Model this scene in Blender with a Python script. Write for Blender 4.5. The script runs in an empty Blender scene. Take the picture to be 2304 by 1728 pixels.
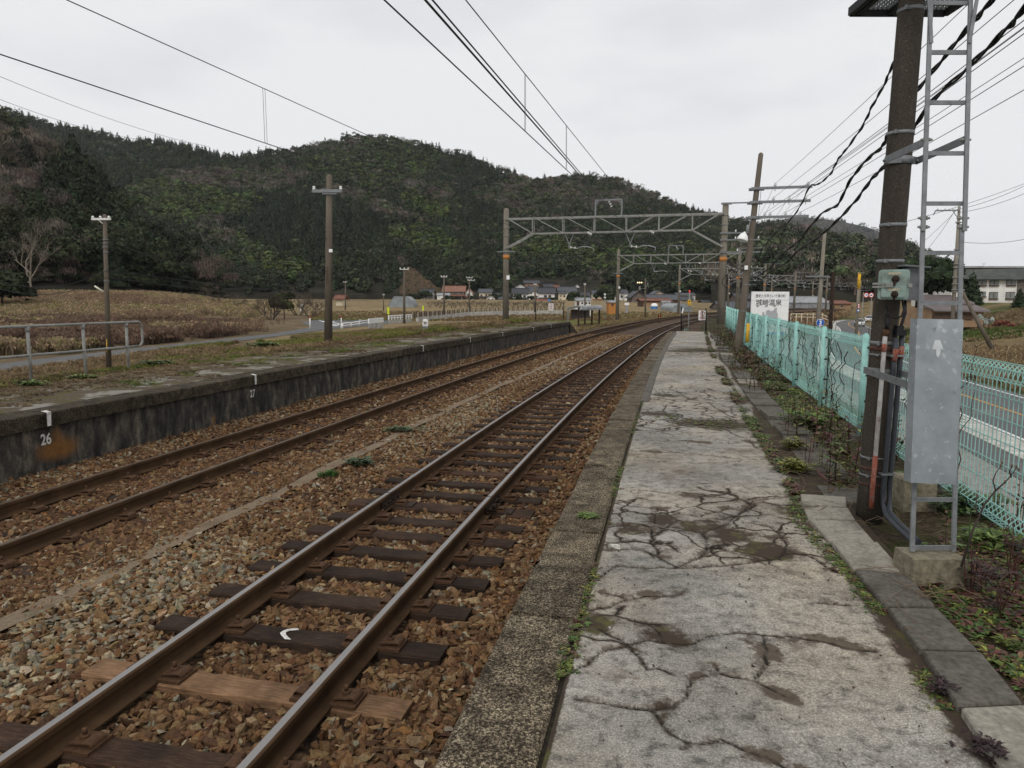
import bpy, math, random
import numpy as np
from mathutils import Vector, Matrix
random.seed(7)
RNG = np.random.default_rng(11)
SC = bpy.context.scene
COL = SC.collection
R = math.radians

# ------------------------------------------------------------------ camera
EYE = 1.37                       # metres above the platform, whose top is z = 0
FPX, PITCH, ROLL = 1600.0, 0.1187, 0.003
PW, PH = 2304.0, 1728.0
cp, sp, cr, sr = math.cos(PITCH), math.sin(PITCH), math.cos(ROLL), math.sin(ROLL)
RM = np.array([[cr, -sr, 0], [sr, cr, 0], [0, 0, 1]]) @ np.array([[1, 0, 0], [0, -sp, -cp], [0, cp, -sp]])
cam_d = bpy.data.cameras.new('camera')
cam = bpy.data.objects.new('camera', cam_d)
COL.objects.link(cam)
cam_d.sensor_fit = 'HORIZONTAL'
cam_d.sensor_width = 36.0
cam_d.lens = 36.0 * FPX / PW
cam_d.clip_start, cam_d.clip_end = 0.05, 6000
mw = Matrix([[RM[0][0], -RM[1][0], -RM[2][0], 0], [RM[0][1], -RM[1][1], -RM[2][1], 0],
             [RM[0][2], -RM[1][2], -RM[2][2], EYE], [0, 0, 0, 1]])
cam.matrix_world = mw
SC.camera = cam

# ------------------------------------------------------------------ world, sun, exposure
SUN_EL, SUN_AZ = 42.0, 195.0     # sun behind thick cloud, behind the camera
wd = bpy.data.worlds.new('World')
SC.world = wd
wd.use_nodes = True
wn, wl = wd.node_tree.nodes, wd.node_tree.links
wn.clear()
w_out = wn.new('ShaderNodeOutputWorld')
w_bg = wn.new('ShaderNodeBackground')
w_sky = wn.new('ShaderNodeTexSky')
w_sky.sky_type = 'NISHITA'
w_sky.sun_disc = False
w_sky.sun_elevation = R(SUN_EL)
w_sky.sun_rotation = R(SUN_AZ)
w_sky.dust_density = 4.0
w_tc = wn.new('ShaderNodeTexCoord')
w_map = wn.new('ShaderNodeMapping')
w_map.inputs['Scale'].default_value = (1.0, 1.0, 3.2)
w_no = wn.new('ShaderNodeTexNoise')
w_no.inputs['Scale'].default_value = 1.7
w_no.inputs['Detail'].default_value = 5.0
w_no.inputs['Roughness'].default_value = 0.5
w_rp = wn.new('ShaderNodeValToRGB')
w_rp.color_ramp.elements[0].position = 0.34
w_rp.color_ramp.elements[0].color = (0.66, 0.675, 0.715, 1)
w_rp.color_ramp.elements[1].position = 0.56
w_rp.color_ramp.elements[1].color = (0.87, 0.872, 0.883, 1)
w_sc = wn.new('ShaderNodeVectorMath')
w_sc.operation = 'SCALE'
w_sc.inputs['Scale'].default_value = 10.0
w_mx = wn.new('ShaderNodeMixRGB')
w_mx.inputs['Fac'].default_value = 0.97
w_bg.inputs['Strength'].default_value = 0.1
wl.new(w_tc.outputs['Generated'], w_map.inputs['Vector'])
wl.new(w_map.outputs['Vector'], w_no.inputs['Vector'])
wl.new(w_no.outputs['Fac'], w_rp.inputs['Fac'])
wl.new(w_rp.outputs['Color'], w_sc.inputs[0])
wl.new(w_sky.outputs['Color'], w_mx.inputs['Color1'])
wl.new(w_sc.outputs['Vector'], w_mx.inputs['Color2'])
wl.new(w_mx.outputs['Color'], w_bg.inputs['Color'])
wl.new(w_bg.outputs['Background'], w_out.inputs['Surface'])
sun_d = bpy.data.lights.new('sun', 'SUN')
sun_d.energy = 1.2
sun_d.angle = R(25)
sun_d.color = (1.0, 0.97, 0.92)
sun = bpy.data.objects.new('sun', sun_d)
COL.objects.link(sun)
sdir = Vector((math.sin(R(SUN_AZ)) * math.cos(R(SUN_EL)), math.cos(R(SUN_AZ)) * math.cos(R(SUN_EL)), math.sin(R(SUN_EL))))
sun.rotation_euler = sdir.to_track_quat('Z', 'Y').to_euler()
SC.view_settings.view_transform = 'Standard'
SC.view_settings.look = 'None'
SC.view_settings.exposure = 0.0
SC.view_settings.gamma = 1.0
SC.cycles.max_bounces = 5
SC.cycles.diffuse_bounces = 3
SC.cycles.transparent_max_bounces = 8

# ------------------------------------------------------------------ photo geometry helpers
def ray(px, py):
    return RM.T @ np.array([(px - PW / 2) / FPX, (py - PH / 2) / FPX, 1.0])
def at(px, py, z):
    """world point seen at a photo pixel on the level z"""
    d = ray(px, py)
    d = d * ((z - EYE) / d[2])
    return (d[0], d[1], z)
def atY(px, py, Y):
    """world point seen at a photo pixel at the distance Y"""
    d = ray(px, py)
    d = d * (Y / d[1])
    return (d[0], d[1], d[2] + EYE)
def proj(P):
    P = np.asarray(P, float)
    c = (P - np.array([0, 0, EYE])) @ RM.T
    w = np.maximum(c[..., 2], 1e-3)
    return PW / 2 + FPX * c[..., 0] / w, PH / 2 + FPX * c[..., 1] / w, c[..., 2]

# the curve of the railway: centre line of the nearer track
_S = np.arange(0, 420, 0.05)
_K = np.interp(_S, [-5, 15, 30, 50, 75, 110, 170, 420], [1.3225, 2.1384, .9351, 2.6686, 2.1622, 2.0398, 2.1429, 2.1]) / 1000
_d = np.diff(_S, prepend=0)
_T = .207 + np.cumsum(_K * _d)
_X = -2.4558 + np.cumsum(np.sin(_T) * _d)
_Y = np.cumsum(np.cos(_T) * _d)
_b = np.arange(-60, 0, .05)
_X = np.concatenate([-2.4558 + math.sin(.207) * _b, _X])
_Y = np.concatenate([math.cos(.207) * _b, _Y])
_T = np.concatenate([np.full_like(_b, .207), _T])
_S = np.concatenate([_b, _S])
def tp(s, o):
    """point at chainage s, o metres right of the nearer track's centre"""
    x, y, t = np.interp(s, _S, _X), np.interp(s, _S, _Y), np.interp(s, _S, _T)
    return x + o * np.cos(t), y - o * np.sin(t)
def th(s):
    return float(np.interp(s, _S, _T))
def t3(s, o, z):
    x, y = tp(s, o)
    return (float(x), float(y), z)
_cs, _cx, _cy, _ct = _S[::10], _X[::10], _Y[::10], _T[::10]
def so(x, y):
    x, y = np.atleast_1d(np.asarray(x, float)), np.atleast_1d(np.asarray(y, float))
    S, O = np.empty(x.shape), np.empty(x.shape)
    for a in range(0, len(x), 4000):
        xx, yy = x[a:a + 4000], y[a:a + 4000]
        i = np.argmin((_cx[None] - xx[:, None]) ** 2 + (_cy[None] - yy[:, None]) ** 2, 1)
        dx, dy = xx - _cx[i], yy - _cy[i]
        S[a:a + 4000] = _cs[i] + dx * np.sin(_ct[i]) + dy * np.cos(_ct[i])
        O[a:a + 4000] = dx * np.cos(_ct[i]) - dy * np.sin(_ct[i])
    return S, O
RAILZ = -0.767
SLPZ = RAILZ - 0.153            # sleeper top
TRACK2 = -3.772                 # centre of the farther track
GAUGE = 0.566                   # half distance of rail heads

# ------------------------------------------------------------------ objects
def tag(o, label=None, cat=None, group=None, kind=None):
    if label: o['label'] = label
    if cat: o['category'] = cat
    if group: o['group'] = group
    if kind: o['kind'] = kind
    return o
def thing(name, label, cat, loc=(0, 0, 0), rz=0.0, group=None):
    o = bpy.data.objects.new(name, None)
    o.empty_display_size = 0.2
    COL.objects.link(o)
    o.location = loc
    o.rotation_euler = (0, 0, rz)
    return tag(o, label, cat, group)
def copy_tree(o, parent=None):
    c = o.copy()
    COL.objects.link(c)
    if parent is not None: c.parent = parent
    for ch in o.children: copy_tree(ch, c)
    return c

class MB:
    """collects simple shapes into one mesh"""
    def __init__(s):
        s.v, s.f, s.m, s.sm, s.mi = [], [], [], [], 0
    def add(s, vs, fs, smooth=False):
        b = len(s.v)
        s.v += [tuple(map(float, p)) for p in vs]
        for f in fs:
            s.f.append([b + i for i in f]); s.m.append(s.mi); s.sm.append(smooth)
        return s
    def box(s, c, d, rz=0.0, M=None):
        hx, hy, hz = d[0] / 2, d[1] / 2, d[2] / 2
        vs = [Vector((x, y, z)) for x in (-hx, hx) for y in (-hy, hy) for z in (-hz, hz)]
        if M is None: M = Matrix.Rotation(rz, 3, 'Z')
        vs = [M @ p + Vector(c) for p in vs]
        return s.add(vs, [(0, 1, 3, 2), (4, 6, 7, 5), (0, 4, 5, 1), (2, 3, 7, 6), (0, 2, 6, 4), (1, 5, 7, 3)])
    def bar(s, a, b, w, h, up=(0, 0, 1)):
        a, b = Vector(a), Vector(b)
        d = b - a
        L = d.length
        if L < 1e-6: return s
        y = d / L
        u = Vector(up)
        if abs(u.dot(y)) > .99: u = Vector((1, 0, 0))
        x = y.cross(u).normalized()
        z = x.cross(y)
        M = Matrix((x, y, z)).transposed()
        return s.box((a + b) / 2, (w, L, h), M=M)
    def rbox(s, c, d, r, rz=0.0, seg=3):
        """box with rounded vertical-face outline in local x-z, extruded along local y"""
        hx, hz = d[0] / 2, d[2] / 2
        pts = []
        for (cx, cz, a0) in ((hx - r, hz - r, 0), (-hx + r, hz - r, 90), (-hx + r, -hz + r, 180), (hx - r, -hz + r, 270)):
            for k in range(seg + 1):
                a = R(a0 + 90 * k / seg)
                pts.append((cx + r * math.cos(a), cz + r * math.sin(a)))
        M = Matrix.Rotation(rz, 3, 'Z')
        n = len(pts)
        vs = [M @ Vector((x, y, z)) + Vector(c) for y in (-d[1] / 2, d[1] / 2) for (x, z) in pts]
        fs = [tuple(range(n)), tuple(range(2 * n - 1, n - 1, -1))]
        fs += [(i, i + n, (i + 1) % n + n, (i + 1) % n) for i in range(n)]
        return s.add(vs, fs)
    def tube(s, pts, r, n=8, caps=True):
        pts = [Vector(p) for p in pts]
        rr = r if isinstance(r, (list, tuple)) else [r] * len(pts)
        d0 = (pts[1] - pts[0]).normalized()
        u = d0.orthogonal().normalized()
        vs, fs = [], []
        for i, p in enumerate(pts):
            d = (pts[min(i + 1, len(pts) - 1)] - pts[max(i - 1, 0)])
            d = d.normalized() if d.length > 1e-9 else d0
            u = (u - d * u.dot(d))
            u = u.normalized() if u.length > 1e-6 else d.orthogonal().normalized()
            w = d.cross(u)
            for k in range(n):
                a = 2 * math.pi * k / n
                vs.append(p + (u * math.cos(a) + w * math.sin(a)) * rr[i])
        for i in range(len(pts) - 1):
            for k in range(n):
                a, b = i * n + k, i * n + (k + 1) % n
                fs.append((a, b, b + n, a + n))
        s.add(vs, fs, True)
        if caps:
            b = len(s.v) - len(vs)
            for q in (range(n - 1, -1, -1), range((len(pts) - 1) * n, len(pts) * n)):
                s.f.append([b + i for i in q]); s.m.append(s.mi); s.sm.append(False)
        return s
    def cyl(s, a, b, r0, r1=None, n=12):
        return s.tube([a, b], [r0, r0 if r1 is None else r1], n)
    def prism(s, poly, y0, y1, M=None):
        """polygon in x-z extruded along y; M a 4x4"""
        n = len(poly)
        vs = [Vector((x, y, z)) for y in (y0, y1) for (x, z) in poly]
        if M is not None: vs = [M @ p for p in vs]
        fs = [tuple(range(n)), tuple(range(2 * n - 1, n - 1, -1))]
        fs += [(i, i + n, (i + 1) % n + n, (i + 1) % n) for i in range(n)]
        return s.add(vs, fs)
    def quad(s, a, b, c, d):
        return s.add([a, b, c, d], [(0, 1, 2, 3)])
    def lathe(s, base, prof, n=12, axis=(0, 0, 1)):
        q = Vector(axis).to_track_quat('Z', 'Y').to_matrix()
        vs, fs = [], []
        for (r, z) in prof:
            for k in range(n):
                a = 2 * math.pi * k / n
                vs.append(q @ Vector((r * math.cos(a), r * math.sin(a), z)) + Vector(base))
        for i in range(len(prof) - 1):
            for k in range(n):
                a, b = i * n + k, i * n + (k + 1) % n
                fs.append((a, b, b + n, a + n))
        return s.add(vs, fs, True)
    def build(s, name, mats, parent=None, world=True):
        me = bpy.data.meshes.new(name)
        vs = s.v
        off = (0, 0, 0)
        if parent is not None and world:
            q, off = parent, Vector((0, 0, 0))
            while q is not None: off = off + q.location; q = q.parent
            vs = [(p[0] - off[0], p[1] - off[1], p[2] - off[2]) for p in vs]
        me.from_pydata(vs, [], s.f)
        for m in (mats if isinstance(mats, (list, tuple)) else [mats]): me.materials.append(m)
        me.polygons.foreach_set('material_index', s.m)
        me.polygons.foreach_set('use_smooth', s.sm)
        me.update()
        o = bpy.data.objects.new(name, me)
        COL.objects.link(o)
        if parent is not None: o.parent = parent
        return o

def np_mesh(name, V, T, mats, col=None, mi=None, smooth=False, parent=None, attrs=None):
    me = bpy.data.meshes.new(name)
    V = np.ascontiguousarray(V, np.float32); T = np.ascontiguousarray(T, np.int32)
    k = T.shape[1]
    me.vertices.add(len(V)); me.vertices.foreach_set('co', V.ravel())
    me.loops.add(T.size); me.loops.foreach_set('vertex_index', T.ravel())
    me.polygons.add(len(T)); me.polygons.foreach_set('loop_start', np.arange(0, T.size, k, dtype=np.int32))
    for m in (mats if isinstance(mats, (list, tuple)) else [mats]): me.materials.append(m)
    if mi is not None: me.polygons.foreach_set('material_index', np.asarray(mi, np.int32))
    me.polygons.foreach_set('use_smooth', np.full(len(T), smooth))
    me.update(calc_edges=True)
    if col is not None:
        a = me.color_attributes.new('Col', 'FLOAT_COLOR', 'POINT')
        c = np.ones((len(V), 4), np.float32); c[:, :3] = col
        a.data.foreach_set('color', c.ravel())
    for nm, arr in (attrs or {}).items():
        a = me.attributes.new(nm, 'FLOAT', 'POINT')
        a.data.foreach_set('value', np.ascontiguousarray(arr, np.float32))
    o = bpy.data.objects.new(name, me)
    COL.objects.link(o)
    if parent is not None: o.parent = parent
    return o

def rot_z(a):
    c, s = np.cos(a), np.sin(a)
    M = np.zeros((len(a), 3, 3)); M[:, 0, 0] = c; M[:, 0, 1] = -s; M[:, 1, 0] = s; M[:, 1, 1] = c; M[:, 2, 2] = 1
    return M
def rot_rand(n):
    q = RNG.normal(size=(n, 4)); q /= np.linalg.norm(q, axis=1)[:, None]
    w, x, y, z = q.T
    return np.stack([1 - 2 * (y * y + z * z), 2 * (x * y - z * w), 2 * (x * z + y * w),
                     2 * (x * y + z * w), 1 - 2 * (x * x + z * z), 2 * (y * z - x * w),
                     2 * (x * z - y * w), 2 * (y * z + x * w), 1 - 2 * (x * x + y * y)], 1).reshape(n, 3, 3)
def scatter(templates, pos, M, scale, col, pick=None, vcol=None):
    """many transformed copies of small templates as one vertex / triangle array"""
    n = len(pos)
    pick = RNG.integers(0, len(templates), n) if pick is None else pick
    Vs, Ts, Cs, b = [], [], [], 0
    for k, t in enumerate(templates):
        tv, tt = t[0], t[1]
        idx = np.nonzero(pick == k)[0]
        if len(idx) == 0: continue
        sc = scale[idx]
        if sc.ndim == 1: sc = np.repeat(sc[:, None], 3, 1)
        v = np.einsum('nij,nvj->nvi', M[idx], tv[None] * sc[:, None, :]) + pos[idx][:, None, :]
        c = np.repeat(col[idx][:, None, :], len(tv), 1)
        if len(t) > 2: c = c * t[2][None, :, None]
        T = tt[None] + (b + np.arange(len(idx)) * len(tv))[:, None, None]
        Vs.append(v.reshape(-1, 3)); Ts.append(T.reshape(-1, 3)); Cs.append(c.reshape(-1, 3))
        b += len(idx) * len(tv)
    return np.concatenate(Vs), np.concatenate(Ts), np.concatenate(Cs)

# smooth value noise for terrain and clumps
_NG = np.random.default_rng(5).random((64, 64))
def vnoise(x, y):
    x, y = np.asarray(x, float), np.asarray(y, float)
    xi, yi = np.floor(x).astype(int), np.floor(y).astype(int)
    fx, fy = x - xi, y - yi
    fx, fy = fx * fx * (3 - 2 * fx), fy * fy * (3 - 2 * fy)
    g = lambda a, b: _NG[a % 64, b % 64]
    return (g(xi, yi) * (1 - fx) + g(xi + 1, yi) * fx) * (1 - fy) + (g(xi, yi + 1) * (1 - fx) + g(xi + 1, yi + 1) * fx) * fy
def fbm(x, y, o=4):
    r, a, t = 0, 1.0, 0
    for k in range(o):
        r = r + a * vnoise(x * 2 ** k + 17 * k, y * 2 ** k + 9 * k); t += a; a *= .5
    return r / t

# ------------------------------------------------------------------ materials
class NT:
    def __init__(s, name, rough=0.85, metal=0.0, spec=0.3):
        s.m = bpy.data.materials.new(name)
        s.m.use_nodes = True
        s.n, s.l = s.m.node_tree.nodes, s.m.node_tree.links
        s.b = s.n['Principled BSDF']
        s.b.inputs['Roughness'].default_value = rough
        s.b.inputs['Metallic'].default_value = metal
        s.b.inputs['Specular IOR Level'].default_value = spec
        s.geo = None
    def node(s, t, **k):
        n = s.n.new(t)
        for a, v in k.items():
            if a.startswith('i_'): n.inputs[a[2:]].default_value = v
            else: setattr(n, a, v)
        return n
    def link(s, a, b): s.l.new(a, b)
    def vec(s, scale=(1, 1, 1), obj=False):
        if obj:
            t = s.node('ShaderNodeTexCoord').outputs['Object']
        else:
            t = s.node('ShaderNodeNewGeometry').outputs['Position']
        mp = s.node('ShaderNodeMapping'); mp.inputs['Scale'].default_value = scale
        s.link(t, mp.inputs['Vector'])
        return mp.outputs['Vector']
    def noise(s, scale, detail=4, rough=.55, vec=None, dist=0.0):
        n = s.node('ShaderNodeTexNoise')
        n.inputs['Scale'].default_value = scale; n.inputs['Detail'].default_value = detail
        n.inputs['Roughness'].default_value = rough; n.inputs['Distortion'].default_value = dist
        s.link(vec if vec is not None else s.vec(), n.inputs['Vector'])
        return n.outputs['Fac']
    def voro(s, scale, vec=None, feature='F1', out='Distance', rnd=1.0):
        n = s.node('ShaderNodeTexVoronoi', feature=feature)
        n.inputs['Scale'].default_value = scale
        n.inputs['Randomness'].default_value = rnd
        s.link(vec if vec is not None else s.vec(), n.inputs['Vector'])
        return n.outputs[out]
    def ramp(s, fac, stops, interp='LINEAR'):
        r = s.node('ShaderNodeValToRGB'); e = r.color_ramp; e.interpolation = interp
        while len(e.elements) < len(stops): e.elements.new(.5)
        for el, (p, c) in zip(e.elements, stops):
            el.position = p
            el.color = (c, c, c, 1) if isinstance(c, (int, float)) else (*c, 1)
        s.link(fac, r.inputs['Fac'])
        return r.outputs['Color']
    def mix(s, fac, a, b, mode='MIX'):
        m = s.node('ShaderNodeMixRGB', blend_type=mode)
        for k, v in (('Fac', fac), ('Color1', a), ('Color2', b)):
            if isinstance(v, (int, float)): m.inputs[k].default_value = v if k == 'Fac' else (v, v, v, 1)
            elif isinstance(v, (tuple, list)): m.inputs[k].default_value = (*v, 1)
            else: s.link(v, m.inputs[k])
        return m.outputs['Color']
    def math(s, op, a, b=0.0, c=None, clamp=False):
        m = s.node('ShaderNodeMath', operation=op, use_clamp=clamp)
        for i, v in enumerate((a, b, c)):
            if v is None: continue
            if isinstance(v, (int, float)): m.inputs[i].default_value = v
            else: s.link(v, m.inputs[i])
        return m.outputs[0]
    def attr(s, name, out='Fac', typ='GEOMETRY'):
        a = s.node('ShaderNodeAttribute', attribute_name=name, attribute_type=typ)
        return a.outputs[out]
    def col(s, c):
        if isinstance(c, (tuple, list)): s.b.inputs['Base Color'].default_value = (*c, 1)
        else: s.link(c, s.b.inputs['Base Color'])
        return s
    def bump(s, h, strength=.3, dist=.02):
        b = s.node('ShaderNodeBump'); b.inputs['Strength'].default_value = strength; b.inputs['Distance'].default_value = dist
        s.link(h, b.inputs['Height']); s.link(b.outputs['Normal'], s.b.inputs['Normal'])
        return s
    def rough(s, v): s.link(v, s.b.inputs['Roughness']); return s

def simple(name, c, rough=.7, metal=0.0, var=.25, scale=6.0, bump=0.0, spec=.3, dirt=None, dscale=2.0):
    """plain colour broken by fine and broad wear"""
    t = NT(name, rough, metal, spec)
    v = t.vec()
    n = t.noise(scale, 5, .6, v)
    k = t.ramp(n, [(.3, 1 - var), (.7, 1 + var * .5)])
    cc = t.mix(1.0, c, k, 'MULTIPLY')
    if dirt is not None:
        d = t.ramp(t.noise(dscale, 5, .65, v), [(.5, 0.0), (.68, 0.85)])
        cc = t.mix(d, cc, dirt)
    t.col(cc)
    if bump: t.bump(n, bump, .01)
    return t.m
# ================================================================== materials
def m_slab():
    t = NT('cracked_concrete', .92, 0, .2)
    v = t.vec()
    fine = t.ramp(t.noise(150, 3, .7, v), [(.30, (.15, .14, .125)), (.5, (.345, .325, .292)), (.68, (.64, .605, .545))])
    mott = t.ramp(t.noise(13, 7, .74, v, .3), [(.36, .34), (.48, .82), (.7, 1.12)])
    broad = t.ramp(t.noise(1.1, 4, .6, v), [(.35, .72), (.6, 1.12)])
    c = t.mix(1, t.mix(1, fine, mott, 'MULTIPLY'), broad, 'MULTIPLY')
    warm = t.ramp(t.noise(.9, 3, .5, t.vec((1, 1, 5))), [(.4, (.97, .97, .96)), (.65, (1.08, 1.0, .87))])
    c = t.mix(1, c, warm, 'MULTIPLY')
    sk = t.math('MULTIPLY', t.ramp(t.noise(75, 4, .75, v), [(.53, 0.0), (.60, .85)]), t.ramp(t.noise(1.6, 6, .7, v), [(.40, .05), (.62, 1.0)]))
    c = t.mix(sk, c, (.075, .07, .062))
    # rusty brown stains, irregular dark patches
    st = t.ramp(t.noise(2.3, 8, .74, v, .4), [(.555, 0.0), (.66, .8)])
    c = t.mix(st, c, (.115, .085, .06))
    d = t.attr('crack')
    wide = t.ramp(t.noise(2.7, 4, .6, v), [(.54, 0.0), (.64, .07)])
    dn = t.math('ADD', t.math('SUBTRACT', d, wide), t.math('MULTIPLY', t.math('ADD', t.math('SUBTRACT', t.noise(14, 6, .75, v), .46), t.math('MULTIPLY', t.math('SUBTRACT', t.noise(60, 4, .7, v), .5), .45)), .15))
    halo = t.ramp(dn, [(.0, .92), (.010, .62), (.032, .0)])
    c = t.mix(halo, c, t.mix(t.noise(30, 4, .6, v), (.038, .029, .021), (.135, .103, .073)))
    # finer break-up where the slab has gone to pieces
    wp_ = t.node('ShaderNodeVectorMath', operation='ADD'); nz_ = t.node('ShaderNodeTexNoise'); nz_.inputs['Scale'].default_value = 4.0; nz_.inputs['Detail'].default_value = 5
    sc_ = t.node('ShaderNodeVectorMath', operation='SCALE'); sc_.inputs['Scale'].default_value = .28; t.link(v, nz_.inputs['Vector']); t.link(nz_.outputs['Color'], sc_.inputs[0]); t.link(v, wp_.inputs[0]); t.link(sc_.outputs[0], wp_.inputs[1])
    ve = t.voro(3.4, wp_.outputs[0], 'DISTANCE_TO_EDGE')
    zn = t.ramp(t.math('ADD', t.attr('zone'), t.math('MULTIPLY', t.math('SUBTRACT', t.noise(3.0, 4, .6, v), .5), .9)), [(.35, 0.0), (.5, 1.0)])
    vh = t.math('MULTIPLY', zn, t.ramp(t.math('ADD', ve, t.math('MULTIPLY', t.math('SUBTRACT', t.noise(24, 5, .7, v), .5), .10)), [(.02, .95), (.07, 0.0)]))
    c = t.mix(vh, c, (.075, .055, .038))
    vc = t.math('MULTIPLY', zn, t.ramp(ve, [(.012, 1.0), (.026, 0.0)]))
    c = t.mix(vc, c, (.02, .016, .011))
    so_ = t.math('ADD', t.attr('soil'), t.math('MULTIPLY', t.math('SUBTRACT', t.noise(9, 8, .78, v), .5), 1.15))
    soil = t.ramp(so_, [(.42, 0.0), (.62, 1.0)])
    moss = t.ramp(t.noise(7, 5, .65, v), [(.52, (.052, .038, .026)), (.62, (.075, .066, .028)), (.72, (.10, .105, .03))])
    c = t.mix(soil, c, moss)
    dc = t.math('ADD', d, t.math('MULTIPLY', t.math('SUBTRACT', t.noise(45, 4, .6, v), .5), .012))
    core = t.ramp(dc, [(.0055, 1.0), (.0095, 0.0)])
    c = t.mix(core, c, (.018, .014, .01))
    t.col(c)
    h = t.math('SUBTRACT', t.math('ADD', t.noise(150, 3, .7, v), t.math('MULTIPLY', t.noise(16, 5, .7, v), 2.0)), t.math('MULTIPLY', core, 3.0))
    t.bump(h, .5, .006)
    return t.m
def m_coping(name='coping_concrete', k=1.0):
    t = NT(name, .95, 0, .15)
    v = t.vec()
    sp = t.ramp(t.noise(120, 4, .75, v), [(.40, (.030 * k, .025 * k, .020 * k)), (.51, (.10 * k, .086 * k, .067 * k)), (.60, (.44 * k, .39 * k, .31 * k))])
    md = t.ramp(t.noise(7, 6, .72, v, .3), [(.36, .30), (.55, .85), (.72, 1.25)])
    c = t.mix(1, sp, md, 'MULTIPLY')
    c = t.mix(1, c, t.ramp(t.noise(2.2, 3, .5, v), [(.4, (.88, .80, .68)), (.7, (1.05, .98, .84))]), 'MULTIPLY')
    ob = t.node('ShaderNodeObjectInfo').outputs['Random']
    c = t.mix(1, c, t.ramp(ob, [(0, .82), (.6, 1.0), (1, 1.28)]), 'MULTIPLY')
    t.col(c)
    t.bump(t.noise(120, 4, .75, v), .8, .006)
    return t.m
def m_oldwall():
    t = NT('stained_retaining_concrete', .9, 0, .25)
    v = t.vec()
    vs = t.vec((1, 1, .42))
    base = t.ramp(t.noise(5.5, 6, .68, vs, .3), [(.34, (.017, .016, .0145)), (.46, (.045, .041, .035)), (.56, (.085, .074, .06)), (.70, (.21, .175, .13))])
    fn = t.ramp(t.noise(70, 4, .7, v), [(.35, .6), (.65, 1.3)])
    c = t.mix(1, base, fn, 'MULTIPLY')
    wt = t.ramp(t.noise(26, 5, .72, t.vec((1, 1, .12))), [(.68, 0.0), (.76, .5)])
    c = t.mix(wt, c, (.30, .28, .24))
    c = t.mix(t.ramp(t.attr('rust'), [(.35, 0), (.85, .75)]), c, t.mix(t.noise(20, 4, .6, v), (.10, .045, .012), (.34, .15, .03)))
    t.col(c)
    t.bump(t.noise(30, 6, .7, v), .35, .02)
    return t.m
def m_wood(name, dark, light, g=1.0):
    t = NT(name, .9, 0, .2)
    v = t.vec((1, 14, 14), True)
    grain = t.noise(9, 6, .7, v, .2)
    c = t.ramp(grain, [(.3, tuple(a * .5 for a in dark)), (.5, dark), (.68, light)])
    b = t.ramp(t.noise(3.5, 4, .6, t.vec((1, 1, 1), False)), [(.35, .6), (.65, 1.25)])
    c = t.mix(1, c, b, 'MULTIPLY')
    ob = t.node('ShaderNodeObjectInfo').outputs['Random']
    c = t.mix(1, c, t.ramp(ob, [(0, (.7, .66, .62)), (.7, (1.05, .98, .9)), (1, (1.5, 1.2, 1.0))]), 'MULTIPLY')
    t.col(c); t.bump(grain, .6, .008)
    return t.m
def m_railside():
    t = NT('rusted_rail_steel', .9, 0, .12)
    v = t.vec()
    n = t.noise(4, 5, .6, v)
    t.col(t.ramp(n, [(.3, (.046, .027, .015)), (.5, (.072, .042, .022)), (.7, (.095, .055, .028))]))
    t.bump(t.noise(200, 3, .6, v), .15, .002)
    return t.m
def m_railtop(name, c, r):
    t = NT(name, r, .85, .5)
    n = t.noise(3, 4, .6, t.vec((1, 1, 1)))
    t.col(t.mix(n, tuple(x * .8 for x in c), c))
    t.rough(t.ramp(t.noise(60, 3, .6), [(.3, r * .8), (.7, r * 1.3)]))
    return t.m
def m_stone():
    t = NT('ballast_stone', .85, 0, .25)
    v = t.vec()
    n = t.noise(55, 4, .65, v)
    c = t.mix(1, t.attr('Col', 'Color'), t.ramp(n, [(.3, .55), (.5, 1.0), (.7, 1.35)]), 'MULTIPLY')
    t.col(c); t.bump(n, .5, .01)
    return t.m
def m_bed():
    """ballast too far or too deep to model stone by stone"""
    t = NT('ballast_bed', .9, 0, .2)
    v = t.vec()
    cells = t.node('ShaderNodeTexVoronoi'); cells.inputs['Scale'].default_value = 22
    t.link(v, cells.inputs['Vector'])
    h = t.node('ShaderNodeSeparateXYZ'); t.link(cells.outputs['Color'], h.inputs[0])
    c = t.ramp(h.outputs[0], [(0, (.045, .026, .016)), (.35, (.105, .06, .032)), (.7, (.17, .10, .054)), (.9, (.21, .15, .09)), (1, (.34, .27, .18))])
    gap = t.ramp(cells.outputs['Distance'], [(.3, 1.0), (.62, .25)])
    c = t.mix(1, c, gap, 'MULTIPLY')
    br = t.ramp(t.noise(.5, 4, .6, v), [(.35, (.75, .70, .66)), (.65, (1.15, 1.12, 1.05))])
    c = t.mix(1, c, br, 'MULTIPLY')
    t.col(c); t.bump(cells.outputs['Distance'], -.8, .05)
    return t.m
def m_vcol(name, rough=.8, fine=25.0, lo=.55, hi=1.3, spec=.2):
    t = NT(name, rough, 0, spec)
    n = t.noise(fine, 3, .6)
    t.col(t.mix(1, t.attr('Col', 'Color'), t.ramp(n, [(.3, lo), (.7, hi)]), 'MULTIPLY'))
    return t.m
def m_ground():
    t = NT('field_ground', .95, 0, .1)
    v = t.vec()
    c = t.attr('Col', 'Color')
    n1 = t.ramp(t.noise(.35, 6, .7, v), [(.3, .55), (.7, 1.4)])
    n2 = t.ramp(t.noise(5, 5, .7, v), [(.3, .55), (.7, 1.4)])
    c = t.mix(1, t.mix(1, c, n1, 'MULTIPLY'), n2, 'MULTIPLY')
    g = t.ramp(t.noise(.9, 5, .65, v), [(.52, 0.0), (.66, .5)])
    c = t.mix(g, c, (.075, .085, .022))
    t.col(c); t.bump(t.noise(9, 6, .75, v), 1.0, .08)
    return t.m
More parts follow.
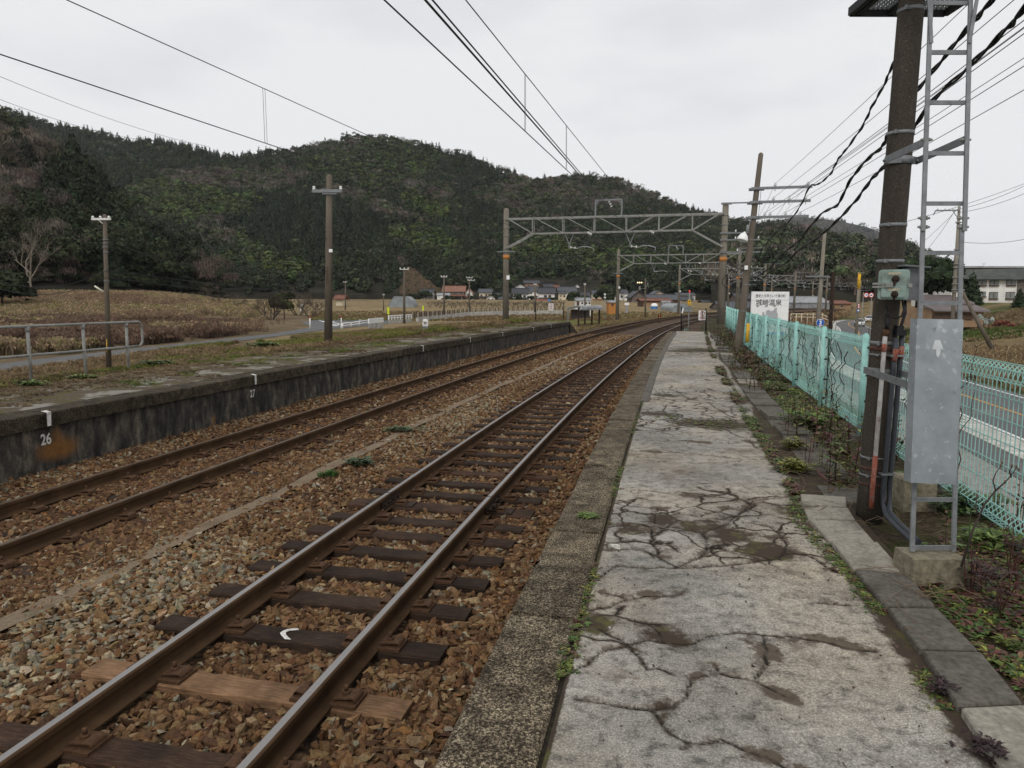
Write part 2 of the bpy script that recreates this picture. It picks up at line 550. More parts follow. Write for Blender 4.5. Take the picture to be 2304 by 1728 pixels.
def m_soil():
    t = NT('soil_and_litter', .95, 0, .1)
    v = t.vec()
    c = t.ramp(t.noise(22, 6, .75, v), [(.3, (.022, .016, .011)), (.5, (.065, .048, .032)), (.64, (.13, .10, .065)), (.76, (.22, .18, .12))])
    g = t.ramp(t.noise(3.2, 6, .7, v), [(.44, 0.0), (.60, .75)])
    gg = t.ramp(t.noise(40, 4, .7, v), [(.35, (.025, .035, .01)), (.65, (.09, .11, .028))])
    c = t.mix(g, c, gg)
    t.col(c); t.bump(t.noise(22, 6, .75, v), .9, .04)
    return t.m
def m_deck():
    """mossy top of the far platform"""
    t = NT('mossy_platform_top', .95, 0, .1)
    v = t.vec()
    o = t.attr('off')
    base = t.ramp(t.noise(40, 4, .7, v), [(.3, (.055, .042, .03)), (.6, (.13, .105, .075))])
    gr = t.ramp(t.noise(1.6, 6, .66, t.vec((1, 1, 1)), .4), [(.53, 0), (.57, .95)])
    gc = t.ramp(t.noise(60, 3, .7, v), [(.3, (.16, .15, .13)), (.65, (.34, .32, .28))])
    pm = t.ramp(o, [(.0, 0), (.12, 1), (.55, .9), (.75, .0)])
    c = t.mix(t.math('MULTIPLY', gr, pm), base, gc)
    mo = t.ramp(t.noise(2.6, 6, .7, v, .3), [(.52, 0), (.62, .85)])
    c = t.mix(mo, c, t.ramp(t.noise(35, 4, .7, v), [(.35, (.045, .05, .012)), (.7, (.13, .12, .022))]))
    dr = t.ramp(t.math('ADD', o, t.math('MULTIPLY', t.math('SUBTRACT', t.noise(1.2, 5, .6, v), .5), .8)), [(.5, 0), (.85, .9)])
    c = t.mix(dr, c, t.ramp(t.noise(18, 5, .7, v), [(.3, (.075, .06, .024)), (.5, (.15, .11, .055)), (.7, (.22, .165, .09))]))
    t.col(c); t.bump(t.noise(20, 6, .75, v), .7, .03)
    return t.m
def m_pole(name, a, b, speck=0.0):
    t = NT(name, .9, 0, .2)
    v = t.vec()
    c = t.ramp(t.noise(3.5, 6, .65, t.vec((1.5, 1.5, .35)), .2), [(.3, a), (.7, b)])
    c = t.mix(1, c, t.ramp(t.noise(90, 3, .7, v), [(.3, .65), (.7, 1.3)]), 'MULTIPLY')
    if speck:
        c = t.mix(t.ramp(t.noise(150, 2, .6, v), [(.70, 0), (.74, speck)]), c, (.45, .42, .36))
    t.col(c); t.bump(t.noise(90, 3, .7, v), .35, .004)
    return t.m
def m_galv(name='galvanised_steel', k=1.0, spang=7.0):
    t = NT(name, .5, .35, .5)
    v = t.vec((1, 1, 1))
    wv = t.node('ShaderNodeVectorMath', operation='ADD')
    nz = t.node('ShaderNodeTexNoise'); nz.inputs['Scale'].default_value = 14; t.link(v, nz.inputs['Vector'])
    t.link(v, wv.inputs[0]); t.link(nz.outputs['Color'], wv.inputs[1])
    base = t.ramp(t.noise(9, 5, .7, v), [(.3, (.21 * k, .232 * k, .24 * k)), (.7, (.295 * k, .322 * k, .335 * k))])
    big = t.ramp(t.noise(26, 3, .5, v, .15), [(.62, 0.0), (.66, 1.0)])
    c = t.mix(t.math('MULTIPLY', big, .22), base, (.70 * k, .72 * k, .72 * k))
    c = t.mix(1, c, t.ramp(t.noise(1.2, 4, .6, v), [(.35, .85), (.65, 1.1)]), 'MULTIPLY')
    t.col(c)
    return t.m

M = {}
M['slab'] = m_slab()
M['coping'] = m_coping()
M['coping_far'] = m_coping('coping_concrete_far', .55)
M['oldwall'] = m_oldwall()
M['kerb'] = simple('grey_kerb_concrete', (.30, .275, .225), .9, 0, .4, 40, .4, dirt=(.10, .09, .07), dscale=3)
M['kerb_dark'] = simple('weathered_kerb_concrete', (.125, .113, .094), .95, 0, .5, 40, .5, dirt=(.05, .042, .032), dscale=3)
M['mossy'] = simple('mossy_block_concrete', (.22, .195, .135), .95, 0, .5, 30, .5, dirt=(.075, .075, .032), dscale=6)
M['sleeper'] = m_wood('creosoted_wood', (.040, .026, .019), (.085, .055, .038))
M['sleeper_new'] = m_wood('bare_new_wood', (.14, .098, .062), (.21, .16, .11))
M['railside'] = m_railside()
M['railtop'] = m_railtop('polished_rail_steel', (.33, .315, .30), .34)
M['railtop_dull'] = m_railtop('dull_rail_steel', (.13, .095, .066), .5)
M['rust'] = simple('rusty_iron', (.10, .052, .027), .85, .2, .45, 40, .4)
M['rustdark'] = simple('dark_rusty_iron', (.045, .028, .02), .85, .2, .45, 40, .4)
M['stone'] = m_stone()
M['bed'] = m_bed()
M['strip'] = simple('worn_concrete_strip', (.21, .155, .10), .95, 0, .45, 60, .6, dirt=(.12, .08, .05), dscale=4)
M['soil'] = m_soil()
M['deck'] = m_deck()
M['ground'] = m_ground()
M['leaf'] = m_vcol('leaf_green', .6, 12, .6, 1.3, .35)
M['grass'] = m_vcol('grass_blades', .8, 3, .6, 1.35)
M['wood'] = m_vcol('foliage_clumps', .85, .35, .55, 1.4)
M['bark'] = simple('grey_brown_bark', (.13, .10, .075), .95, 0, .5, 6, .5)
M['bark_dark'] = simple('dark_bark', (.055, .042, .034), .95, 0, .5, 6, .5)
M['bark_pale'] = simple('pale_bark', (.22, .185, .145), .95, 0, .5, 4, .5)
M['pole_dark'] = m_pole('dark_weathered_concrete', (.034, .028, .022), (.072, .060, .048), .8)
M['pole_tan'] = m_pole('tan_concrete', (.16, .14, .11), (.27, .245, .20))
M['pole_brown'] = m_pole('brown_concrete', (.10, .082, .062), (.165, .138, .108))
M['galv'] = m_galv()
M['galv_dull'] = simple('dull_galvanised_steel', (.205, .213, .217), .55, .3, .3, 20, .1)
M['steel_grey'] = simple('grey_painted_steel', (.27, .27, .25), .6, .1, .3, 8, .1, dirt=(.14, .115, .085), dscale=3)
M['teal'] = simple('turquoise_coated_steel', (.32, .60, .54), .45, 0, .22, 12, 0, .4)
M['teal_pale'] = simple('pale_turquoise_wire', (.33, .60, .54), .5, 0, .22, 12, 0, .4)
M['black'] = simple('black_rubber', (.012, .012, .013), .5, 0, .3, 20)
M['wire'] = simple('dark_wire', (.03, .03, .032), .6, .2, .2, 10)
M['white'] = simple('white_paint', (.84, .84, .82), .6, 0, .12, 10)
M['white_worn'] = simple('worn_white_paint', (.72, .70, .66), .8, 0, .3, 50, .1, dirt=(.30, .27, .23), dscale=12)
M['porcelain'] = simple('white_porcelain', (.75, .75, .73), .25, 0, .08, 10, 0, .5)
M['mint'] = simple('mint_green_enamel', (.25, .33, .29), .5, 0, .2, 14, .05, dirt=(.16, .17, .14), dscale=9)
M['box_grey'] = simple('grey_painted_box', (.14, .145, .15), .6, 0, .2, 8)
M['brass'] = simple('weathered_cream_plate', (.42, .38, .27), .6, 0, .4, 60)
M['red_paint'] = simple('faded_red_paint', (.30, .095, .06), .8, 0, .4, 30, dirt=(.30, .27, .24), dscale=16)
M['white_pipe'] = simple('dirty_white_pipe', (.46, .45, .43), .7, 0, .3, 14, dirt=(.13, .075, .05), dscale=7)
M['conduit'] = simple('dark_grey_conduit', (.045, .05, .058), .45, 0, .2, 10)
M['orange'] = simple('orange_paint', (.50, .20, .05), .7, 0, .2, 10)
M['yellow'] = simple('yellow_paint', (.72, .42, .03), .6, 0, .25, 10, dirt=(.25, .16, .05), dscale=6)
M['lime'] = simple('fluorescent_yellow', (.62, .72, .02), .5, 0, .1, 10)
M['blue_sign'] = simple('blue_sign_paint', (.02, .10, .42), .5, 0, .1, 10)
M['red_sign'] = simple('red_sign_paint', (.50, .03, .03), .5, 0, .1, 10)
M['black_paint'] = simple('black_paint', (.012, .012, .012), .6, 0, .2, 10)
M['grey_print'] = simple('grey_print', (.40, .41, .42), .6, 0, .1, 3)
M['asphalt'] = simple('asphalt', (.115, .115, .115), .95, 0, .3, 30, .3, dirt=(.17, .165, .15), dscale=.6)
M['road_white'] = simple('road_marking_white', (.66, .66, .64), .8, 0, .15, 6)
M['road_orange'] = simple('road_marking_orange', (.62, .30, .05), .8, 0, .15, 6)
M['gravel'] = m_pole('pale_gravel', (.16, .155, .14), (.34, .33, .30))
M['pale_concrete'] = simple('pale_concrete', (.50, .485, .44), .9, 0, .35, 3, .2, dirt=(.22, .20, .17), dscale=.6)
M['car_white'] = simple('white_car_paint', (.72, .72, .72), .25, 0, .04, 3, 0, .6)
M['glass_dark'] = simple('dark_window_glass', (.02, .024, .028), .12, 0, .2, 2, 0, .6)
M['tyre'] = simple('tyre_rubber', (.018, .018, .018), .8)
M['roof_black'] = simple('dark_glazed_tile', (.030, .031, .036), .5, 0, .35, 1.6, .1, .4)
M['roof_grey'] = simple('grey_tile', (.075, .08, .09), .6, 0, .35, 1.6, .1)
M['roof_red'] = simple('red_brown_tile', (.24, .12, .08), .7, 0, .3, 1.2, .1)
M['roof_rust'] = simple('rusted_sheet_roof', (.20, .085, .055), .8, 0, .4, 1.0)
M['roof_brown'] = simple('brown_sheet_roof', (.15, .125, .12), .6, 0, .2, .5)
M['wall_white'] = simple('white_plaster', (.80, .79, .75), .9, 0, .2, .6, dirt=(.60, .57, .52), dscale=.5)
M['wall_cream'] = simple('cream_plaster', (.66, .57, .42), .9, 0, .2, .6)
M['wall_brown'] = simple('dark_timber_wall', (.11, .07, .048), .9, 0, .35, 1.5)
M['wall_tan'] = simple('tan_board_wall', (.34, .22, .13), .9, 0, .3, 1.2)
M['wall_grey'] = simple('grey_board_wall', (.17, .14, .125), .9, 0, .3, 1.2)
M['brick'] = simple('red_brick_wall', (.15, .055, .04), .9, 0, .3, 1.0)
M['roof_green'] = simple('dark_green_sheet_roof', (.045, .052, .042), .7, 0, .3, .6, dirt=(.10, .095, .085), dscale=.6)
M['tin'] = simple('weathered_tin', (.33, .34, .35), .6, .2, .3, 1.5, dirt=(.18, .17, .15), dscale=1)
M['poly'] = simple('greenhouse_film', (.26, .29, .30), .35, 0, .3, .8)
M['tarp'] = simple('blue_tarpaulin', (.06, .20, .45), .6)
M['orange_wall'] = simple('orange_board', (.45, .19, .05), .7)
M['net'] = simple('white_frost_net', (.46, .50, .46), .8, 0, .4, 8)
M['earth'] = simple('dark_joint_earth', (.028, .022, .015), 1.0, 0, .5, 60, .5, dirt=(.055, .055, .02), dscale=9)
M['hill'] = simple('forest_floor', (.028, .026, .017), 1.0, 0, .5, .15)
M['slope_soil'] = simple('bare_slope', (.16, .10, .06), 1.0, 0, .5, .3, .6)
def m_lamp(name, c, e):
    t = NT(name, .5)
    t.col(c); t.b.inputs['Emission Color'].default_value = (*c, 1); t.b.inputs['Emission Strength'].default_value = e
    return t.m
M['lamp_on'] = m_lamp('lit_signal_lamp', (1.0, .80, .45), 1.6)
M['lamp_red'] = m_lamp('red_lens', (.6, .05, .05), .25)
M['lamp_yellow'] = m_lamp('lit_yellow_lamp', (1.0, .72, .05), .8)
M['fluor'] = simple('cream_lamp_tube', (.66, .64, .52), .4)

# ================================================================== text helper
def text_mesh(name, body, size, mat, parent, M4, bold=0.0, sx=1.0, depth=0.0015):
    """lettering as a thin mesh; M4 maps the text plane (x right, y up) into the parent"""
    c = bpy.data.curves.new(name, 'FONT')
    c.body = body; c.size = size; c.align_x = 'CENTER'; c.align_y = 'CENTER'; c.offset = bold; c.extrude = depth
    o = bpy.data.objects.new(name, c)
    COL.objects.link(o)
    dg = bpy.context.evaluated_depsgraph_get()
    me = bpy.data.meshes.new_from_object(o.evaluated_get(dg))
    bpy.data.objects.remove(o); bpy.data.curves.remove(c)
    me.transform(Matrix.Diagonal((sx, 1, 1, 1)))
    me.transform(M4)
    me.materials.clear(); me.materials.append(mat)
    r = bpy.data.objects.new(name, me)
    COL.objects.link(r)
    if parent is not None: r.parent = parent
    return r
def face_m(loc, yaw):
    """plane standing upright at loc whose front looks along -y turned by yaw"""
    return Matrix.Translation(loc) @ Matrix.Rotation(yaw, 4, 'Z') @ Matrix.Rotation(R(90), 4, 'X')
# ================================================================== near platform
def strip(pts_a, z):  # helper for sheets between two chainage offsets
    pass
CR1 = """0,1035 130,1055 260,1080 370,1090 470,1070 540,1030 550,970 570,930 640,918 690,905 760,925 870,940 900,905 930,870 940,790 920,720
690,905 690,870
870,940 930,970 1030,1020
370,1090 430,1180 500,1230 560,1255 630,1255 720,1235 790,1270 860,1300 940,1325 1060,1384 1200,1450
520,1280 560,1255
100,680 200,735 260,765 340,740 420,755 400,700 330,650
260,765 320,850 340,890 400,885 470,915
420,755 560,760 640,725 780,705 920,715 1060,725 1200,745 1330,780 1480,800
60,595 160,580 240,540 330,525 510,515
240,540 140,510
90,440 150,400 200,375 330,385 480,388 600,385 720,375 860,360 960,345 1060,310
1060,310 1150,330 1230,380 1290,410
1000,345 1040,270 960,185 860,165
190,70 290,85 400,95 500,120 600,135 740,95
400,95 380,165
140,300 250,295 340,305 420,345 490,385
340,305 380,340
150,170 260,180 380,185 500,190 620,210 740,170 870,55
620,210 640,280 620,320 560,350 490,385
640,290 760,300 880,320 960,345
600,135 720,150 800,120 870,80
740,200 830,210 950,235 1030,240
360,185 370,260 400,320
120,-6 210,0 340,8 480,25 640,35 760,45 880,50 1000,40 1080,25
-50,900 0,880 80,830 140,790 260,765
1200,560 1330,570"""
CR2 = """90,1385 300,1400 520,1405 760,1425 1000,1450 1200,1475 1480,1475
1030,1170 1100,1220 1200,1255 1320,1250 1400,1235
1270,1290 1340,1360 1480,1410 1600,1435
160,1080 440,1075 600,1080 800,1090 1000,1085 1130,1095
410,985 440,930 500,915
410,985 450,1040 520,1080
280,830 420,800 540,800 620,845 690,880 740,855
540,850 600,860 690,875 760,890
860,765 920,800 1100,825
850,905 900,940 1000,1000 1110,1060
320,630 520,630 700,640 880,655 1070,660
390,520 500,545 620,540 800,545 980,550
420,475 600,470 760,465 900,440
460,375 640,370 820,385 940,400
490,285 700,280 890,290
470,335 700,345 780,335
150,1190 400,1190 440,1160
170,1140 240,1130 250,1100 320,1090
150,1280 400,1290 640,1285 860,1310
470,770 500,740 470,735"""
def trace(txt, f):
    out = []
    for ln in txt.strip().splitlines():
        pts = [at(*f(*map(float, p.split(','))), 0)[:2] for p in ln.split()]
        pts = np.array(pts)
        for a, b in zip(pts[:-1], pts[1:]):
            L = np.linalg.norm(b - a); n = max(2, int(L / .012))
            k = np.linspace(0, 1, n)[:, None]
            seg = a + (b - a) * k
            nrm = np.array([-(b - a)[1], (b - a)[0]]) / max(L, 1e-6)
            w = (fbm(seg[:, 0] * 9 + 3, seg[:, 1] * 9, 4) - .5) * min(.05, L * .3)
            seg = seg + nrm * (w * np.sin(np.pi * k[:, 0]))[:, None]
            out.append(seg)
    return np.concatenate(out)
CRACKS = np.concatenate([trace(CR1, lambda u, v: (1300 + u * .4539, 1100 + v * .4539)),
                         trace(CR2, lambda u, v: (1400 + u * .226, 700 + v * .226))])
PLAT_END = 32.6
platform = thing('platform', 'cracked grey concrete platform in the foreground with dark speckled edge stones', 'platform', t3(15, 2.5, 0))
ss = np.concatenate([np.arange(-1.5, 1.2, .1), np.arange(1.2, 9, .0125), np.arange(9, 16, .03), np.arange(16, PLAT_END + .01, .08)])
oo = np.linspace(2.085, 3.66, 110)
SG, OG = np.meshgrid(ss, oo, indexing='ij')
gx, gy = tp(SG.ravel(), OG.ravel())
crk = np.full(len(gx), 9.0)
for a in range(0, len(gx), 1500):
    dx = gx[a:a + 1500, None] - CRACKS[None, :, 0]; dy = gy[a:a + 1500, None] - CRACKS[None, :, 1]
    crk[a:a + 1500] = np.sqrt((dx * dx + dy * dy).min(1))
sf, of = SG.ravel(), OG.ravel()
# soil creeping in: right side, left joint, the broken zone and two mossy joints
soil = np.clip((of - (np.interp(sf, [2, 6, 10, 20, 33], [3.34, 3.37, 3.46, 3.53, 3.5]) + .03 * np.sin(sf * 1.3) + .04 * np.sin(sf * .55 + 1))) / .16 + .52, 0, 1.2)
soil = np.maximum(soil, np.clip((2.105 - of) / .03 + .4, 0, 1.1))
def blob(px, py, r, k):
    x, y, _ = at(px, py, 0)
    return k * np.clip(1 - np.hypot(gx - x, gy - y) / r, 0, 1)
for (px, py, r, k) in [(1490, 1170, .35, 0.78), (1560, 1185, .35, 0.76), (1640, 1205, .35, 0.82), (1730, 1240, .35, 0.91), (1800, 1150, .35, 0.86),
                       (1600, 1180, .5, 0.66), (1420, 1190, .3, 0.76), (1530, 1440, .2, 0.86), (1480, 1425, .22, 0.76), (1500, 890, .5, 0.76),
                       (1560, 950, .7, 0.82), (1470, 930, .5, 0.76), (1620, 955, .8, 0.88), (1700, 900, .9, 0.86), (1590, 788, 2.2, 0.82),
                       (1540, 790, 1.5, 0.76), (1650, 790, 1.5, 0.86), (1490, 1590, .2, 0.66), (1330, 1400, .22, 0.96), (1350, 1180, .2, 0.86)]:
    soil = np.maximum(soil, blob(px, py, r, k))
zone = np.zeros(len(gx))
for (px, py, r, k) in [(1480, 1180, .9, 1), (1600, 1190, .9, 1), (1720, 1200, .8, 1), (1640, 1130, .8, .9), (1480, 945, 1.5, .9), (1560, 890, 1.6, .9), (1650, 930, 1.6, .9), (1590, 790, 3.5, .9), (1700, 850, 2, .8), (1380, 1420, .5, .8), (1560, 740, 4, .8)]:
    zone = np.maximum(zone, blob(px, py, r, k))
gz = -.012 * np.clip(1 - crk / .02, 0, 1) + .006 * (vnoise(gx * 1.7, gy * 1.7) - .5) - .015 * np.clip(soil - .5, 0, 1)
nS, nO = SG.shape
ii = (np.arange(nS - 1)[:, None] * nO + np.arange(nO - 1)[None]).ravel()
Q = np.stack([ii, ii + nO, ii + nO + 1, ii + 1], 1)[:, ::-1]
loc = np.array(platform.location)
np_mesh('slab', np.stack([gx, gy, gz], 1) - loc, Q, M['slab'], smooth=True, parent=platform, attrs={'crack': crk, 'soil': soil, 'zone': zone})
# body under the slab, retaining wall towards the track
mb = MB()
for s0 in np.arange(-1.5, PLAT_END - .2, 1.5):
    s1 = min(s0 + 1.5, PLAT_END)
    a, b, c, d = t3(s0, 1.83, -.16), t3(s1, 1.83, -.16), t3(s1, 1.83, -1.3), t3(s0, 1.83, -1.3)
    mb.quad(d, c, b, a)
    mb.quad(t3(s0, 1.83, -.16), t3(s1, 1.83, -.16), t3(s1, 3.66, -.16), t3(s0, 3.66, -.16))
mb.quad(t3(PLAT_END, 1.8, -1.3), t3(PLAT_END, 3.7, -1.3), t3(PLAT_END, 3.7, -.03), t3(PLAT_END, 1.8, -.03))
mb.build('retaining_wall', M['oldwall'], platform)
# edge stones, 0.58 m each, slightly uneven
joints = np.arange(-1.2, PLAT_END - .3, .58)
for k, s0 in enumerate(joints):
    s1 = s0 + .572
    j = random.uniform(-.006, .006); z = random.uniform(-.006, .006) + (.012 if k % 7 == 3 else 0)
    mb = MB()
    e = .012
    sec = [(1.775 + j, -.155), (1.775 + j, z - e), (1.775 + j + e, z), (2.07 + j - e, z), (2.07 + j, z - e), (2.07 + j, -.155)]
    va = [t3(s0, o, zz) for o, zz in sec]; vb = [t3(s1, o, zz) for o, zz in sec]
    n = len(sec)
    mb.add(va + vb, [(i, i + n, (i + 1) % n + n, (i + 1) % n) for i in range(n)] + [tuple(range(n)), tuple(range(2 * n - 1, n - 1, -1))])
    mb.build('coping_stone', M['coping'], platform)
# the strip of earth between edge stones and slab
mb = MB()
for s0 in np.arange(-1.5, PLAT_END - .5, .5):
    s1 = s0 + .5
    mb.quad(t3(s0, 2.03, -.022), t3(s0, 2.13, -.022), t3(s1, 2.13, -.022), t3(s1, 2.03, -.022))
mb.build('joint_earth', M['earth'], platform)
# patch of mortar along the far part of the joint
mb = MB()
for s0 in np.arange(10.2, 31, 1.3):
    s1 = s0 + 1.27
    mb.add([t3(s0, 2.04, -.02), t3(s0, 2.06, .012), t3(s0, 2.16, .016), t3(s0, 2.19, -.01), t3(s1, 2.04, -.02), t3(s1, 2.06, .012), t3(s1, 2.16, .016), t3(s1, 2.19, -.01)],
           [(0, 4, 5, 1), (1, 5, 6, 2), (2, 6, 7, 3), (0, 1, 2, 3), (7, 6, 5, 4)])
mb.build('mortar_fillet', M['kerb_dark'], platform)
# white paint dab on one stone
px = [(1203, 1273), (1213, 1264), (1222, 1259), (1213, 1262)]
mb = MB(); mb.add([at(u, v, .004) for u, v in [(1197, 1278), (1207, 1263), (1216, 1260), (1209, 1268)]], [(0, 1, 2, 3), (3, 2, 1, 0)])
mb.build('paint_mark', M['white'], platform)
# paving blocks along the back edge: pale near the pole, dark elsewhere
KB = [((1.30, 1.05), (1.58, 1.02)), ((1.34, 1.40), (1.61, 1.42)), ((1.40, 1.80), (1.66, 1.84)), ((1.499, 2.233), (1.745, 2.271)), ((1.598, 2.629), (1.83, 2.638)), ((1.67, 3.02), (1.90, 3.04)),
      ((1.737, 3.466), (1.974, 3.433)), ((1.80, 3.881), (2.05, 3.862)), ((1.85, 4.29), (2.13, 4.27)), ((1.92, 4.56), (2.20, 4.53)), ((2.02, 4.86), (2.31, 4.80))]
kmat = ['kerb_dark', 'kerb', 'kerb', 'kerb_dark', 'kerb_dark', 'kerb_dark', 'kerb', 'kerb', 'kerb', 'kerb']
for k in range(len(KB) - 1):
    (a0, b0), (a1, b1) = KB[k], KB[k + 1]
    mb = MB()
    z0, z1, zr = .018 + random.uniform(-.006, .006), .018 + random.uniform(-.006, .006), random.uniform(-.012, .004)
    g = .012
    P = [(a0[0], a0[1] + g), (b0[0], b0[1] + g), (b1[0], b1[1] - g), (a1[0], a1[1] - g)]
    Z = [z0, z0 + zr, z1 + zr, z1]
    e = .008
    top = [(x, y, z) for (x, y), z in zip(P, Z)]
    cxm = sum(p[0] for p in P) / 4; cym = sum(p[1] for p in P) / 4
    ins = [(x + (cxm - x) * .04, y + (cym - y) * .03, z + e) for x, y, z in top]
    bot = [(x, y, -.14) for x, y in P]
    mb.add(ins + top + bot, [(0, 1, 2, 3)[::-1]] + [(i, (i + 1) % 4, 4 + (i + 1) % 4, 4 + i) for i in range(4)] + [(4 + i, 4 + (i + 1) % 4, 8 + (i + 1) % 4, 8 + i) for i in range(4)])
    mb.build('kerb_block', M[kmat[k]], platform)
s0 = 5.6
while s0 < 30:
    L = random.uniform(.42, .6)
    o0 = 3.54 + .03 * math.sin(s0)
    if random.random() < .82:
        mb = MB()
        tl = random.uniform(-.02, .02)
        c = t3(s0 + L / 2, o0 + .15, -.045 + tl)
        mb.box(c, (.30, L - .02, .12), M=Matrix.Rotation(-th(s0) + random.uniform(-.05, .05), 3, 'Z') @ Matrix.Rotation(random.uniform(-.04, .04), 3, 'Y'))
        mb.build('kerb_block', M['kerb'] if random.random() < .16 else M['kerb_dark'], platform)
    s0 += L
# earth shoulder between the blocks and the fence
def sheet(name, ss, oo, zf, mat, cols=None, kind='structure', attrs=None):
    SG, OG = np.meshgrid(ss, oo, indexing='ij')
    x, y = tp(SG.ravel(), OG.ravel())
    z = zf(SG.ravel(), OG.ravel())
    nS, nO = SG.shape
    ii = (np.arange(nS - 1)[:, None] * nO + np.arange(nO - 1)[None]).ravel()
    Q = np.stack([ii, ii + nO, ii + nO + 1, ii + 1], 1)[:, ::-1]
    o = np_mesh(name, np.stack([x, y, z], 1), Q, mat, smooth=True, attrs={k: f(SG.ravel(), OG.ravel()) for k, f in (attrs or {}).items()})
    if kind: o['kind'] = kind
    return o
def verge_z(s, o):
    x, y = tp(s, o)
    n = fbm(x * 1.6, y * 1.6, 4) - .5
    z = -.035 + .07 * n * np.clip((o - 3.4) / .3, 0, 1)
    z = z - np.clip((o - 4.55) / 5.2, 0, 1) ** .9 * 3.45
    return np.where(o < np.interp(s, [5, 6], [3.36, 3.6]), -.10, z)
sheet('verge', np.concatenate([np.arange(-4, 12, .12), np.arange(12, 60, .5)]), np.concatenate([[3.05, 3.3], np.arange(3.36, 4.7, .07), np.arange(4.7, 10.2, .35)]), verge_z, M['soil'])
# ================================================================== far platform
far_platform = thing('platform', 'mossy overgrown platform across the tracks with a black stained wall', 'platform', t3(20, -7, 0))
LZ, LEDGE, LBACK, LEND = -.11, -5.40, -9.2, 47.0
floc = np.array(far_platform.location)
ss = np.concatenate([np.arange(-8, 30, .25), np.arange(30, LEND + .01, .5)])
oo = np.linspace(LEDGE - .42, LBACK, 26)
SG, OG = np.meshgrid(ss, oo, indexing='ij')
x, y = tp(SG.ravel(), OG.ravel())
off = (LEDGE - OG.ravel()) / 3.8
z = LZ + .05 * (fbm(x * .8, y * .8, 4) - .5) * np.clip((off - .1) * 4, 0, 1) - .10 * np.clip((off - .75) * 4, 0, 1)
nS, nO = SG.shape
ii = (np.arange(nS - 1)[:, None] * nO + np.arange(nO - 1)[None]).ravel()
np_mesh('deck', np.stack([x, y, z], 1) - floc, np.stack([ii, ii + nO, ii + nO + 1, ii + 1], 1), M['deck'], smooth=True, parent=far_platform, attrs={'off': off})
ss = np.arange(-8, LEND + .01, .12)
zz = np.linspace(-1.15, LZ - .17, 16)
SG, ZG = np.meshgrid(ss, zz, indexing='ij')
x, y = tp(SG.ravel(), np.full(SG.size, LEDGE - .09))
rx = np.zeros(SG.size)
for (u, v, rs, rz, k) in [(135, 1010, .45, .22, 1.0), (120, 985, .12, .25, .8), (478, 945, .10, .2, .8), (590, 935, .35, .12, .7), (920, 820, .12, .4, .6), (700, 905, .3, .1, .5)]:
    # where that pixel's ray meets the wall face
    d = ray(u, v)
    best = min(np.arange(2, 60, .1), key=lambda q: abs(so(d[0] * q / d[1], q)[1][0] - (LEDGE - .09)))
    p = d * (best / d[1]); s_ = so(p[0], p[1])[0][0]; z_ = p[2] + EYE
    rx = np.maximum(rx, k * np.clip(1.3 - np.hypot((SG.ravel() - s_) / rs, (ZG.ravel() - z_) / rz), 0, 1) * (.55 + .9 * fbm(SG.ravel() * 6, ZG.ravel() * 6, 4)))
nS, nO = SG.shape
ii = (np.arange(nS - 1)[:, None] * nO + np.arange(nO - 1)[None]).ravel()
np_mesh('retaining_wall', np.stack([x, y, ZG.ravel()], 1) - floc, np.stack([ii, ii + 1, ii + nO + 1, ii + nO], 1), M['oldwall'], parent=far_platform, attrs={'rust': rx})
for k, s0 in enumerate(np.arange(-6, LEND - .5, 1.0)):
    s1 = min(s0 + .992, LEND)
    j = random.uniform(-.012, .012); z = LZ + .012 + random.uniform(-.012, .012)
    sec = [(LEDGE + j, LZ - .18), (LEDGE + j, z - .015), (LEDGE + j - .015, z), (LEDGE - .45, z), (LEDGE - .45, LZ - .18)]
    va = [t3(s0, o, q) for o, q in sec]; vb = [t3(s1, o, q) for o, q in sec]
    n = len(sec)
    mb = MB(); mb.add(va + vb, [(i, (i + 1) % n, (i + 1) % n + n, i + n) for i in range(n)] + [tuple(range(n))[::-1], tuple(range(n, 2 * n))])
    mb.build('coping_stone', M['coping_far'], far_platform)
# ramp stone at the far end and the end wall
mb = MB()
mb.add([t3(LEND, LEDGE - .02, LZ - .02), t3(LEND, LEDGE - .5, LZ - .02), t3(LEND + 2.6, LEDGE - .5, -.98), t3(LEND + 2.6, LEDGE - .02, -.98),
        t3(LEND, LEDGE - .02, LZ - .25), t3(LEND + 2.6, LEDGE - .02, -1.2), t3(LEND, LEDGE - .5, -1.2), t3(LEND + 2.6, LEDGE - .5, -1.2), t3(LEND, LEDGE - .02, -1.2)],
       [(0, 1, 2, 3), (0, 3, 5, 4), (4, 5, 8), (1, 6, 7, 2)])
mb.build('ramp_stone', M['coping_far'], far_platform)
mb = MB(); mb.quad(t3(LEND, LEDGE - .5, -1.2), t3(LEND, LBACK, -1.4), t3(LEND, LBACK, LZ - .1), t3(LEND, LEDGE - .5, LZ - .02))
mb.build('end_wall', M['oldwall'], far_platform)
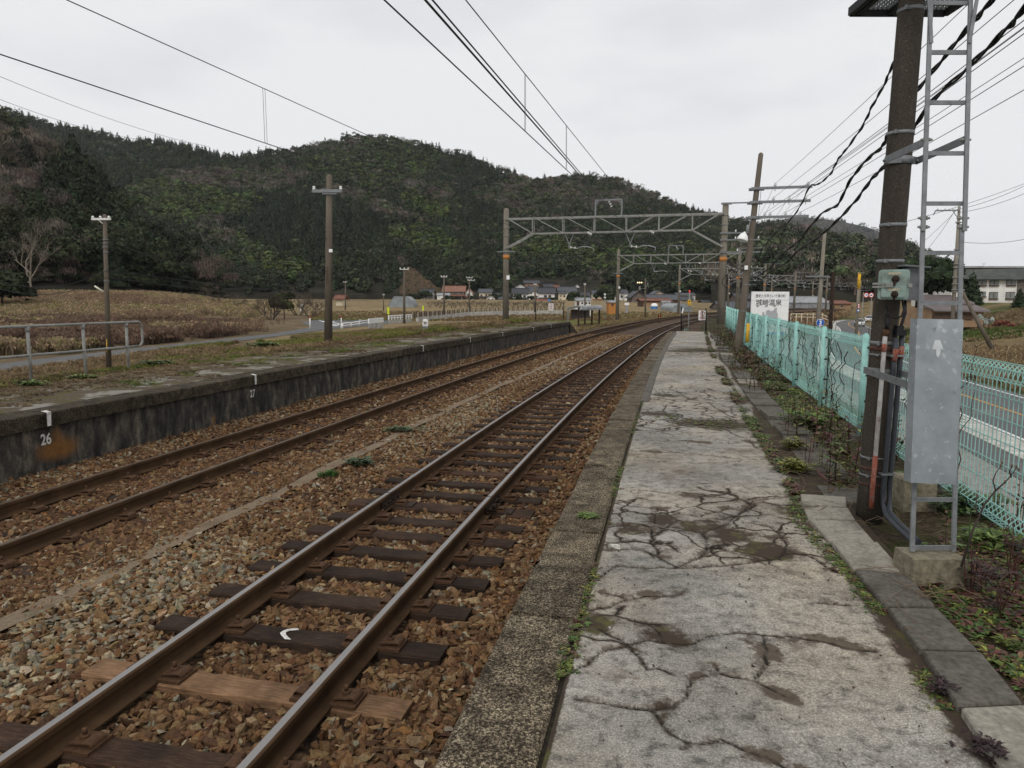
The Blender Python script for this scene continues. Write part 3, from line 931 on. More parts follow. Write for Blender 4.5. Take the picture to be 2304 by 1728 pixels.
# white tick marks with the car-stop numbers 26 and 27
for (u, v, num) in [(106, 942, '26'), (575, 860, '27'), (952, 783, None), (1058, 763, None), (1131, 748, None), (1200, 737.5, None), (1240, 731, None)]:
    d = ray(u, v)
    best = min(np.arange(3, 60, .05), key=lambda q: abs(so(d[0] * q / d[1], q)[1][0] - LEDGE))
    s_ = so(d[0] * best / d[1], best)[0][0]
    mb = MB()
    w = .035
    mb.add([t3(s_ - w, LEDGE + .014, LZ - .17), t3(s_ + w * .6, LEDGE + .014, LZ - .17), t3(s_ + w, LEDGE + .014, LZ + .01), t3(s_ - w, LEDGE + .014, LZ + .01), t3(s_ + w, LEDGE - .06, LZ + .029), t3(s_ - w * 1.5, LEDGE - .06, LZ + .029)],
           [(0, 1, 2, 3), (3, 2, 4, 5)])
    mb.build('tick_mark', M['white_worn'], far_platform)
    if num:
        Mx = Matrix.Translation(Vector(t3(s_ + .02, LEDGE - .083, LZ - .36)) - Vector(floc)) @ Matrix.Rotation(-th(s_) + R(90), 4, 'Z') @ Matrix.Rotation(R(90), 4, 'X')
        text_mesh('number_mark', num, .20, M['white_worn'], far_platform, Mx, .004, .8)
# ================================================================== rails
PROF = [(-.0625, -.153), (.0625, -.153), (.0625, -.142), (.012, -.122), (.008, -.115), (.008, -.05), (.014, -.042), (.0325, -.036), (.0325, -.007), (.027, -.001), (.016, 0),
        (-.016, 0), (-.027, -.001), (-.0325, -.007), (-.0325, -.036), (-.014, -.042), (-.008, -.05), (-.008, -.115), (-.012, -.122), (-.0625, -.142)]
RSS = np.concatenate([np.arange(-6, 20, .5), np.arange(20, 300, 1.0)])
def rail(oc, label, top):
    n = len(PROF); V = []
    for s in RSS:
        for (a, b) in PROF: V.append(t3(s, oc + a, RAILZ + b))
    V = np.array(V)
    F, mi = [], []
    for i in range(len(RSS) - 1):
        for k in range(n):
            F.append((i * n + k, (i + 1) * n + k, (i + 1) * n + (k + 1) % n, i * n + (k + 1) % n))
            mi.append(1 if k in (10, 11) else 0)
    o = np_mesh('rail', V, np.array(F), [M['railside'], top], mi=mi)
    return tag(o, label, 'rail')
r_a = rail(-GAUGE, 'polished steel rail of the nearer track, the one away from the platform', M['railtop'])
r_b = rail(GAUGE, 'polished steel rail nearest the foreground platform edge', M['railtop'])
r_c = rail(TRACK2 - GAUGE, 'dull brown rail running closest to the stained far platform wall', M['railtop_dull'])
r_d = rail(TRACK2 + GAUGE, 'dull brown rail of the farther track, on its inner side', M['railtop_dull'])
def fishplate(ro, oc, s, mess=False):
    for sd in (-1, 1):
        mb = MB()
        t = th(s)
        c = t3(s, oc + sd * .022, RAILZ - .080)
        mb.box(c, (.022, .50, .062), rz=-t)
        mb.box(t3(s, oc + sd * .034, RAILZ - .112), (.034, .50, .014), rz=-t)
        for q in (-.19, -.07, .07, .19):
            mb.cyl(t3(s + q, oc + sd * .03, RAILZ - .08), t3(s + q, oc + sd * .058, RAILZ - .08), .015, .015, 6)
        if mess and sd > 0:
            for q in range(9):
                p = t3(s + random.uniform(-.2, .25), oc + .05, RAILZ - .05)
                pts = [Vector(p) + Vector((random.uniform(-.02, .05), random.uniform(-.06, .06), -.012 * i)) for i in range(7)]
                mb.tube(pts, .007, 5)
        mb.build('fishplate', M['rustdark'], ro)
    mb = MB(); mb.box(t3(s, oc, RAILZ - .012), (.069, .007, .03), rz=-th(s)); mb.build('joint_gap', M['black_paint'], ro)
fishplate(r_a, -GAUGE, 7.75); fishplate(r_b, GAUGE, 7.85, True)
for s in (32.7,): fishplate(r_a, -GAUGE, s); fishplate(r_b, GAUGE, s, True)
for s in (19.4, 44.5): fishplate(r_c, TRACK2 - GAUGE, s); fishplate(r_d, TRACK2 + GAUGE, s, True)

# ================================================================== sleepers with spring clips
def sleeper_mesh(w=.20, L=2.1, h=.14, seed=0):
    rr = random.Random(seed)
    nx = 22
    V, F = [], []
    for i in range(nx):
        xx = -L / 2 + L * i / (nx - 1)
        e = rr.uniform(-.006, .006); e2 = rr.uniform(-.006, .006); q = rr.uniform(-.004, .004)
        for (yy, zz) in ((-w / 2 + e, -h), (-w / 2 + e, -.012), (-w / 2 + e + .012, q), (w / 2 + e2 - .012, q), (w / 2 + e2, -.012), (w / 2 + e2, -h)):
            V.append((xx, yy, zz))
    for i in range(nx - 1):
        for k in range(6):
            F.append((i * 6 + k, i * 6 + (k + 1) % 6, (i + 1) * 6 + (k + 1) % 6, (i + 1) * 6 + k))
    F += [tuple(range(6))[::-1], tuple(range((nx - 1) * 6, nx * 6))]
    mb = MB(); mb.add(V, F)
    return mb
def clip_mesh():
    """tie plate edge, rolled spring leaf and bolt, seen from its rail at x = 0"""
    mb = MB()
    mb.box((.055, 0, .008), (.13, .15, .016))
    pr = [(.0, .030), (.05, .036), (.085, .040)]
    for k in range(9):
        a = R(90 - 30 * k)
        pr.append((.092 + .022 * math.cos(a), .020 + .022 * math.sin(a)))
    th_ = .007
    V, F = [], []
    for (a, b) in pr:
        V += [(a, -.048, b), (a, .048, b), (a, .048, b - th_), (a, -.048, b - th_)]
    for i in range(len(pr) - 1):
        for k in range(4): F.append((i * 4 + k, i * 4 + (k + 1) % 4, (i + 1) * 4 + (k + 1) % 4, (i + 1) * 4 + k))
    mb.add(V, F)
    mb.cyl((.045, 0, .03), (.045, 0, .05), .02, .02, 6)
    mb.cyl((.045, 0, .05), (.045, 0, .075), .010, .010, 6)
    return mb
s_proto = [sleeper_mesh(seed=k) for k in range(4)]
clip_d = None
NEARS = [1.45, 2.1, 2.75, 3.4, 4.08, 4.74, 5.34, 5.88, 6.4, 6.88, 7.32, 7.84, 8.35, 8.87, 9.43, 10.02, 10.6]
while NEARS[-1] < 62: NEARS.append(NEARS[-1] + .58 + random.uniform(-.03, .03))
FARS = [3.2 + .70 * k + random.uniform(-.04, .04) for k in range(88)]
me_cache = {}
def put_sleeper(s, oc, variant, label, group, clips=True, mat='sleeper', sink=0.0, dx=0.0, w=None):
    global clip_d
    key = (variant, mat, w)
    if key not in me_cache:
        o = (sleeper_mesh(w=w) if w else s_proto[variant]).build('sleeper', M[mat]); me_cache[key] = o.data
    else:
        o = bpy.data.objects.new('sleeper', me_cache[key]); COL.objects.link(o)
    o.location = t3(s, oc + dx, SLPZ - sink)
    o.rotation_euler = (0, 0, -th(s) + random.uniform(-.015, .015))
    tag(o, label, 'sleeper', group)
    if clips:
        for rail_o in (-GAUGE, GAUGE):
            for sd in (-1, 1):
                if clip_d is None:
                    c = clip_mesh().build('spring_clip', M['rust'], o, world=False); clip_d = c.data
                else:
                    c = bpy.data.objects.new('spring_clip', clip_d); COL.objects.link(c); c.parent = o
                c.location = (rail_o + sd * .058 - dx, 0, sink); c.scale = (1.2, 1.15, 1.25)
                c.rotation_euler = (0, 0, 0 if sd > 0 else math.pi)
    return o
for k, s in enumerate(NEARS):
    v = k % 4
    if k == 4:
        put_sleeper(s, 0, v, 'newer pale tan sleeper among the dark ones in the foreground', None, mat='sleeper_new')
    elif k == 5:
        o = put_sleeper(s, 0, v, 'dark sleeper marked with a white painted arrow head', None)
        mb = MB()
        P = [(-.05, -.005), (-.02, -.03), (.03, -.062), (.075, -.058), (.05, -.045), (.0, -.012), (-.015, .01), (.0, .03), (.055, .05), (.03, .066), (-.03, .045), (-.048, .02)]
        mb.add([(x - .08, y * 1.3, .0045) for x, y in P], [(0, 1, 5, 6), (1, 2, 4, 5), (2, 3, 4), (0, 6, 7, 11), (7, 8, 10, 11), (8, 9, 10)])
        mb.build('arrow_mark', M['white_worn'], o, world=False)
    elif k == 11:
        o = put_sleeper(s, 0, v, 'wide dark sleeper under the rail joint with flat steel plates', None, w=.27, clips=False)
        for ro in (-GAUGE, GAUGE):
            for sd in (-1, 1):
                mb = MB(); mb.box((ro + sd * .16, 0, .008), (.21, .20, .016)); mb.cyl((ro + sd * .22, -.06, .016), (ro + sd * .22, -.06, .02), .018, .018, 6)
                mb.build('base_plate', M['rustdark'], o, world=False)
                c = bpy.data.objects.new('spring_clip', clip_d); COL.objects.link(c); c.parent = o
                c.location = (ro + sd * .058, 0, .012); c.rotation_euler = (0, 0, 0 if sd > 0 else math.pi)
    else:
        put_sleeper(s, 0, v, 'dark wooden sleeper under the nearer, polished rails', 'sleepers of the nearer track', clips=s < 26)
for k, s in enumerate(FARS):
    put_sleeper(s, TRACK2, k % 4, 'dark sleeper half buried in stones under the dull brown rails', 'sleepers of the farther track', clips=s < 24, sink=.015)

# ================================================================== ballast
def bed_z(s, o):
    x, y = tp(s, o)
    z = -.955 + .035 * (fbm(x * 1.3, y * 1.3, 3) - .5)
    z = z - .022 * np.exp(-(o / 1.15) ** 4)
    z = z - .015 * np.exp(-((o + 1.9) / .35) ** 2)
    z = np.where(o > 1.2, z - .04 * np.clip((o - 1.2) / .4, 0, 1), z)
    z = np.where(o < -4.9, z + .055 * np.clip((-4.9 - o) / .4, 0, 1), z)
    far = np.clip((s - 47.5) / 2.5, 0, 1)
    z = np.where(o < -5.6, z - far * np.clip((-5.6 - o) / 1.8, 0, 1) * .65 - .1 * (1 - far), z)
    far2 = np.clip((s - 32.6) / .6, 0, 1)
    z = np.where(o > 2.0, z - far2 * np.clip((o - 2.0) / 1.4, 0, 1) * .25 - .02 * (1 - far2), z)
    return z
bed = sheet('ballast_bed', np.concatenate([np.arange(-6, 30, .3), np.arange(30, 300, 1.0)]),
            np.concatenate([np.linspace(-7.4, -5.6, 5), np.linspace(-5.4, 1.82, 40), np.linspace(2.2, 3.4, 4)]), lambda s, o: bed_z(s, o) - np.where((s < PLAT_END) & (o > 1.9), .25, 0), M['bed'])
# icosahedral angular stones
PH_ = (1 + 5 ** .5) / 2
ICO = np.array([(-1, PH_, 0), (1, PH_, 0), (-1, -PH_, 0), (1, -PH_, 0), (0, -1, PH_), (0, 1, PH_), (0, -1, -PH_), (0, 1, -PH_), (PH_, 0, -1), (PH_, 0, 1), (-PH_, 0, -1), (-PH_, 0, 1)]) / 1.902
ICF = np.array([(0, 11, 5), (0, 5, 1), (0, 1, 7), (0, 7, 10), (0, 10, 11), (1, 5, 9), (5, 11, 4), (11, 10, 2), (10, 7, 6), (7, 1, 8), (3, 9, 4), (3, 4, 2), (3, 2, 6), (3, 6, 8), (3, 8, 9), (4, 9, 5), (2, 4, 11), (6, 2, 10), (8, 6, 7), (9, 8, 1)])
STT = []
for k in range(18):
    v = ICO * RNG.uniform(.50, 1.25, (12, 1)) + RNG.normal(0, .14, (12, 3))
    for _ in range(3):
        nn = RNG.normal(size=3); nn /= np.linalg.norm(nn); hgt_ = RNG.uniform(.35, .6)
        dd_ = v @ nn; v = v - np.clip(dd_ - hgt_, 0, None)[:, None] * nn
    v = v * np.array([RNG.uniform(1.05, 1.6), RNG.uniform(.8, 1.1), RNG.uniform(.5, .8)])
    STT.append((v, ICF))
def stone_field(n, s0, s1, o0, o1, size, power=1.0):
    s = s0 + (s1 - s0) * RNG.random(n) ** power
    o = RNG.uniform(o0, o1, n)
    x, y = tp(s, o)
    z = bed_z(s, o)
    u, v, w = proj(np.stack([x, y, z], 1))
    ok = (u > -260) & (u < PW + 260) & (v < PH + 260) & (w > .5)
    ok &= ~((np.abs(np.abs(o) - GAUGE) < .075) | (np.abs(np.abs(o - TRACK2) - GAUGE) < .075))
    ns, fs = np.array(NEARS), np.array(FARS)
    dn = np.abs(s[:, None] - ns[None]).min(1); df = np.abs(s[:, None] - fs[None]).min(1)
    j = RNG.random(n)
    ok &= ~((np.abs(o) < 1.06) & (dn < .115) & (j > .012))
    ok &= ~((np.abs(o - TRACK2) < 1.02) & (df < .10) & (j > .42))
    dd = np.abs(o + 2.13 + .03 * np.sin(s * .5))
    ok &= ~((dd < .10) & (j > np.clip(.04 + 1.5 * (fbm(s * .7, o * 5, 3) - .50), .04, .9)))
    s, o, x, y, z, j = s[ok], o[ok], x[ok], y[ok], z[ok], j[ok]
    return s, o, x, y, z
def stone_cols(s, o):
    n = len(s)
    pal = np.array([(.150, .082, .042), (.190, .112, .056), (.235, .152, .080), (.108, .060, .034), (.27, .185, .10), (.33, .25, .155), (.25, .24, .19), (.40, .36, .27), (.24, .125, .05)])
    p = np.tile(np.array([.26, .24, .15, .13, .09, .05, .03, .02, .03]), (n, 1))
    near = np.exp(-((o + 1.65) / .55) ** 2) * np.clip(.55 + .8 * np.sin(s * .55 + .3) + 1.2 * (s < 6.5), .15, 1.6)       # fresher grey stone by the strip
    p += near[:, None] * np.array([-.12, -.1, .02, -.06, .08, .12, .20, .14, 0])
    wallside = np.clip((-4.85 - o) / .4, 0, 1)
    p += wallside[:, None] * np.array([-.12, -.1, -.04, .12, .0, .03, .10, .01, 0])
    tr = np.exp(-((o - TRACK2) / 1.0) ** 2)
    p += tr[:, None] * np.array([.14, -.02, -.03, .10, -.04, -.02, 0, 0, 0])
    lit = np.clip(np.sin(s * 1.1) * .5 + .3, 0, 1) * (np.abs(o) < .5)  # bands with more of the paler stones between the nearer rails
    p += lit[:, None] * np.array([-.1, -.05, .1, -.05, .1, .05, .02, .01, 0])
    p = np.clip(p, .002, None); p /= p.sum(1)[:, None]
    k = (p.cumsum(1) < RNG.random((n, 1))).sum(1).clip(0, 8)
    return pal[k] * RNG.uniform(.66, 1.2, (n, 1)) * np.array([.80, .735, .655]) * RNG.uniform(.95, 1.05, (n, 3))
parts = []
for (n, s0, s1, o0, o1, sz, jit) in [(30000, 1.3, 7.5, -3.2, 1.78, .036, .017), (27000, 3.0, 10, -5.5, -2.0, .035, .016), (26000, 7.5, 14, -5.5, 1.76, .036, .018), (34000, 14, 27, -5.5, 1.76, .040, .02), (22000, 27, 48, -5.5, 1.76, .052, .02), (3500, 33, 46, 1.7, 3.3, .05, .02)]:
    s, o, x, y, z = stone_field(n, s0, s1, o0, o1, sz)
    k = len(s)
    sz_ = sz * RNG.uniform(.42, 1.0, k) ** .9 * np.where(RNG.random(k) < .10, 1.45, 1.12)
    # flat sides tend to lie level
    m1 = rot_rand(k); m2 = rot_z(RNG.random(k) * 6.28)
    fl = RNG.random(k) < .55
    tilt = m2.copy()
    a = RNG.normal(0, .35, k); T_ = np.zeros((k, 3, 3)); T_[:, 0, 0] = 1; T_[:, 1, 1] = np.cos(a); T_[:, 1, 2] = -np.sin(a); T_[:, 2, 1] = np.sin(a); T_[:, 2, 2] = np.cos(a)
    tilt = np.einsum('nij,njk->nik', T_, m2)
    m = np.where(fl[:, None, None], tilt, m1)
    zz = z + RNG.uniform(-.6, 1.0, k) * jit + .006
    parts.append(scatter(STT, np.stack([x, y, zz], 1), m, sz_, stone_cols(s, o)))
b = 0; Vs, Ts, Cs = [], [], []
for v, t, c in parts:
    Vs.append(v); Ts.append(t + b); Cs.append(c); b += len(v)
bal = np_mesh('ballast', np.concatenate(Vs), np.concatenate(Ts), M['stone'], col=np.concatenate(Cs))
tag(bal, kind='stuff')
# the concrete strip showing through between the two tracks
def strip_z(s, o): return -.945 + .012 * np.sin(s * 2.1) + .02 * (vnoise(s * 1.2, o * 3) - .5)
ssx = np.arange(1, 46, .25)
SGx, OGx = np.meshgrid(ssx, np.linspace(-.10, .10, 5), indexing='ij')
oc = -2.13 - .03 * np.sin(SGx * .5) + OGx
x, y = tp(SGx.ravel(), oc.ravel())
nS, nO = SGx.shape
ii = (np.arange(nS - 1)[:, None] * nO + np.arange(nO - 1)[None]).ravel()
o = np_mesh('concrete_strip', np.stack([x, y, strip_z(SGx.ravel(), oc.ravel()) + .004], 1), np.stack([ii, ii + nO, ii + nO + 1, ii + 1], 1)[:, ::-1], M['strip'], smooth=True)
tag(o, 'half buried tan concrete strip running between the two tracks', 'drain strip')
# ================================================================== ground
FIELD, RFIELD = -1.6, -3.5
def smooth(a, b, x):
    t = np.clip((x - a) / (b - a), 0, 1)
    return t * t * (3 - 2 * t)
RLn = [(9.0, -10), (11.6, 0), (18.3, 26.5), (24.4, 51.6), (29.6, 66.2), (35.3, 79.0), (42.5, 93.0), (49.5, 107.5), (57.0, 124.5), (66.5, 147), (80, 172), (100, 200)]
def ground_z(x, y):
    x, y = np.asarray(x, float), np.asarray(y, float)
    s, o = so(x, y)
    r = np.hypot(x, y)
    back = np.where(s < LEND, 9.0, 6.6)
    zl = -.22 - 1.38 * smooth(0, 3.4, -o - back) + 2.7 * smooth(150, 340, r)
    zl = np.where(s < LEND, zl, np.minimum(zl, -1.15))
    zl = np.where(r > 170, -1.6 + 2.7 * smooth(150, 340, r), zl)
    zr = RFIELD + 2.0 * smooth(85, 112, r) + 2.4 * smooth(112, 165, r) + .5 * smooth(170, 300, r)
    yy_ = np.clip(y, -10, 200); rc_ = np.interp(yy_, [p[1] for p in RLn], [p[0] for p in RLn]) + 2.6
    wr_ = 1 - smooth(7, 26, np.abs(x - rc_) * .9)
    wr_ = wr_ * (1 - smooth(178, 215, y))
    zr = zr * (1 - wr_) + np.minimum(zr, RFIELD) * wr_
    zr = np.where(s > 32, np.where(o < 3.4, -1.3, np.maximum(zr, -1.3 - (o - 3.4) * .55)), zr)
    pxx = PW / 2 + FPX * x / np.maximum(y, 1)
    zl = np.where((s > 20) & (o < -16) & (y > 60), np.maximum(zl, -1.6 + 3.6 * smooth(80, 140, y) * (1 - smooth(300, 760, pxx))), zl)
    # where the road bends away it stays on the level, so the far rise waits for it
    zc = -1.6 + 0 * x
    z = np.where(o < -6.4, zl, np.where(o > 2.5, zr, zc))
    under = (s < 33) & (o > -9.3) & (o < 4.6)
    return np.where(under | ((o > -9.0) & (o < 4.4) & (s < LEND)), np.minimum(z, -1.7), z)
NA, NR = 300, 190
az = np.linspace(R(-62), R(62), NA)
rad = 1.2 * (1000 / 1.2) ** (np.linspace(0, 1, NR))
AG, RG = np.meshgrid(az, rad, indexing='ij')
gx_, gy_ = (RG * np.sin(AG)).ravel(), (RG * np.cos(AG)).ravel() - 1.0
gz_ = ground_z(gx_, gy_)
s_, o_ = so(gx_, gy_)
r_ = np.hypot(gx_, gy_)
c = np.tile(np.array([.235, .175, .095]), (len(gx_), 1))
bank = np.clip((-o_ - 9) / 1.5, 0, 1) * np.clip((27 + o_) / 4, 0, 1) * (s_ < 110)
c = c * (1 - bank[:, None]) + bank[:, None] * np.array([.135, .135, .038])
reed = (o_ < -17.5) & (r_ < 130) & (gx_ < -12 - .12 * gy_)
c[reed] = (.16, .115, .07)
n = fbm(gx_ * .03, gy_ * .05, 4)
c *= (.75 + .5 * n)[:, None]
rt = o_ > 3
c[rt] = np.where((fbm(gx_[rt] * .05, gy_[rt] * .09, 4) > .53)[:, None], np.array([.085, .088, .028]), np.array([.185, .135, .07]))
c[rt & (o_ < 10) & (s_ < 40)] = (.10, .10, .045)
ii = (np.arange(NA - 1)[:, None] * NR + np.arange(NR - 1)[None]).ravel()
g = np_mesh('ground', np.stack([gx_, gy_, gz_], 1), np.stack([ii, ii + NR, ii + NR + 1, ii + 1], 1)[:, ::-1], M['ground'], col=c, smooth=True)
g['kind'] = 'structure'
def flat(name, pts, mat, kind='structure', z=None):
    mb = MB(); mb.add([(p[0], p[1], p[2] if z is None else z) for p in pts], [tuple(range(len(pts)))])
    o = mb.build(name, mat)
    if kind: o['kind'] = kind
    return o
# farm road beyond the far platform, and the junction with its hatched marking
lo = [(-250, 864), (-150, 852), (0, 834.6), (150, 816), (300, 797), (450, 778), (600, 759.5), (700, 746), (762, 739)]
up = [(-250, 846), (-150, 835), (0, 818), (150, 801), (300, 784), (450, 768.5), (600, 752), (660, 743), (700, 736)]
mb = MB()
for k in range(len(lo) - 1):
    mb.quad(at(*lo[k], FIELD + .03), at(*lo[k + 1], FIELD + .03), at(*up[k + 1], FIELD + .03), at(*up[k], FIELD + .03))
mb.quad(at(762, 739, FIELD + .03), at(885, 727, FIELD + .03), at(880, 716.5, FIELD + .03), at(700, 736, FIELD + .03))
mb.add([at(700, 736, FIELD + .03), at(880, 716.5, FIELD + .03), at(700, 716, FIELD + .03), at(672, 722, FIELD + .03)], [(0, 1, 2, 3)])
mb.add([at(880, 716.5, FIELD + .03), at(885, 727, FIELD + .03), at(980, 712, FIELD + .03), at(1130, 703.5, FIELD + .03), at(1130, 701.5, FIELD + .03), at(960, 707, FIELD + .03)], [(0, 1, 2, 5), (5, 2, 3, 4)])
mb.build('farm_road', M['asphalt'])['kind'] = 'structure'
mb = MB()
zz = FIELD + .036
for P in ([(703, 718), (715, 716.4), (728, 717.2), (716, 718.8)], [(713, 720.2), (729, 718.4), (731, 719.8), (722, 721.6)], [(721, 723.2), (731, 721.8), (732, 723.4), (728, 724.6)],
          [(747, 722.4), (756, 725), (752, 726), (746, 724.4)], [(748, 728.6), (758, 728), (757, 729.6), (747, 730.4)], [(746, 731.6), (760, 731), (754, 733), (748, 733)],
          [(756, 725), (763, 727.8), (764, 730.4), (758, 733.2), (753, 733.4), (760, 730.4), (760, 728.4)], [(806, 719), (838, 718.6), (838, 720), (808, 720.6)]):
    mb.add([at(u, v, zz) for u, v in P], [tuple(range(len(P)))])
mb.build('road_marking', M['road_white'])['kind'] = 'structure'
# main road on the right, well below the railway
def road_pts(off):
    out = []
    for k, p in enumerate(RLn):
        a = np.array(RLn[max(k - 1, 0)]); b = np.array(RLn[min(k + 1, len(RLn) - 1)])
        d = (b - a) / np.linalg.norm(b - a)
        out.append((p[0] + d[1] * off, p[1] - d[0] * off))
    q = []
    for k in range(len(out) - 1):
        for j in range(8):
            t = j / 8
            p0, p1, p2, p3 = [np.array(out[i]) for i in (max(k - 1, 0), k, k + 1, min(k + 2, len(out) - 1))]
            q.append(.5 * ((2 * p1) + (-p0 + p2) * t + (2 * p0 - 5 * p1 + 4 * p2 - p3) * t * t + (-p0 + 3 * p1 - 3 * p2 + p3) * t ** 3))
    q.append(np.array(out[-1]))
    return q
def band(name, a, b, z, mat, kind='structure'):
    A, B = road_pts(a), road_pts(b)
    mb = MB()
    for i in range(len(A) - 1):
        mb.quad((*A[i], z), (*B[i], z), (*B[i + 1], z), (*A[i + 1], z))
    o = mb.build(name, mat); o['kind'] = kind
    return o
Z0 = RFIELD + .02
band('road', -.05, 5.6, Z0 + .03, M['asphalt'])
band('road_shoulder', -1.3, -.05, Z0 + .026, M['pale_concrete'])
band('gutter', -1.45, -1.3, Z0 + .022, M['kerb_dark'])
band('pavement', -2.5, -1.45, Z0 + .03, M['asphalt'])
band('gravel', -5.8, -2.5, Z0 + .012, M['gravel'])
for nm, a, w, m in (('road_marking', 0, .16, 'road_white'), ('road_marking', 2.43, .14, 'road_orange'), ('road_marking', 4.95, .16, 'road_white')):
    band(nm, a, a + w, Z0 + .036, M[m])
flat('gravel_track', [at(2120, 781, RFIELD + .02), at(2420, 784, RFIELD + .02), at(2420, 774, RFIELD + .02), at(2120, 773, RFIELD + .02)], M['gravel'])

# ================================================================== wooded hills
def tri_soup(cent, nrm, size, rs, elong=1.0):
    """small leaf-clump triangles at centres, roughly facing nrm"""
    k = len(cent)
    n = nrm + rs.normal(0, .45, (k, 3)); n /= np.linalg.norm(n, axis=1)[:, None] + 1e-9
    u = np.cross(n, rs.normal(size=(k, 3))); u /= np.linalg.norm(u, axis=1)[:, None] + 1e-9
    w = np.cross(n, u)
    sz = size * rs.uniform(.6, 1.4, (k, 1))
    a = cent + u * sz * elong; b = cent - u * sz * .6 * elong + w * sz * .75; c_ = cent - u * sz * .6 * elong - w * sz * .75
    V = np.stack([a, b, c_], 1).reshape(-1, 3)
    return V, np.arange(3 * k).reshape(-1, 3), np.repeat(rs.uniform(.55, 1.45, k), 3)
def t_conifer(seed, n=150, size=.125):
    """unit-height cone of drooping boughs"""
    rs = np.random.default_rng(seed)
    h = 1 - np.sqrt(rs.random(n)) * .92
    a = rs.random(n) * 6.283
    r = (1 - h) ** .8 * .27 * rs.uniform(.55, 1.08, n) * (1 + .25 * np.sin(h * 40 + a * 2))
    cen = np.stack([r * np.cos(a), r * np.sin(a), h + rs.normal(0, .01, n)], 1)
    nr = np.stack([np.cos(a), np.sin(a), np.full(n, .55)], 1)
    return tri_soup(cen, nr, size * (.45 + .75 * (1 - h))[:, None] * .62, rs, 1.3)
def t_round(seed, n=180, size=.088, blobs=7, sq=.85, top=.62):
    rs = np.random.default_rng(seed)
    bc = np.stack([rs.normal(0, .20, blobs), rs.normal(0, .20, blobs), rs.uniform(.38, .80, blobs)], 1)
    br = rs.uniform(.15, .26, blobs)
    k = rs.integers(0, blobs, n)
    d = rs.normal(size=(n, 3)); d[:, 2] = np.abs(d[:, 2]) * .9 - .25; d /= np.linalg.norm(d, axis=1)[:, None]
    cen = bc[k] + d * br[k][:, None] * rs.uniform(.75, 1.05, (n, 1)) * np.array([1, 1, sq])
    V, T, c_ = tri_soup(cen, d, size, rs, 1.1)
    bv = rs.uniform(.65, 1.35, blobs)
    return V, T, c_ * np.repeat(bv[k], 3)
def t_bamboo(seed, n=160):
    """plumes that arch over at the tip"""
    rs = np.random.default_rng(seed)
    P, N = [], []
    for q in range(9):
        a = rs.random() * 6.283; r0 = rs.uniform(0, .18); hh = rs.uniform(.72, 1.0)
        bx, by = r0 * math.cos(a), r0 * math.sin(a)
        for j in range(n // 9):
            t = rs.uniform(.35, 1.0)
            arch = max(0, t - .6) ** 1.6 * .7
            P.append((bx + math.cos(a) * arch + rs.normal(0, .05), by + math.sin(a) * arch + rs.normal(0, .05), hh * (t - max(0, t - .8) * .9) + rs.normal(0, .02)))
            N.append((math.cos(a) * .6, math.sin(a) * .6, .8))
    return tri_soup(np.array(P), np.array(N), .085 if n < 500 else .05, rs, 1.25)
def t_bare(seed, depth=4, k0=4, thick=.012):
    """unit-height leafless tree as thin ribbons"""
    rs = random.Random(seed)
    V, T, Cc = [], [], []
    def rib(a, b, w0, w1, s):
        d = b - a; u = d.cross(Vector((rs.uniform(-1, 1), rs.uniform(-1, 1), rs.uniform(-.2, .2))))
        if u.length < 1e-6: return
        u.normalize()
        i = len(V); V.extend([a + u * w0, a - u * w0, b - u * w1, b + u * w1]); T.extend([(i, i + 1, i + 2), (i, i + 2, i + 3)]); Cc.extend([s] * 4)
    def grow(p, d, L, w, lv):
        q = p + d * L
        rib(p, q, w, w * .65, 1.3 if lv == depth else rs.uniform(.6, 1.2))
        if lv == 0: return
        for j in range(rs.randint(2, k0)):
            nd = (d + Vector((rs.gauss(0, .42), rs.gauss(0, .42), rs.gauss(.12, .25)))).normalized()
            grow(p + d * L * rs.uniform(.55, 1.0), nd, L * rs.uniform(.55, .8), w * .6, lv - 1)
    grow(Vector((0, 0, 0)), Vector((rs.uniform(-.06, .06), rs.uniform(-.06, .06), 1)).normalized(), .32, thick, depth)
    V = np.array([tuple(v) for v in V]); V /= V[:, 2].max()
    return V, np.array(T), np.array(Cc)
TC = [t_conifer(k) for k in range(5)]
TR = [t_round(20 + k) for k in range(5)]
TB = [t_bamboo(40 + k) for k in range(4)]
def t_twig(seed, n=190, size=.06):
    rs = np.random.default_rng(seed); V, T, C = t_round(seed, n, size, 8, .9)
    V = V.reshape(-1, 3, 3); c = V.mean(1, keepdims=True); d = V - c; d[..., :2] *= .38; d[..., 2] *= 1.7
    return (c + d).reshape(-1, 3), T, C
TN = [t_twig(60 + k) for k in range(4)] + [t_bare(64 + k, 4, 4, .022) for k in range(2)]
FT = TC + TR + TB + TN
PICKS = {'c': (0, 5), 'r': (5, 10), 'b': (10, 14), 'n': (14, 20)}
BASEC = {'c': (.030, .040, .022), 'r': (.045, .056, .027), 'b': (.082, .112, .036), 'n': (.115, .097, .08), 'd': (.023, .031, .017)}
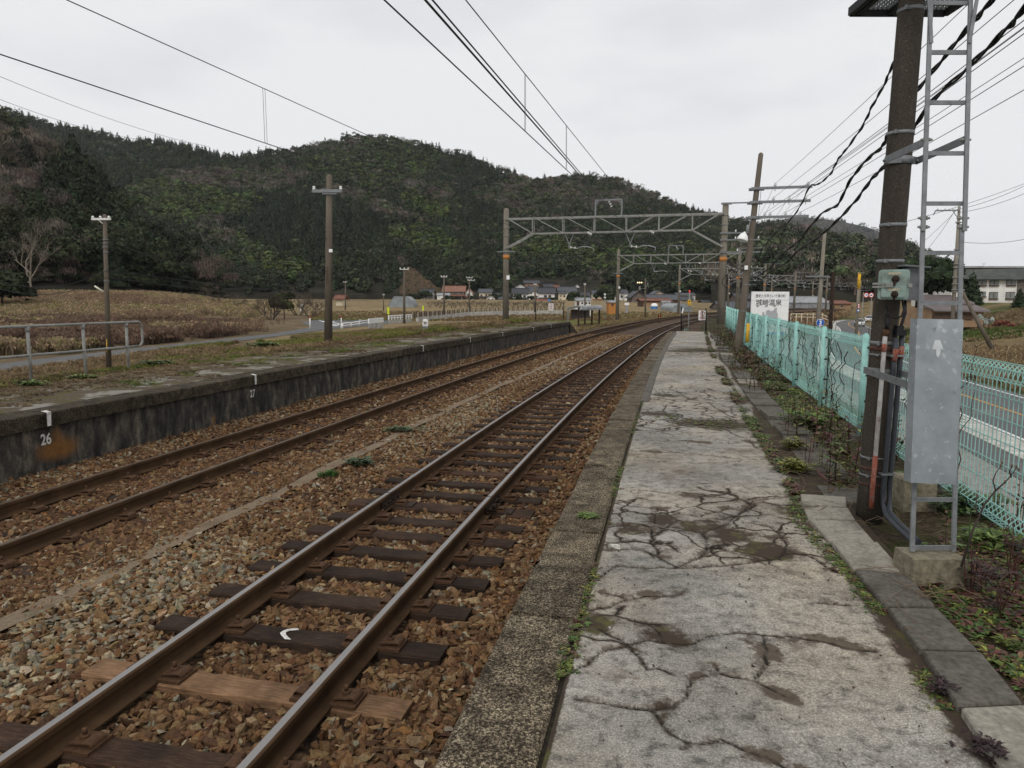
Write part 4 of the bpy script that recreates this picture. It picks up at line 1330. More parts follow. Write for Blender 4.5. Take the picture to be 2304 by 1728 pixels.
def hill(name, sky, foot, Yf, Yr, nx, nt, tree_h, seed, lift=1.0, relief=60, behind=True):
    xs = np.linspace(sky[0][0], sky[-1][0], nx)
    top = np.interp(xs, [p[0] for p in sky], [p[1] for p in sky])
    bot = np.interp(xs, [p[0] for p in foot], [p[1] for p in foot])
    yf = np.interp(xs, [p[0] for p in foot], [p[2] if len(p) > 2 else Yf for p in foot])
    yr = np.interp(xs, [p[0] for p in sky], [p[2] if len(p) > 2 else Yr for p in sky])
    top = top + tree_h * FPX / yr * .80
    tt = np.linspace(0, 1, nt)
    def surf(px, t):
        tp_, bt, a, b_ = np.interp(px, xs, top), np.interp(px, xs, bot), np.interp(px, xs, yf), np.interp(px, xs, yr)
        Y = a + (b_ - a) * t + relief * (fbm(px / 90 + seed, t * 3.2 + seed, 4) - .5) * 4 * t * (1 - t)
        row = bt + (np.minimum(tp_, bt) - bt) * (t ** .85)
        px, row, Y = np.broadcast_arrays(px, row, Y)
        d = np.stack([(px - PW / 2) / FPX, (row - PH / 2) / FPX, np.ones_like(px)], -1) @ RM
        return d * (Y / d[..., 1])[..., None] + np.array([0, 0, EYE]), row
    XG, TG = np.meshgrid(xs, tt, indexing='ij')
    P, _ = surf(XG.ravel(), TG.ravel())
    P = P.reshape(nx, nt, 3)
    if behind:
        bk = P[:, -1:, :].copy(); bk[..., 0] *= 1.25; bk[..., 1] *= 1.25; bk[..., 2] = bk[..., 2] * .4
        fr = P[:, :1, :].copy(); fr[..., 2] -= 6
        P = np.concatenate([fr, P, bk], 1)
    m = P.shape[1]
    ii = (np.arange(nx - 1)[:, None] * m + np.arange(m - 1)[None]).ravel()
    o = np_mesh(name, P.reshape(-1, 3), np.stack([ii, ii + m, ii + m + 1, ii + 1], 1), M['hill'], smooth=True)
    o['kind'] = 'structure'
    return surf
def plant(name, surf, x0, x1, n, th_, species, templates=FT, picks=PICKS, tpow=.75, t0=0.0, t1=1.0, hvar=.3, skip=None):
    px = RNG.uniform(x0, x1, n); t = t0 + (t1 - t0) * RNG.random(n) ** tpow
    P, row = surf(px, t)
    sp_ = species(px, row)
    ok = sp_ != ' '
    P, sp_, px, row = P[ok], sp_[ok], px[ok], row[ok]
    k = len(P)
    pick = np.zeros(k, int); col = np.zeros((k, 3)); hs = np.zeros(k); wd = np.ones(k)
    for ch in 'crbnd':
        m = sp_ == ch
        a, b_ = picks['c' if ch == 'd' else ch]
        pick[m] = RNG.integers(a, b_, m.sum())
        col[m] = np.array((BASEC if templates is FT else BASEN)[ch]) * RNG.uniform(.7, 1.35, (m.sum(), 1)) * RNG.uniform(.9, 1.12, (m.sum(), 3))
        hs[m] = {'c': 1.15, 'd': 1.2, 'r': .9, 'b': .95, 'n': .85}[ch]
        wd[m] = {'c': .95, 'd': .9, 'r': 1.1, 'b': 1.05, 'n': 1.15}[ch]
    h = th_ * hs * RNG.uniform(1 - hvar, 1 + hvar, k)
    V, T, C = scatter(templates, P - np.array([0, 0, .4]), rot_z(RNG.random(k) * 6.28), np.stack([h * wd, h * wd, h], 1), col, pick)
    o = np_mesh(name, V, T, M['wood'], col=C)
    tag(o, kind='stuff')
    return o
def ell(px, py, cx, cy, rx, ry, a=0.0):
    c_, s__ = math.cos(R(a)), math.sin(R(a))
    dx, dy = px - cx, py - cy
    return ((dx * c_ + dy * s__) / rx) ** 2 + ((-dx * s__ + dy * c_) / ry) ** 2
SKY2 = [(-200, 215), (0, 240), (54, 253), (100, 268), (152, 280), (217, 290), (288, 313), (353, 308), (407, 315), (461, 332), (515, 345), (543, 346), (570, 339), (597, 333), (646, 333), (690, 322), (729, 314), (775, 303), (812, 300),
        (850, 299), (885, 304), (940, 312), (990, 325), (1045, 341), (1094, 359), (1150, 380), (1198, 399), (1240, 394), (1290, 388), (1333, 387), (1370, 392), (1406, 401), (1450, 419), (1500, 443), (1540, 459), (1583, 470), (1640, 486), (1700, 497), (1760, 497), (1830, 510), (1900, 545)]
main = hill('hill', SKY2, [(-200, 664, 320), (420, 664, 320), (700, 664, 340), (930, 666, 350), (1000, 668, 360), (1250, 668, 380), (1500, 672, 380), (1900, 680, 380)], 400, 760, 220, 46, 9, 3.0)
def noisy(px, py, k=18, s=60.): return (fbm(px / s + 3, py / s * 1.6 + 7, 4) - .5) * k
def sp_main(px, py):
    n = len(px)
    r = RNG.random(n)
    w = (fbm(px / 45, py / 30, 4) - .5) * 1.6
    out = np.where(r < .74, 'c', np.where(r < .93, 'r', 'n')).astype('<U1')
    def put(zone, mixs):
        m = zone
        q = RNG.random(n)
        acc = 0
        cur = out.copy()
        for ch, p in mixs:
            sel = m & (q >= acc) & (q < acc + p); cur[sel] = ch; acc += p
        out[:] = cur
    put((px < 560) & (py < 420), [('c', .78), ('r', .17), ('n', .05)])
    put(ell(px, py, 830, 370, 170, 65, 12) + w < 1, [('b', .34), ('r', .46), ('n', .10), ('c', .10)])
    put(ell(px, py, 690, 330, 110, 26) + w < 1, [('n', .45), ('r', .40), ('c', .15)])
    put(ell(px, py, 420, 470, 130, 52, 8) + w < 1, [('b', .72), ('r', .22), ('n', .06)])
    put(ell(px, py, 340, 440, 60, 20) + w < 1, [('b', .5), ('r', .4), ('n', .1)])
    put(ell(px, py, 560, 470, 45, 22) + w < 1, [('b', .8), ('r', .2)])
    put(ell(px, py, 510, 415, 150, 24, 4) + w < 1, [('n', .85), ('r', .15)])
    put(ell(px, py, 600, 405, 100, 18) + w < 1, [('n', .6), ('r', .3), ('b', .1)])
    put(ell(px, py, 490, 540, 60, 40) + w < 1, [('n', .65), ('r', .35)])
    put(ell(px, py, 570, 555, 40, 30) + w < 1, [('b', .75), ('r', .25)])
    put(ell(px, py, 560, 600, 60, 25) + w < 1, [('r', .6), ('b', .3), ('c', .1)])
    put(ell(px, py, 640, 620, 55, 26) + w < 1, [('b', .45), ('r', .55)])
    put(ell(px, py, 700, 520, 170, 75) + w < 1, [('d', .85), ('c', .12), ('r', .03)])
    put(ell(px, py, 800, 455, 90, 16, 20) + w < 1, [('n', .85), ('r', .15)])
    put(ell(px, py, 880, 490, 60, 12, 10) + w < 1, [('n', .85), ('r', .15)])
    put(ell(px, py, 955, 470, 62, 22, 25) + w < 1, [('b', .8), ('r', .2)])
    put(ell(px, py, 1010, 455, 110, 22, 18) + w < 1, [('n', .7), ('r', .3)])
    put(ell(px, py, 960, 560, 75, 32, 10) + w < 1, [('b', .62), ('r', .38)])
    put(ell(px, py, 1090, 450, 70, 60) + w < 1, [('c', .75), ('d', .2), ('r', .05)])
    put(ell(px, py, 1150, 470, 90, 22, 15) + w < 1, [('n', .72), ('r', .28)])
    put(ell(px, py, 1260, 450, 150, 32, 8) + w < 1, [('n', .62), ('r', .33), ('b', .05)])
    put(ell(px, py, 1420, 425, 110, 20, 22) + w < 1, [('n', .7), ('r', .2), ('c', .1)])
    put(ell(px, py, 1220, 575, 70, 26) + w < 1, [('b', .5), ('r', .45), ('n', .05)])
    put(ell(px, py, 1370, 600, 90, 26) + w < 1, [('b', .45), ('r', .45), ('n', .1)])
    put(ell(px, py, 1500, 590, 90, 26) + w < 1, [('b', .35), ('r', .5), ('c', .15)])
    put(ell(px, py, 1700, 580, 80, 30) + w < 1, [('b', .3), ('r', .6), ('n', .1)])
    put((py > 596) & (px > 903) & (px < 914 + (py - 594) * 1.2), [(' ', .95), ('n', .05)]) if False else put((py > 596) & (px > 914 - (py - 594) * .3) & (px < 914 + (py - 594) * 1.2), [(' ', .95), ('n', .05)])
    put(ell(px, py, 1315, 648, 70, 10) < 1, [(' ', .7), ('n', .3)])
    put((px > 985) & (px < 1120) & (py > 655), [(' ', .8), ('r', .2)])
    put((px > 1120) & (px < 1340) & (py > 626), [(' ', .93), ('r', .07)])
    put((px > 1320) & (px < 1600) & (py > 660), [(' ', .7), ('r', .3)])
    put((px > 1600) & (py > 655), [(' ', .7), ('n', .3)])
    put((py < np.interp(px, [p[0] for p in SKY2], [p[1] for p in SKY2]) + 20) & (px > 640) & (fbm(px / 30, py * 0, 3) > .42), [('n', .75), ('r', .25)])
    return out
plant('hillside_forest', main, -190, 1890, 19000, 8.4, sp_main)
# bare slip on the lower slope
xs_ = np.linspace(905, 1000, 14); tt_ = np.linspace(.02, .30, 8)
XG, TG = np.meshgrid(xs_, tt_, indexing='ij')
# far blue hill and wooded spur on the right
far = hill('hill', [(1640, 520), (1740, 492), (1791, 481), (1823, 483), (1886, 490), (1950, 504), (1979, 515), (2036, 538), (2074, 553), (2096, 563), (2140, 600), (2200, 655)], [(1640, 640), (2200, 668)], 1500, 2300, 50, 14, 12, 5.0, relief=150)
plant('hillside_forest', far, 1650, 2190, 1800, 14, lambda px, py: np.where(RNG.random(len(px)) < .75, 'n', 'c').astype('<U1'))
spur = hill('hill', [(1600, 560), (1700, 520), (1760, 505), (1832, 507), (1870, 524), (1902, 528), (1979, 541), (2040, 552), (2075, 566), (2100, 600), (2150, 650), (2190, 672)], [(1600, 655), (1800, 655), (2000, 672), (2190, 680)], 260, 430, 60, 20, 11, 9.0, relief=30)
def sp_spur(px, py):
    r = RNG.random(len(px)); w = fbm(px / 60, py / 40, 3)
    return np.where((w > .47) | (py < 560), np.where(r < .72, 'n', 'r'), np.where(r < .55, 'r', np.where(r < .9, 'c', 'n'))).astype('<U1')
plant('hillside_forest', spur, 1610, 2170, 1900, 10.5, sp_spur)
# near dark slope on the left with tall trees
near = hill('hill', [(-260, 190), (0, 248), (60, 262), (120, 300), (176, 352), (205, 372), (240, 400), (266, 440), (300, 500), (340, 545), (380, 580), (440, 632), (490, 668)], [(-260, 648, 138), (0, 648, 142), (250, 648, 148), (440, 658, 165), (490, 668, 175)], 140, 230, 60, 22, 14, 12.0, relief=18)
HC = [t_conifer(100 + k, 1300, .055) for k in range(3)]
HR = [t_round(120 + k, 1300, .030, 14) for k in range(3)]
HB = [t_bamboo(140, 900)]
HN = [t_bare(160 + k, 6, 4, .010) for k in range(3)] + [t_twig(170 + k, 1500, .028) for k in range(2)]
FT2 = HC + HR + HB + HN
BASEN = {'c': (.022, .030, .014), 'r': (.032, .040, .018), 'b': (.06, .085, .026), 'n': (.098, .078, .062), 'd': (.020, .028, .014)}
PK2 = {'c': (0, 3), 'r': (3, 6), 'b': (6, 7), 'n': (7, 12)}
def sp_near(px, py):
    r = RNG.random(len(px))
    o = np.where(r < .82, 'n', np.where(r < .91, 'r', 'd')).astype('<U1')
    q = ell(px, py, 230, 500, 70, 130) < 1
    o[q] = np.where(RNG.random(q.sum()) < .8, 'd', 'r')
    q = (py > 570)
    o[q] = np.where(RNG.random(q.sum()) < .45, 'n', np.where(RNG.random(q.sum()) < .5, 'r', 'd'))
    return o
plant('hillside_forest', near, -255, 470, 620, 12.0, sp_near, FT2, PK2, tpow=.9)
plant('undergrowth', near, -255, 485, 700, 3.2, lambda px, py: np.where(RNG.random(len(px)) < .5, 'n', 'r').astype('<U1'), FT2, PK2, t1=.14)
# ================================================================== tall pole with switch box, right foreground
def lerp(a, b, t): return tuple(p + (q - p) * t for p, q in zip(a, b))
PB, PT = (2.304, 4.454, -.12), (2.372, 4.454, 3.75)
def pole_c(row):
    """pole axis at a photo row, by height"""
    z = atY(1990, row, 4.454)[2]
    t = (z - PB[2]) / (PT[2] - PB[2])
    return lerp(PB, PT, t), .079 - .010 * t
upole = thing('utility_pole', 'dark speckled concrete pole with a mint green switch box in the right foreground', 'utility pole', PB)
mb = MB(); mb.tube([lerp(PB, PT, k / 10) for k in range(11)], [.079 - .010 * k / 10 for k in range(11)], 32)
mb.build('shaft', M['pole_dark'], upole)
for row, h, m in [(25, .022, 'galv_dull'), (301, .02, 'galv_dull'), (507, .02, 'galv_dull'), (588, .02, 'galv_dull'), (771, .024, 'galv_dull'), (797, .012, 'galv_dull'), (1027, .014, 'galv_dull'), (1066, .012, 'galv_dull')]:
    c, r = pole_c(row)
    mb = MB(); mb.tube([(c[0], c[1], c[2] - h / 2), (c[0], c[1], c[2] + h / 2)], r + .0035, 32)
    mb.box((c[0] - r * .75, c[1] - r * .8, c[2]), (.03, .014, h * 1.1), rz=R(40))
    mb.build('steel_band', M[m], upole)
for row, h in [(1050, .02), (1086, .016), (783, .03)]:
    c, r = pole_c(row)
    mb = MB(); mb.tube([(c[0], c[1], c[2] - h / 2), (c[0], c[1], c[2] + h / 2)], r + .0016, 32)
    mb.build('faded_band', simple('faded_red_stain', (.10, .05, .04), .9, 0, .5, 30), upole)
# clamp with two arms that hold the ladder
LADL = lambda row: (2052 + (2094 - 2052) * ((1240 - row) / 1240.) - (5 if row > 505 else 0) * 0)
LADR = lambda row: (2145 + (2178 - 2145) * ((1245 - row) / 1245.))
LADY = lambda row: 3.43 + .52 * (1240 - row) / 1240.
def ladpt(side, row): return atY(LADL(row) if side < 0 else LADR(row), row, LADY(row))
c, r = pole_c(363)
mb = MB(); mb.tube([(c[0], c[1], c[2] - .022), (c[0], c[1], c[2] + .022)], r + .006, 32)
pl, pr = ladpt(-1, 318), ladpt(1, 315)
a = (c[0] - r - .03, c[1] - r * .6, c[2]); b = (c[0] + r + .03, c[1] - r * .3, c[2])
mb.bar(a, (c[0] - r * .3, c[1] - r - .004, c[2]), .008, .044); mb.bar((c[0] - r * .2, c[1] - r, c[2]), b, .008, .044)
mb.bar(a, pl, .007, .040); mb.bar(b, pr, .007, .040)
for q in (a, b):
    mb.cyl((q[0] - .01, q[1] - .03, q[2]), (q[0] + .01, q[1] + .03, q[2]), .010, .010, 6)
mb.build('ladder_clamp', M['galv_dull'], upole)
c, r = pole_c(795 + 40)
mb = MB(); mb.tube([(c[0], c[1], c[2] - .02), (c[0], c[1], c[2] + .02)], r + .005, 32)
a = atY(1944, 832, 4.36); mb.bar(a, atY(2060, 872, 3.72), .007, .040); mb.bar(atY(2022, 838, 4.42), atY(2070, 852, 3.75), .007, .038)
mb.bar(a, (c[0], c[1] - r, c[2]), .007, .038)
mb.build('ladder_clamp', M['galv_dull'], upole)
# switch box
mint = simple('mint_enamel_box', (.25, .335, .295), .45, 0, .18, 9, .04, dirt=(.12, .14, .115), dscale=11)
bx0, bx1 = atY(1988, 606, 4.26), atY(2045, 674, 4.26)
bc = ((bx0[0] + bx1[0]) / 2 + .004, 4.30, (bx0[2] + bx1[2]) / 2); bw, bh = bx1[0] - bx0[0], bx0[2] - bx1[2]
def face(m, a=R(-24)):
    c_, s__ = math.cos(a), math.sin(a)
    m.v = [(bc[0] + (x - bc[0]) * c_ - (y - bc[1]) * s__, bc[1] + (x - bc[0]) * s__ + (y - bc[1]) * c_, z) for x, y, z in m.v]
    return m
mb = MB(); mb.rbox(bc, (bw, .075, bh), .018); mb.rbox((bc[0], bc[1] - .046, bc[2]), (bw * .80, .016, bh * .86), .014)
mb.box((bc[0], bc[1] + .045, bc[2]), (bw * .6, .04, bh * .7))
sb = face(mb).build('switch_box', mint, upole); sb['label'] = 'mint green switch box with two rusty knobs'
fy = bc[1] - .054
for (u, v) in ((0, .36), (0, -.17)):
    mb = MB(); mb.box((bc[0] + u * bw, fy - .002, bc[2] + v * bh), (bw * .40, .004, bh * .085)); pl_ = face(mb).build('name_plate', M['brass'], sb)
    pl_.location = -Vector(upole.location) if False else pl_.location
for (v, r1) in ((.18, .017), (-.33, .016)):
    mb = MB(); mb.lathe((bc[0] + .006, fy, bc[2] + v * bh), [(r1 * 1.25, 0), (r1 * 1.25, .004), (r1, .006), (r1 * .9, .018), (.0, .020)], 16, axis=(0, -1, 0))
    if v > 0: mb.bar((bc[0] + .006, fy - .010, bc[2] + v * bh), (bc[0] - .002, fy - .014, bc[2] - .05 * bh), .016, .010)
    else: mb.box((bc[0] + .004, fy - .0015, bc[2] + (v - .1) * bh), (.014, .003, bh * .14))
    face(mb).build('knob', M['rustdark'], sb)
mb = MB(); mb.box((bc[0] - bw * .5, fy, bc[2] + .03 * bh), (bw * .42, .012, .012)); mb.box((bc[0] - bw * .5, fy, bc[2] - .08 * bh), (bw * .42, .012, .010)); mb.box((bc[0] - bw * .16, fy - .008, bc[2] - .03 * bh), (bw * .24, .02, .022))
mb.box((bc[0] + bw * .52, fy + .02, bc[2] - .03 * bh), (bw * .14, .03, .022))
face(mb).build('latch', M['steel_grey'], sb)
gx0, gx1 = atY(2040, 602, 4.34), atY(2074, 676, 4.34)
mb = MB(); mb.box(((gx0[0] + gx1[0]) / 2, 4.40, (gx0[2] + gx1[2]) / 2), (gx1[0] - gx0[0], .14, gx0[2] - gx1[2]))
mb.box(((gx0[0] + gx1[0]) / 2 - .012, 4.385, gx0[2] + .006), (gx1[0] - gx0[0] + .05, .19, .010), M=Matrix.Rotation(R(4), 3, 'Y'))
mb.box((gx1[0] - .022, 4.325, (gx0[2] + gx1[2]) / 2), (.005, .012, gx0[2] - gx1[2])); mb.box((gx1[0] - .03, 4.322, (gx0[2] + gx1[2]) / 2), (.012, .012, .03))
mb.build('meter_box', M['box_grey'], upole)
# cables, boot, conduits, white pipe
mb = MB()
P1 = [atY(2030, 676, 4.33), atY(2034, 697, 4.30), atY(2028, 712, 4.30), atY(2014, 716, 4.32), atY(2000, 706, 4.35), atY(1994, 690, 4.36)]
mb.tube(P1, .006, 6)
mb.tube([atY(2037, 676, 4.36), atY(2037, 705, 4.35), atY(2030, 726, 4.35), atY(2024, 742, 4.35)], .009, 6)
mb.tube([atY(1998, 712, 4.37), atY(1995, 745, 4.37)], .012, 6)
mb.build('cable', M['black'], upole)
q = atY(2023, 748, 4.36); mb = MB(); mb.box(q, (.060, .06, .036)); mb.box((q[0] - .004, q[1], q[2] + .028), (.04, .045, .028)); mb.build('cable_boot', M['black'], upole)
cd_pts = [(2016, 760), (2010, 830), (2002, 930), (1994, 1030), (1987, 1105), (1987, 1135), (1994, 1158), (2012, 1180), (2040, 1206), (2060, 1225)]
for dx, dy in ((0, 0), (14, -6)):
    pts = [atY(u + dx * (1 if k < 6 else .55), v + dy, 4.34 - max(0, k - 5) * .14 + (.02 if dx else 0)) for k, (u, v) in enumerate(cd_pts)]
    mb = MB(); mb.tube(pts, .0155, 10); mb.build('conduit', M['conduit'], upole)
for row in (800, 1066):
    mb = MB(); a = atY(1990 if row < 900 else 1978, row, 4.335); mb.bar(atY(2000 if row < 900 else 1980, row, 4.345), atY(2034 if row < 900 else 2010, row, 4.345), .05, .012); mb.build('saddle', M['galv_dull'], upole)
for u_ in ((2016, 785, 2012, 812, 4.332), (2029, 779, 2026, 806, 4.352)):
    mb = MB(); mb.tube([atY(u_[0], u_[1], u_[4]), atY(u_[2], u_[3], u_[4])], .0165, 10); mb.build('red_sleeve', M['red_paint'], upole)
rows = [752, 800, 860, 930, 1000, 1070, 1142]
wp = [atY(1992 - (r_ - 752) * .081, r_, 4.355 - .0) for r_ in rows]
mb = MB(); mb.tube(wp, .0135, 10); mb.build('pipe', M['white_pipe'], upole)
mb = MB(); mb.tube([atY(1990.5, 774, 4.354), atY(1989, 792, 4.354)], .0148, 10); mb.build('red_sleeve', M['red_paint'], upole)
mb = MB(); mb.tube([atY(1970, 1025, 4.354), atY(1964, 1090, 4.354), atY(1960.5, 1143, 4.354)], .0148, 10); mb.build('red_sleeve', M['red_paint'], upole)
mb = MB(); mb.tube([atY(1994.5, 742, 4.357), atY(1992, 756, 4.356)], .019, 10); mb.build('rust_cap', M['rust'], upole)
# grating stage round the pole top
z0 = atY(1916, 34, 4.92)[2]
gl = atY(1914, 31, 4.92)[0]; gr_ = atY(2128, 12, 4.92)[0]
mb = MB()
ya, yb = 4.02, 4.92
for (p, q) in (((gl, ya), (gr_, ya)), ((gl, yb), (gr_, yb)), ((gl, ya), (gl, yb)), ((gr_, ya), (gr_, yb)), ((2.26, ya), (2.26, yb)), ((2.47, ya), (2.47, yb))):
    mb.bar((p[0], p[1], z0 + .02), (q[0], q[1], z0 + .02), .035, .05)
mb.build('stage_frame', M['black_paint'], upole)
mb = MB()
nx = 22
for k in range(nx):
    u = gl + (gr_ - gl) * k / (nx - 1)
    for sgn in (-1, 1):
        pts = []
        for j in range(29): pts.append((min(max(u + sgn * (.012 if j % 2 else -.012), gl), gr_), ya + (yb - ya) * j / 28, z0 + .03))
        for a_, b_ in zip(pts[:-1], pts[1:]): mb.bar(a_, b_, .003, .008)
mb.build('expanded_mesh', M['box_grey'], upole)

# ================================================================== ladder and its guard plate
lad = thing('ladder', 'narrow galvanised ladder with a grey sheet metal guard, leaning at the tall pole', 'ladder', at(2098, 1242, .12))
for sd in (-1, 1):
    mb = MB(); rows = [1241, 900, 560, 505]
    P = [ladpt(sd, r_) for r_ in rows]
    for a, b in zip(P[:-1], P[1:]): mb.bar(a, b, .010, .022, up=(1, 0, 0))
    mb.build('stile', M['galv_dull'], lad)
    mb = MB(); P = [ladpt(sd, r_) for r_ in (520, 300, 60, -160)]
    P = [(p[0] + .006 * sd, p[1] - .012, p[2]) for p in P]
    for a, b in zip(P[:-1], P[1:]): mb.bar(a, b, .010, .022, up=(1, 0, 0))
    mb.build('stile', M['galv_dull'], lad)
    mb = MB()
    for r_ in (491, 511, 315):
        p = ladpt(sd, r_); mb.cyl((p[0] - .03, p[1] - .006, p[2]), (p[0] + .03, p[1] - .006, p[2]), .006, .006, 6); mb.cyl((p[0] - .019, p[1] - .006, p[2]), (p[0] - .011, p[1] - .006, p[2]), .010, .010, 6); mb.cyl((p[0] + .011, p[1] - .006, p[2]), (p[0] + .019, p[1] - .006, p[2]), .010, .010, 6)
    mb.build('bolt', M['steel_grey'], lad)
    p = ladpt(sd, 100); q = ladpt(sd, -120)
    mb = MB(); mb.bar((p[0], p[1] - .02, p[2]), (q[0] + sd * .06, q[1] - .05, q[2]), .006, .018, up=(1, 0, 0)); mb.build('brace', M['galv_dull'], lad)
for r_ in (7, 118, 231, 345, 458, 569, 682, 800, 905, 1015, 1124, 1232):
    mb = MB(); a, b = ladpt(-1, r_), ladpt(1, r_)
    mb.bar(a, (b[0], a[1], b[2]), .012, .021); mb.build('rung', M['galv_dull'], lad)
pc = [atY(2065, 717, 3.60), atY(2167, 719, 3.60), atY(2150, 1091, 3.415), atY(2050, 1086, 3.415)]
mb = MB()
back = [(p[0] - .004, p[1] + .055, p[2]) for p in pc]
t_ = .0025
inn = [(p[0], p[1] + t_, p[2]) for p in pc]
mb.add(pc + inn, [(0, 3, 2, 1), (4, 5, 6, 7), (0, 1, 5, 4), (1, 2, 6, 5), (2, 3, 7, 6), (3, 0, 4, 7)])
for (i, j) in ((3, 0), (1, 2)):
    a, b, c_, d_ = pc[i], pc[j], back[j], back[i]
    w = -.0025 if i == 3 else .0025
    mb.add([a, b, c_, d_] + [(p[0] + w, p[1], p[2]) for p in (a, b, c_, d_)], [(0, 1, 2, 3), (7, 6, 5, 4), (0, 4, 5, 1), (3, 2, 6, 7)])
gp = mb.build('guard_plate', M['galv'], lad)
mb = MB(); AR = [(2103, 765), (2115, 765), (2122.5, 786), (2116, 786), (2115, 797), (2110, 805), (2106, 798), (2106, 786), (2097, 786)]
mb.add([Vector(atY(u, v, 3.60 - .185 * (v - 717) / 372)) + Vector((0, -.0015, 0)) for u, v in AR], [(0, 8, 7, 3, 2, 1), (7, 6, 5, 4, 3)]); mb.build('arrow_mark', simple('pale_zinc_mark', (.50, .52, .52), .5, .3, .15, 20), gp)
mb = MB()
for (u, v) in ((2105, 738), (2150, 880), (2148, 790)): mb = MB(); mb.cyl(atY(u, v, 3.585 if v < 800 else 3.51), atY(u, v, 3.56 if v < 800 else 3.49), .003, .003, 8); mb.build('rivet', M['steel_grey'], gp)
foot = thing('footing', 'small mossy concrete block under the foot of the narrow ladder', 'concrete block', at(2092, 1250, .12))
mb = MB(); c = at(2094, 1246, .115)
for (dx, dy, w, d, h, zc) in ((0, 0, .285, .20, .25, -.01),):
    V = [(c[0] + sx * w / 2, c[1] + sy * d / 2, -.16) for sx in (-1, 1) for sy in (-1, 1)] + [(c[0] + sx * w * .46, c[1] + sy * d * .45, .118) for sx in (-1, 1) for sy in (-1, 1)]
    mb.add(V, [(0, 2, 3, 1), (4, 5, 7, 6), (0, 4, 6, 2), (1, 3, 7, 5), (0, 1, 5, 4), (2, 6, 7, 3)])
mb.build('block', M['mossy'], foot)

ft2 = thing('footing', 'large mossy concrete block standing behind the ladder foot', 'concrete block', (2.72, 4.72, -.15))
mb = MB(); V = []
for w, z in ((.118, -.2), (.108, .16), (.098, .18)): V += [(2.72 + sx * w, 4.72 + sy * w, z + (.015 if sx < 0 else -.01) * (z > 0)) for sx, sy in ((-1, -1), (1, -1), (1, 1), (-1, 1))]
mb.add(V, [(i, (i + 1) % 4, (i + 1) % 4 + 4, i + 4) for i in range(4)] + [(i + 4, (i + 1) % 4 + 4, (i + 1) % 4 + 8, i + 8) for i in range(4)] + [(8, 9, 10, 11)]); mb.build('block', M['mossy'], ft2)

# ================================================================== turquoise mesh fence
FO = 4.42
posts = [2.0, 4.1, 6.2, 8.25, 10.3, 12.5, 14.6, 16.75, 18.9, 20.7, 22.7, 24.7, 26.7, 28.7, 30.7, 32.7, 34.7, 36.7, 38.7, 39.7]
fence = thing('mesh_fence', 'turquoise welded mesh fence along the back of the platform, tangled with bare vines', 'fence', t3(10.3, FO, 0))
for s in posts:
    b, t_ = t3(s, FO - .075, .0), t3(s, FO - .075, 1.03)
    mb = MB(); mb.cyl(b, t_, .029, .029, 10); mb.cyl(t_, (t_[0], t_[1], t_[2] + .012), .0235, .012, 10)
    p = mb.build('post', M['teal'], fence)
    mb = MB()
    for z in (.12, .36, .62, .90): mb.box(t3(s, FO - .05, z), (.05, .05, .018), rz=-th(s))
    mb.build('clip', M['rustdark'], p)
    mb = MB()
    V = []
    for (w, z) in ((.12, -.45), (.105, .012)):
        for (du, dv) in ((-1, -1), (1, -1), (1, 1), (-1, 1)):
            V.append(t3(s + dv * w, FO - .06 + du * w, z + random.uniform(-.01, .01)))
    mb.add(V, [(3, 2, 1, 0), (4, 5, 6, 7)] + [(i, (i + 1) % 4, 4 + (i + 1) % 4, 4 + i) for i in range(4)])
    mb.build('footing', M['kerb_dark'], fence)
LOOP = [(0.0, .115), (-.045, .085), (-.03, .035), (.03, .030), (0.0, .115)]
WP = [(0, .135), (-.046, .092), (-.030, .045), (.022, .045), (.0, .13), (0, .30), (0, .60), (0, .885), (.022, .955), (-.012, 1.0), (-.046, .965), (-.040, .915), (0, .88)]
for a, b in zip(posts[:-1], posts[1:]):
    mb = MB()
    st = .06 if a < 24 else .09
    n = int((b - a) / st)
    rr = .0026 if a < 12 else (.0025 if a < 24 else .0035)
    for k in range(n + 1):
        s = a + (b - a) * k / n
        pts = [Vector(t3(s, FO - .01 + u, z)) for (u, z) in WP]
        for p, q in zip(pts[:-1], pts[1:]): mb.bar(p, q, rr * 1.8, rr * 1.8)
    for (u, z) in ((-.048, .092), (-.03, .042), (.022, .042), (.003, .25), (.003, .385), (.003, .52), (.003, .655), (.003, .79), (-.048, .966), (-.012, 1.003), (.024, .957), (-.042, .913), (.003, .885), (.003, .128)):
        ssx = np.linspace(a, b, 4)
        P = [t3(s, FO - .01 + u, z) for s in ssx]
        for p, q in zip(P[:-1], P[1:]): mb.bar(p, q, rr * 2.1, rr * 2.1)
    mb.build('mesh_panel', M['teal_pale'] if a < 12 else M['teal'], fence)
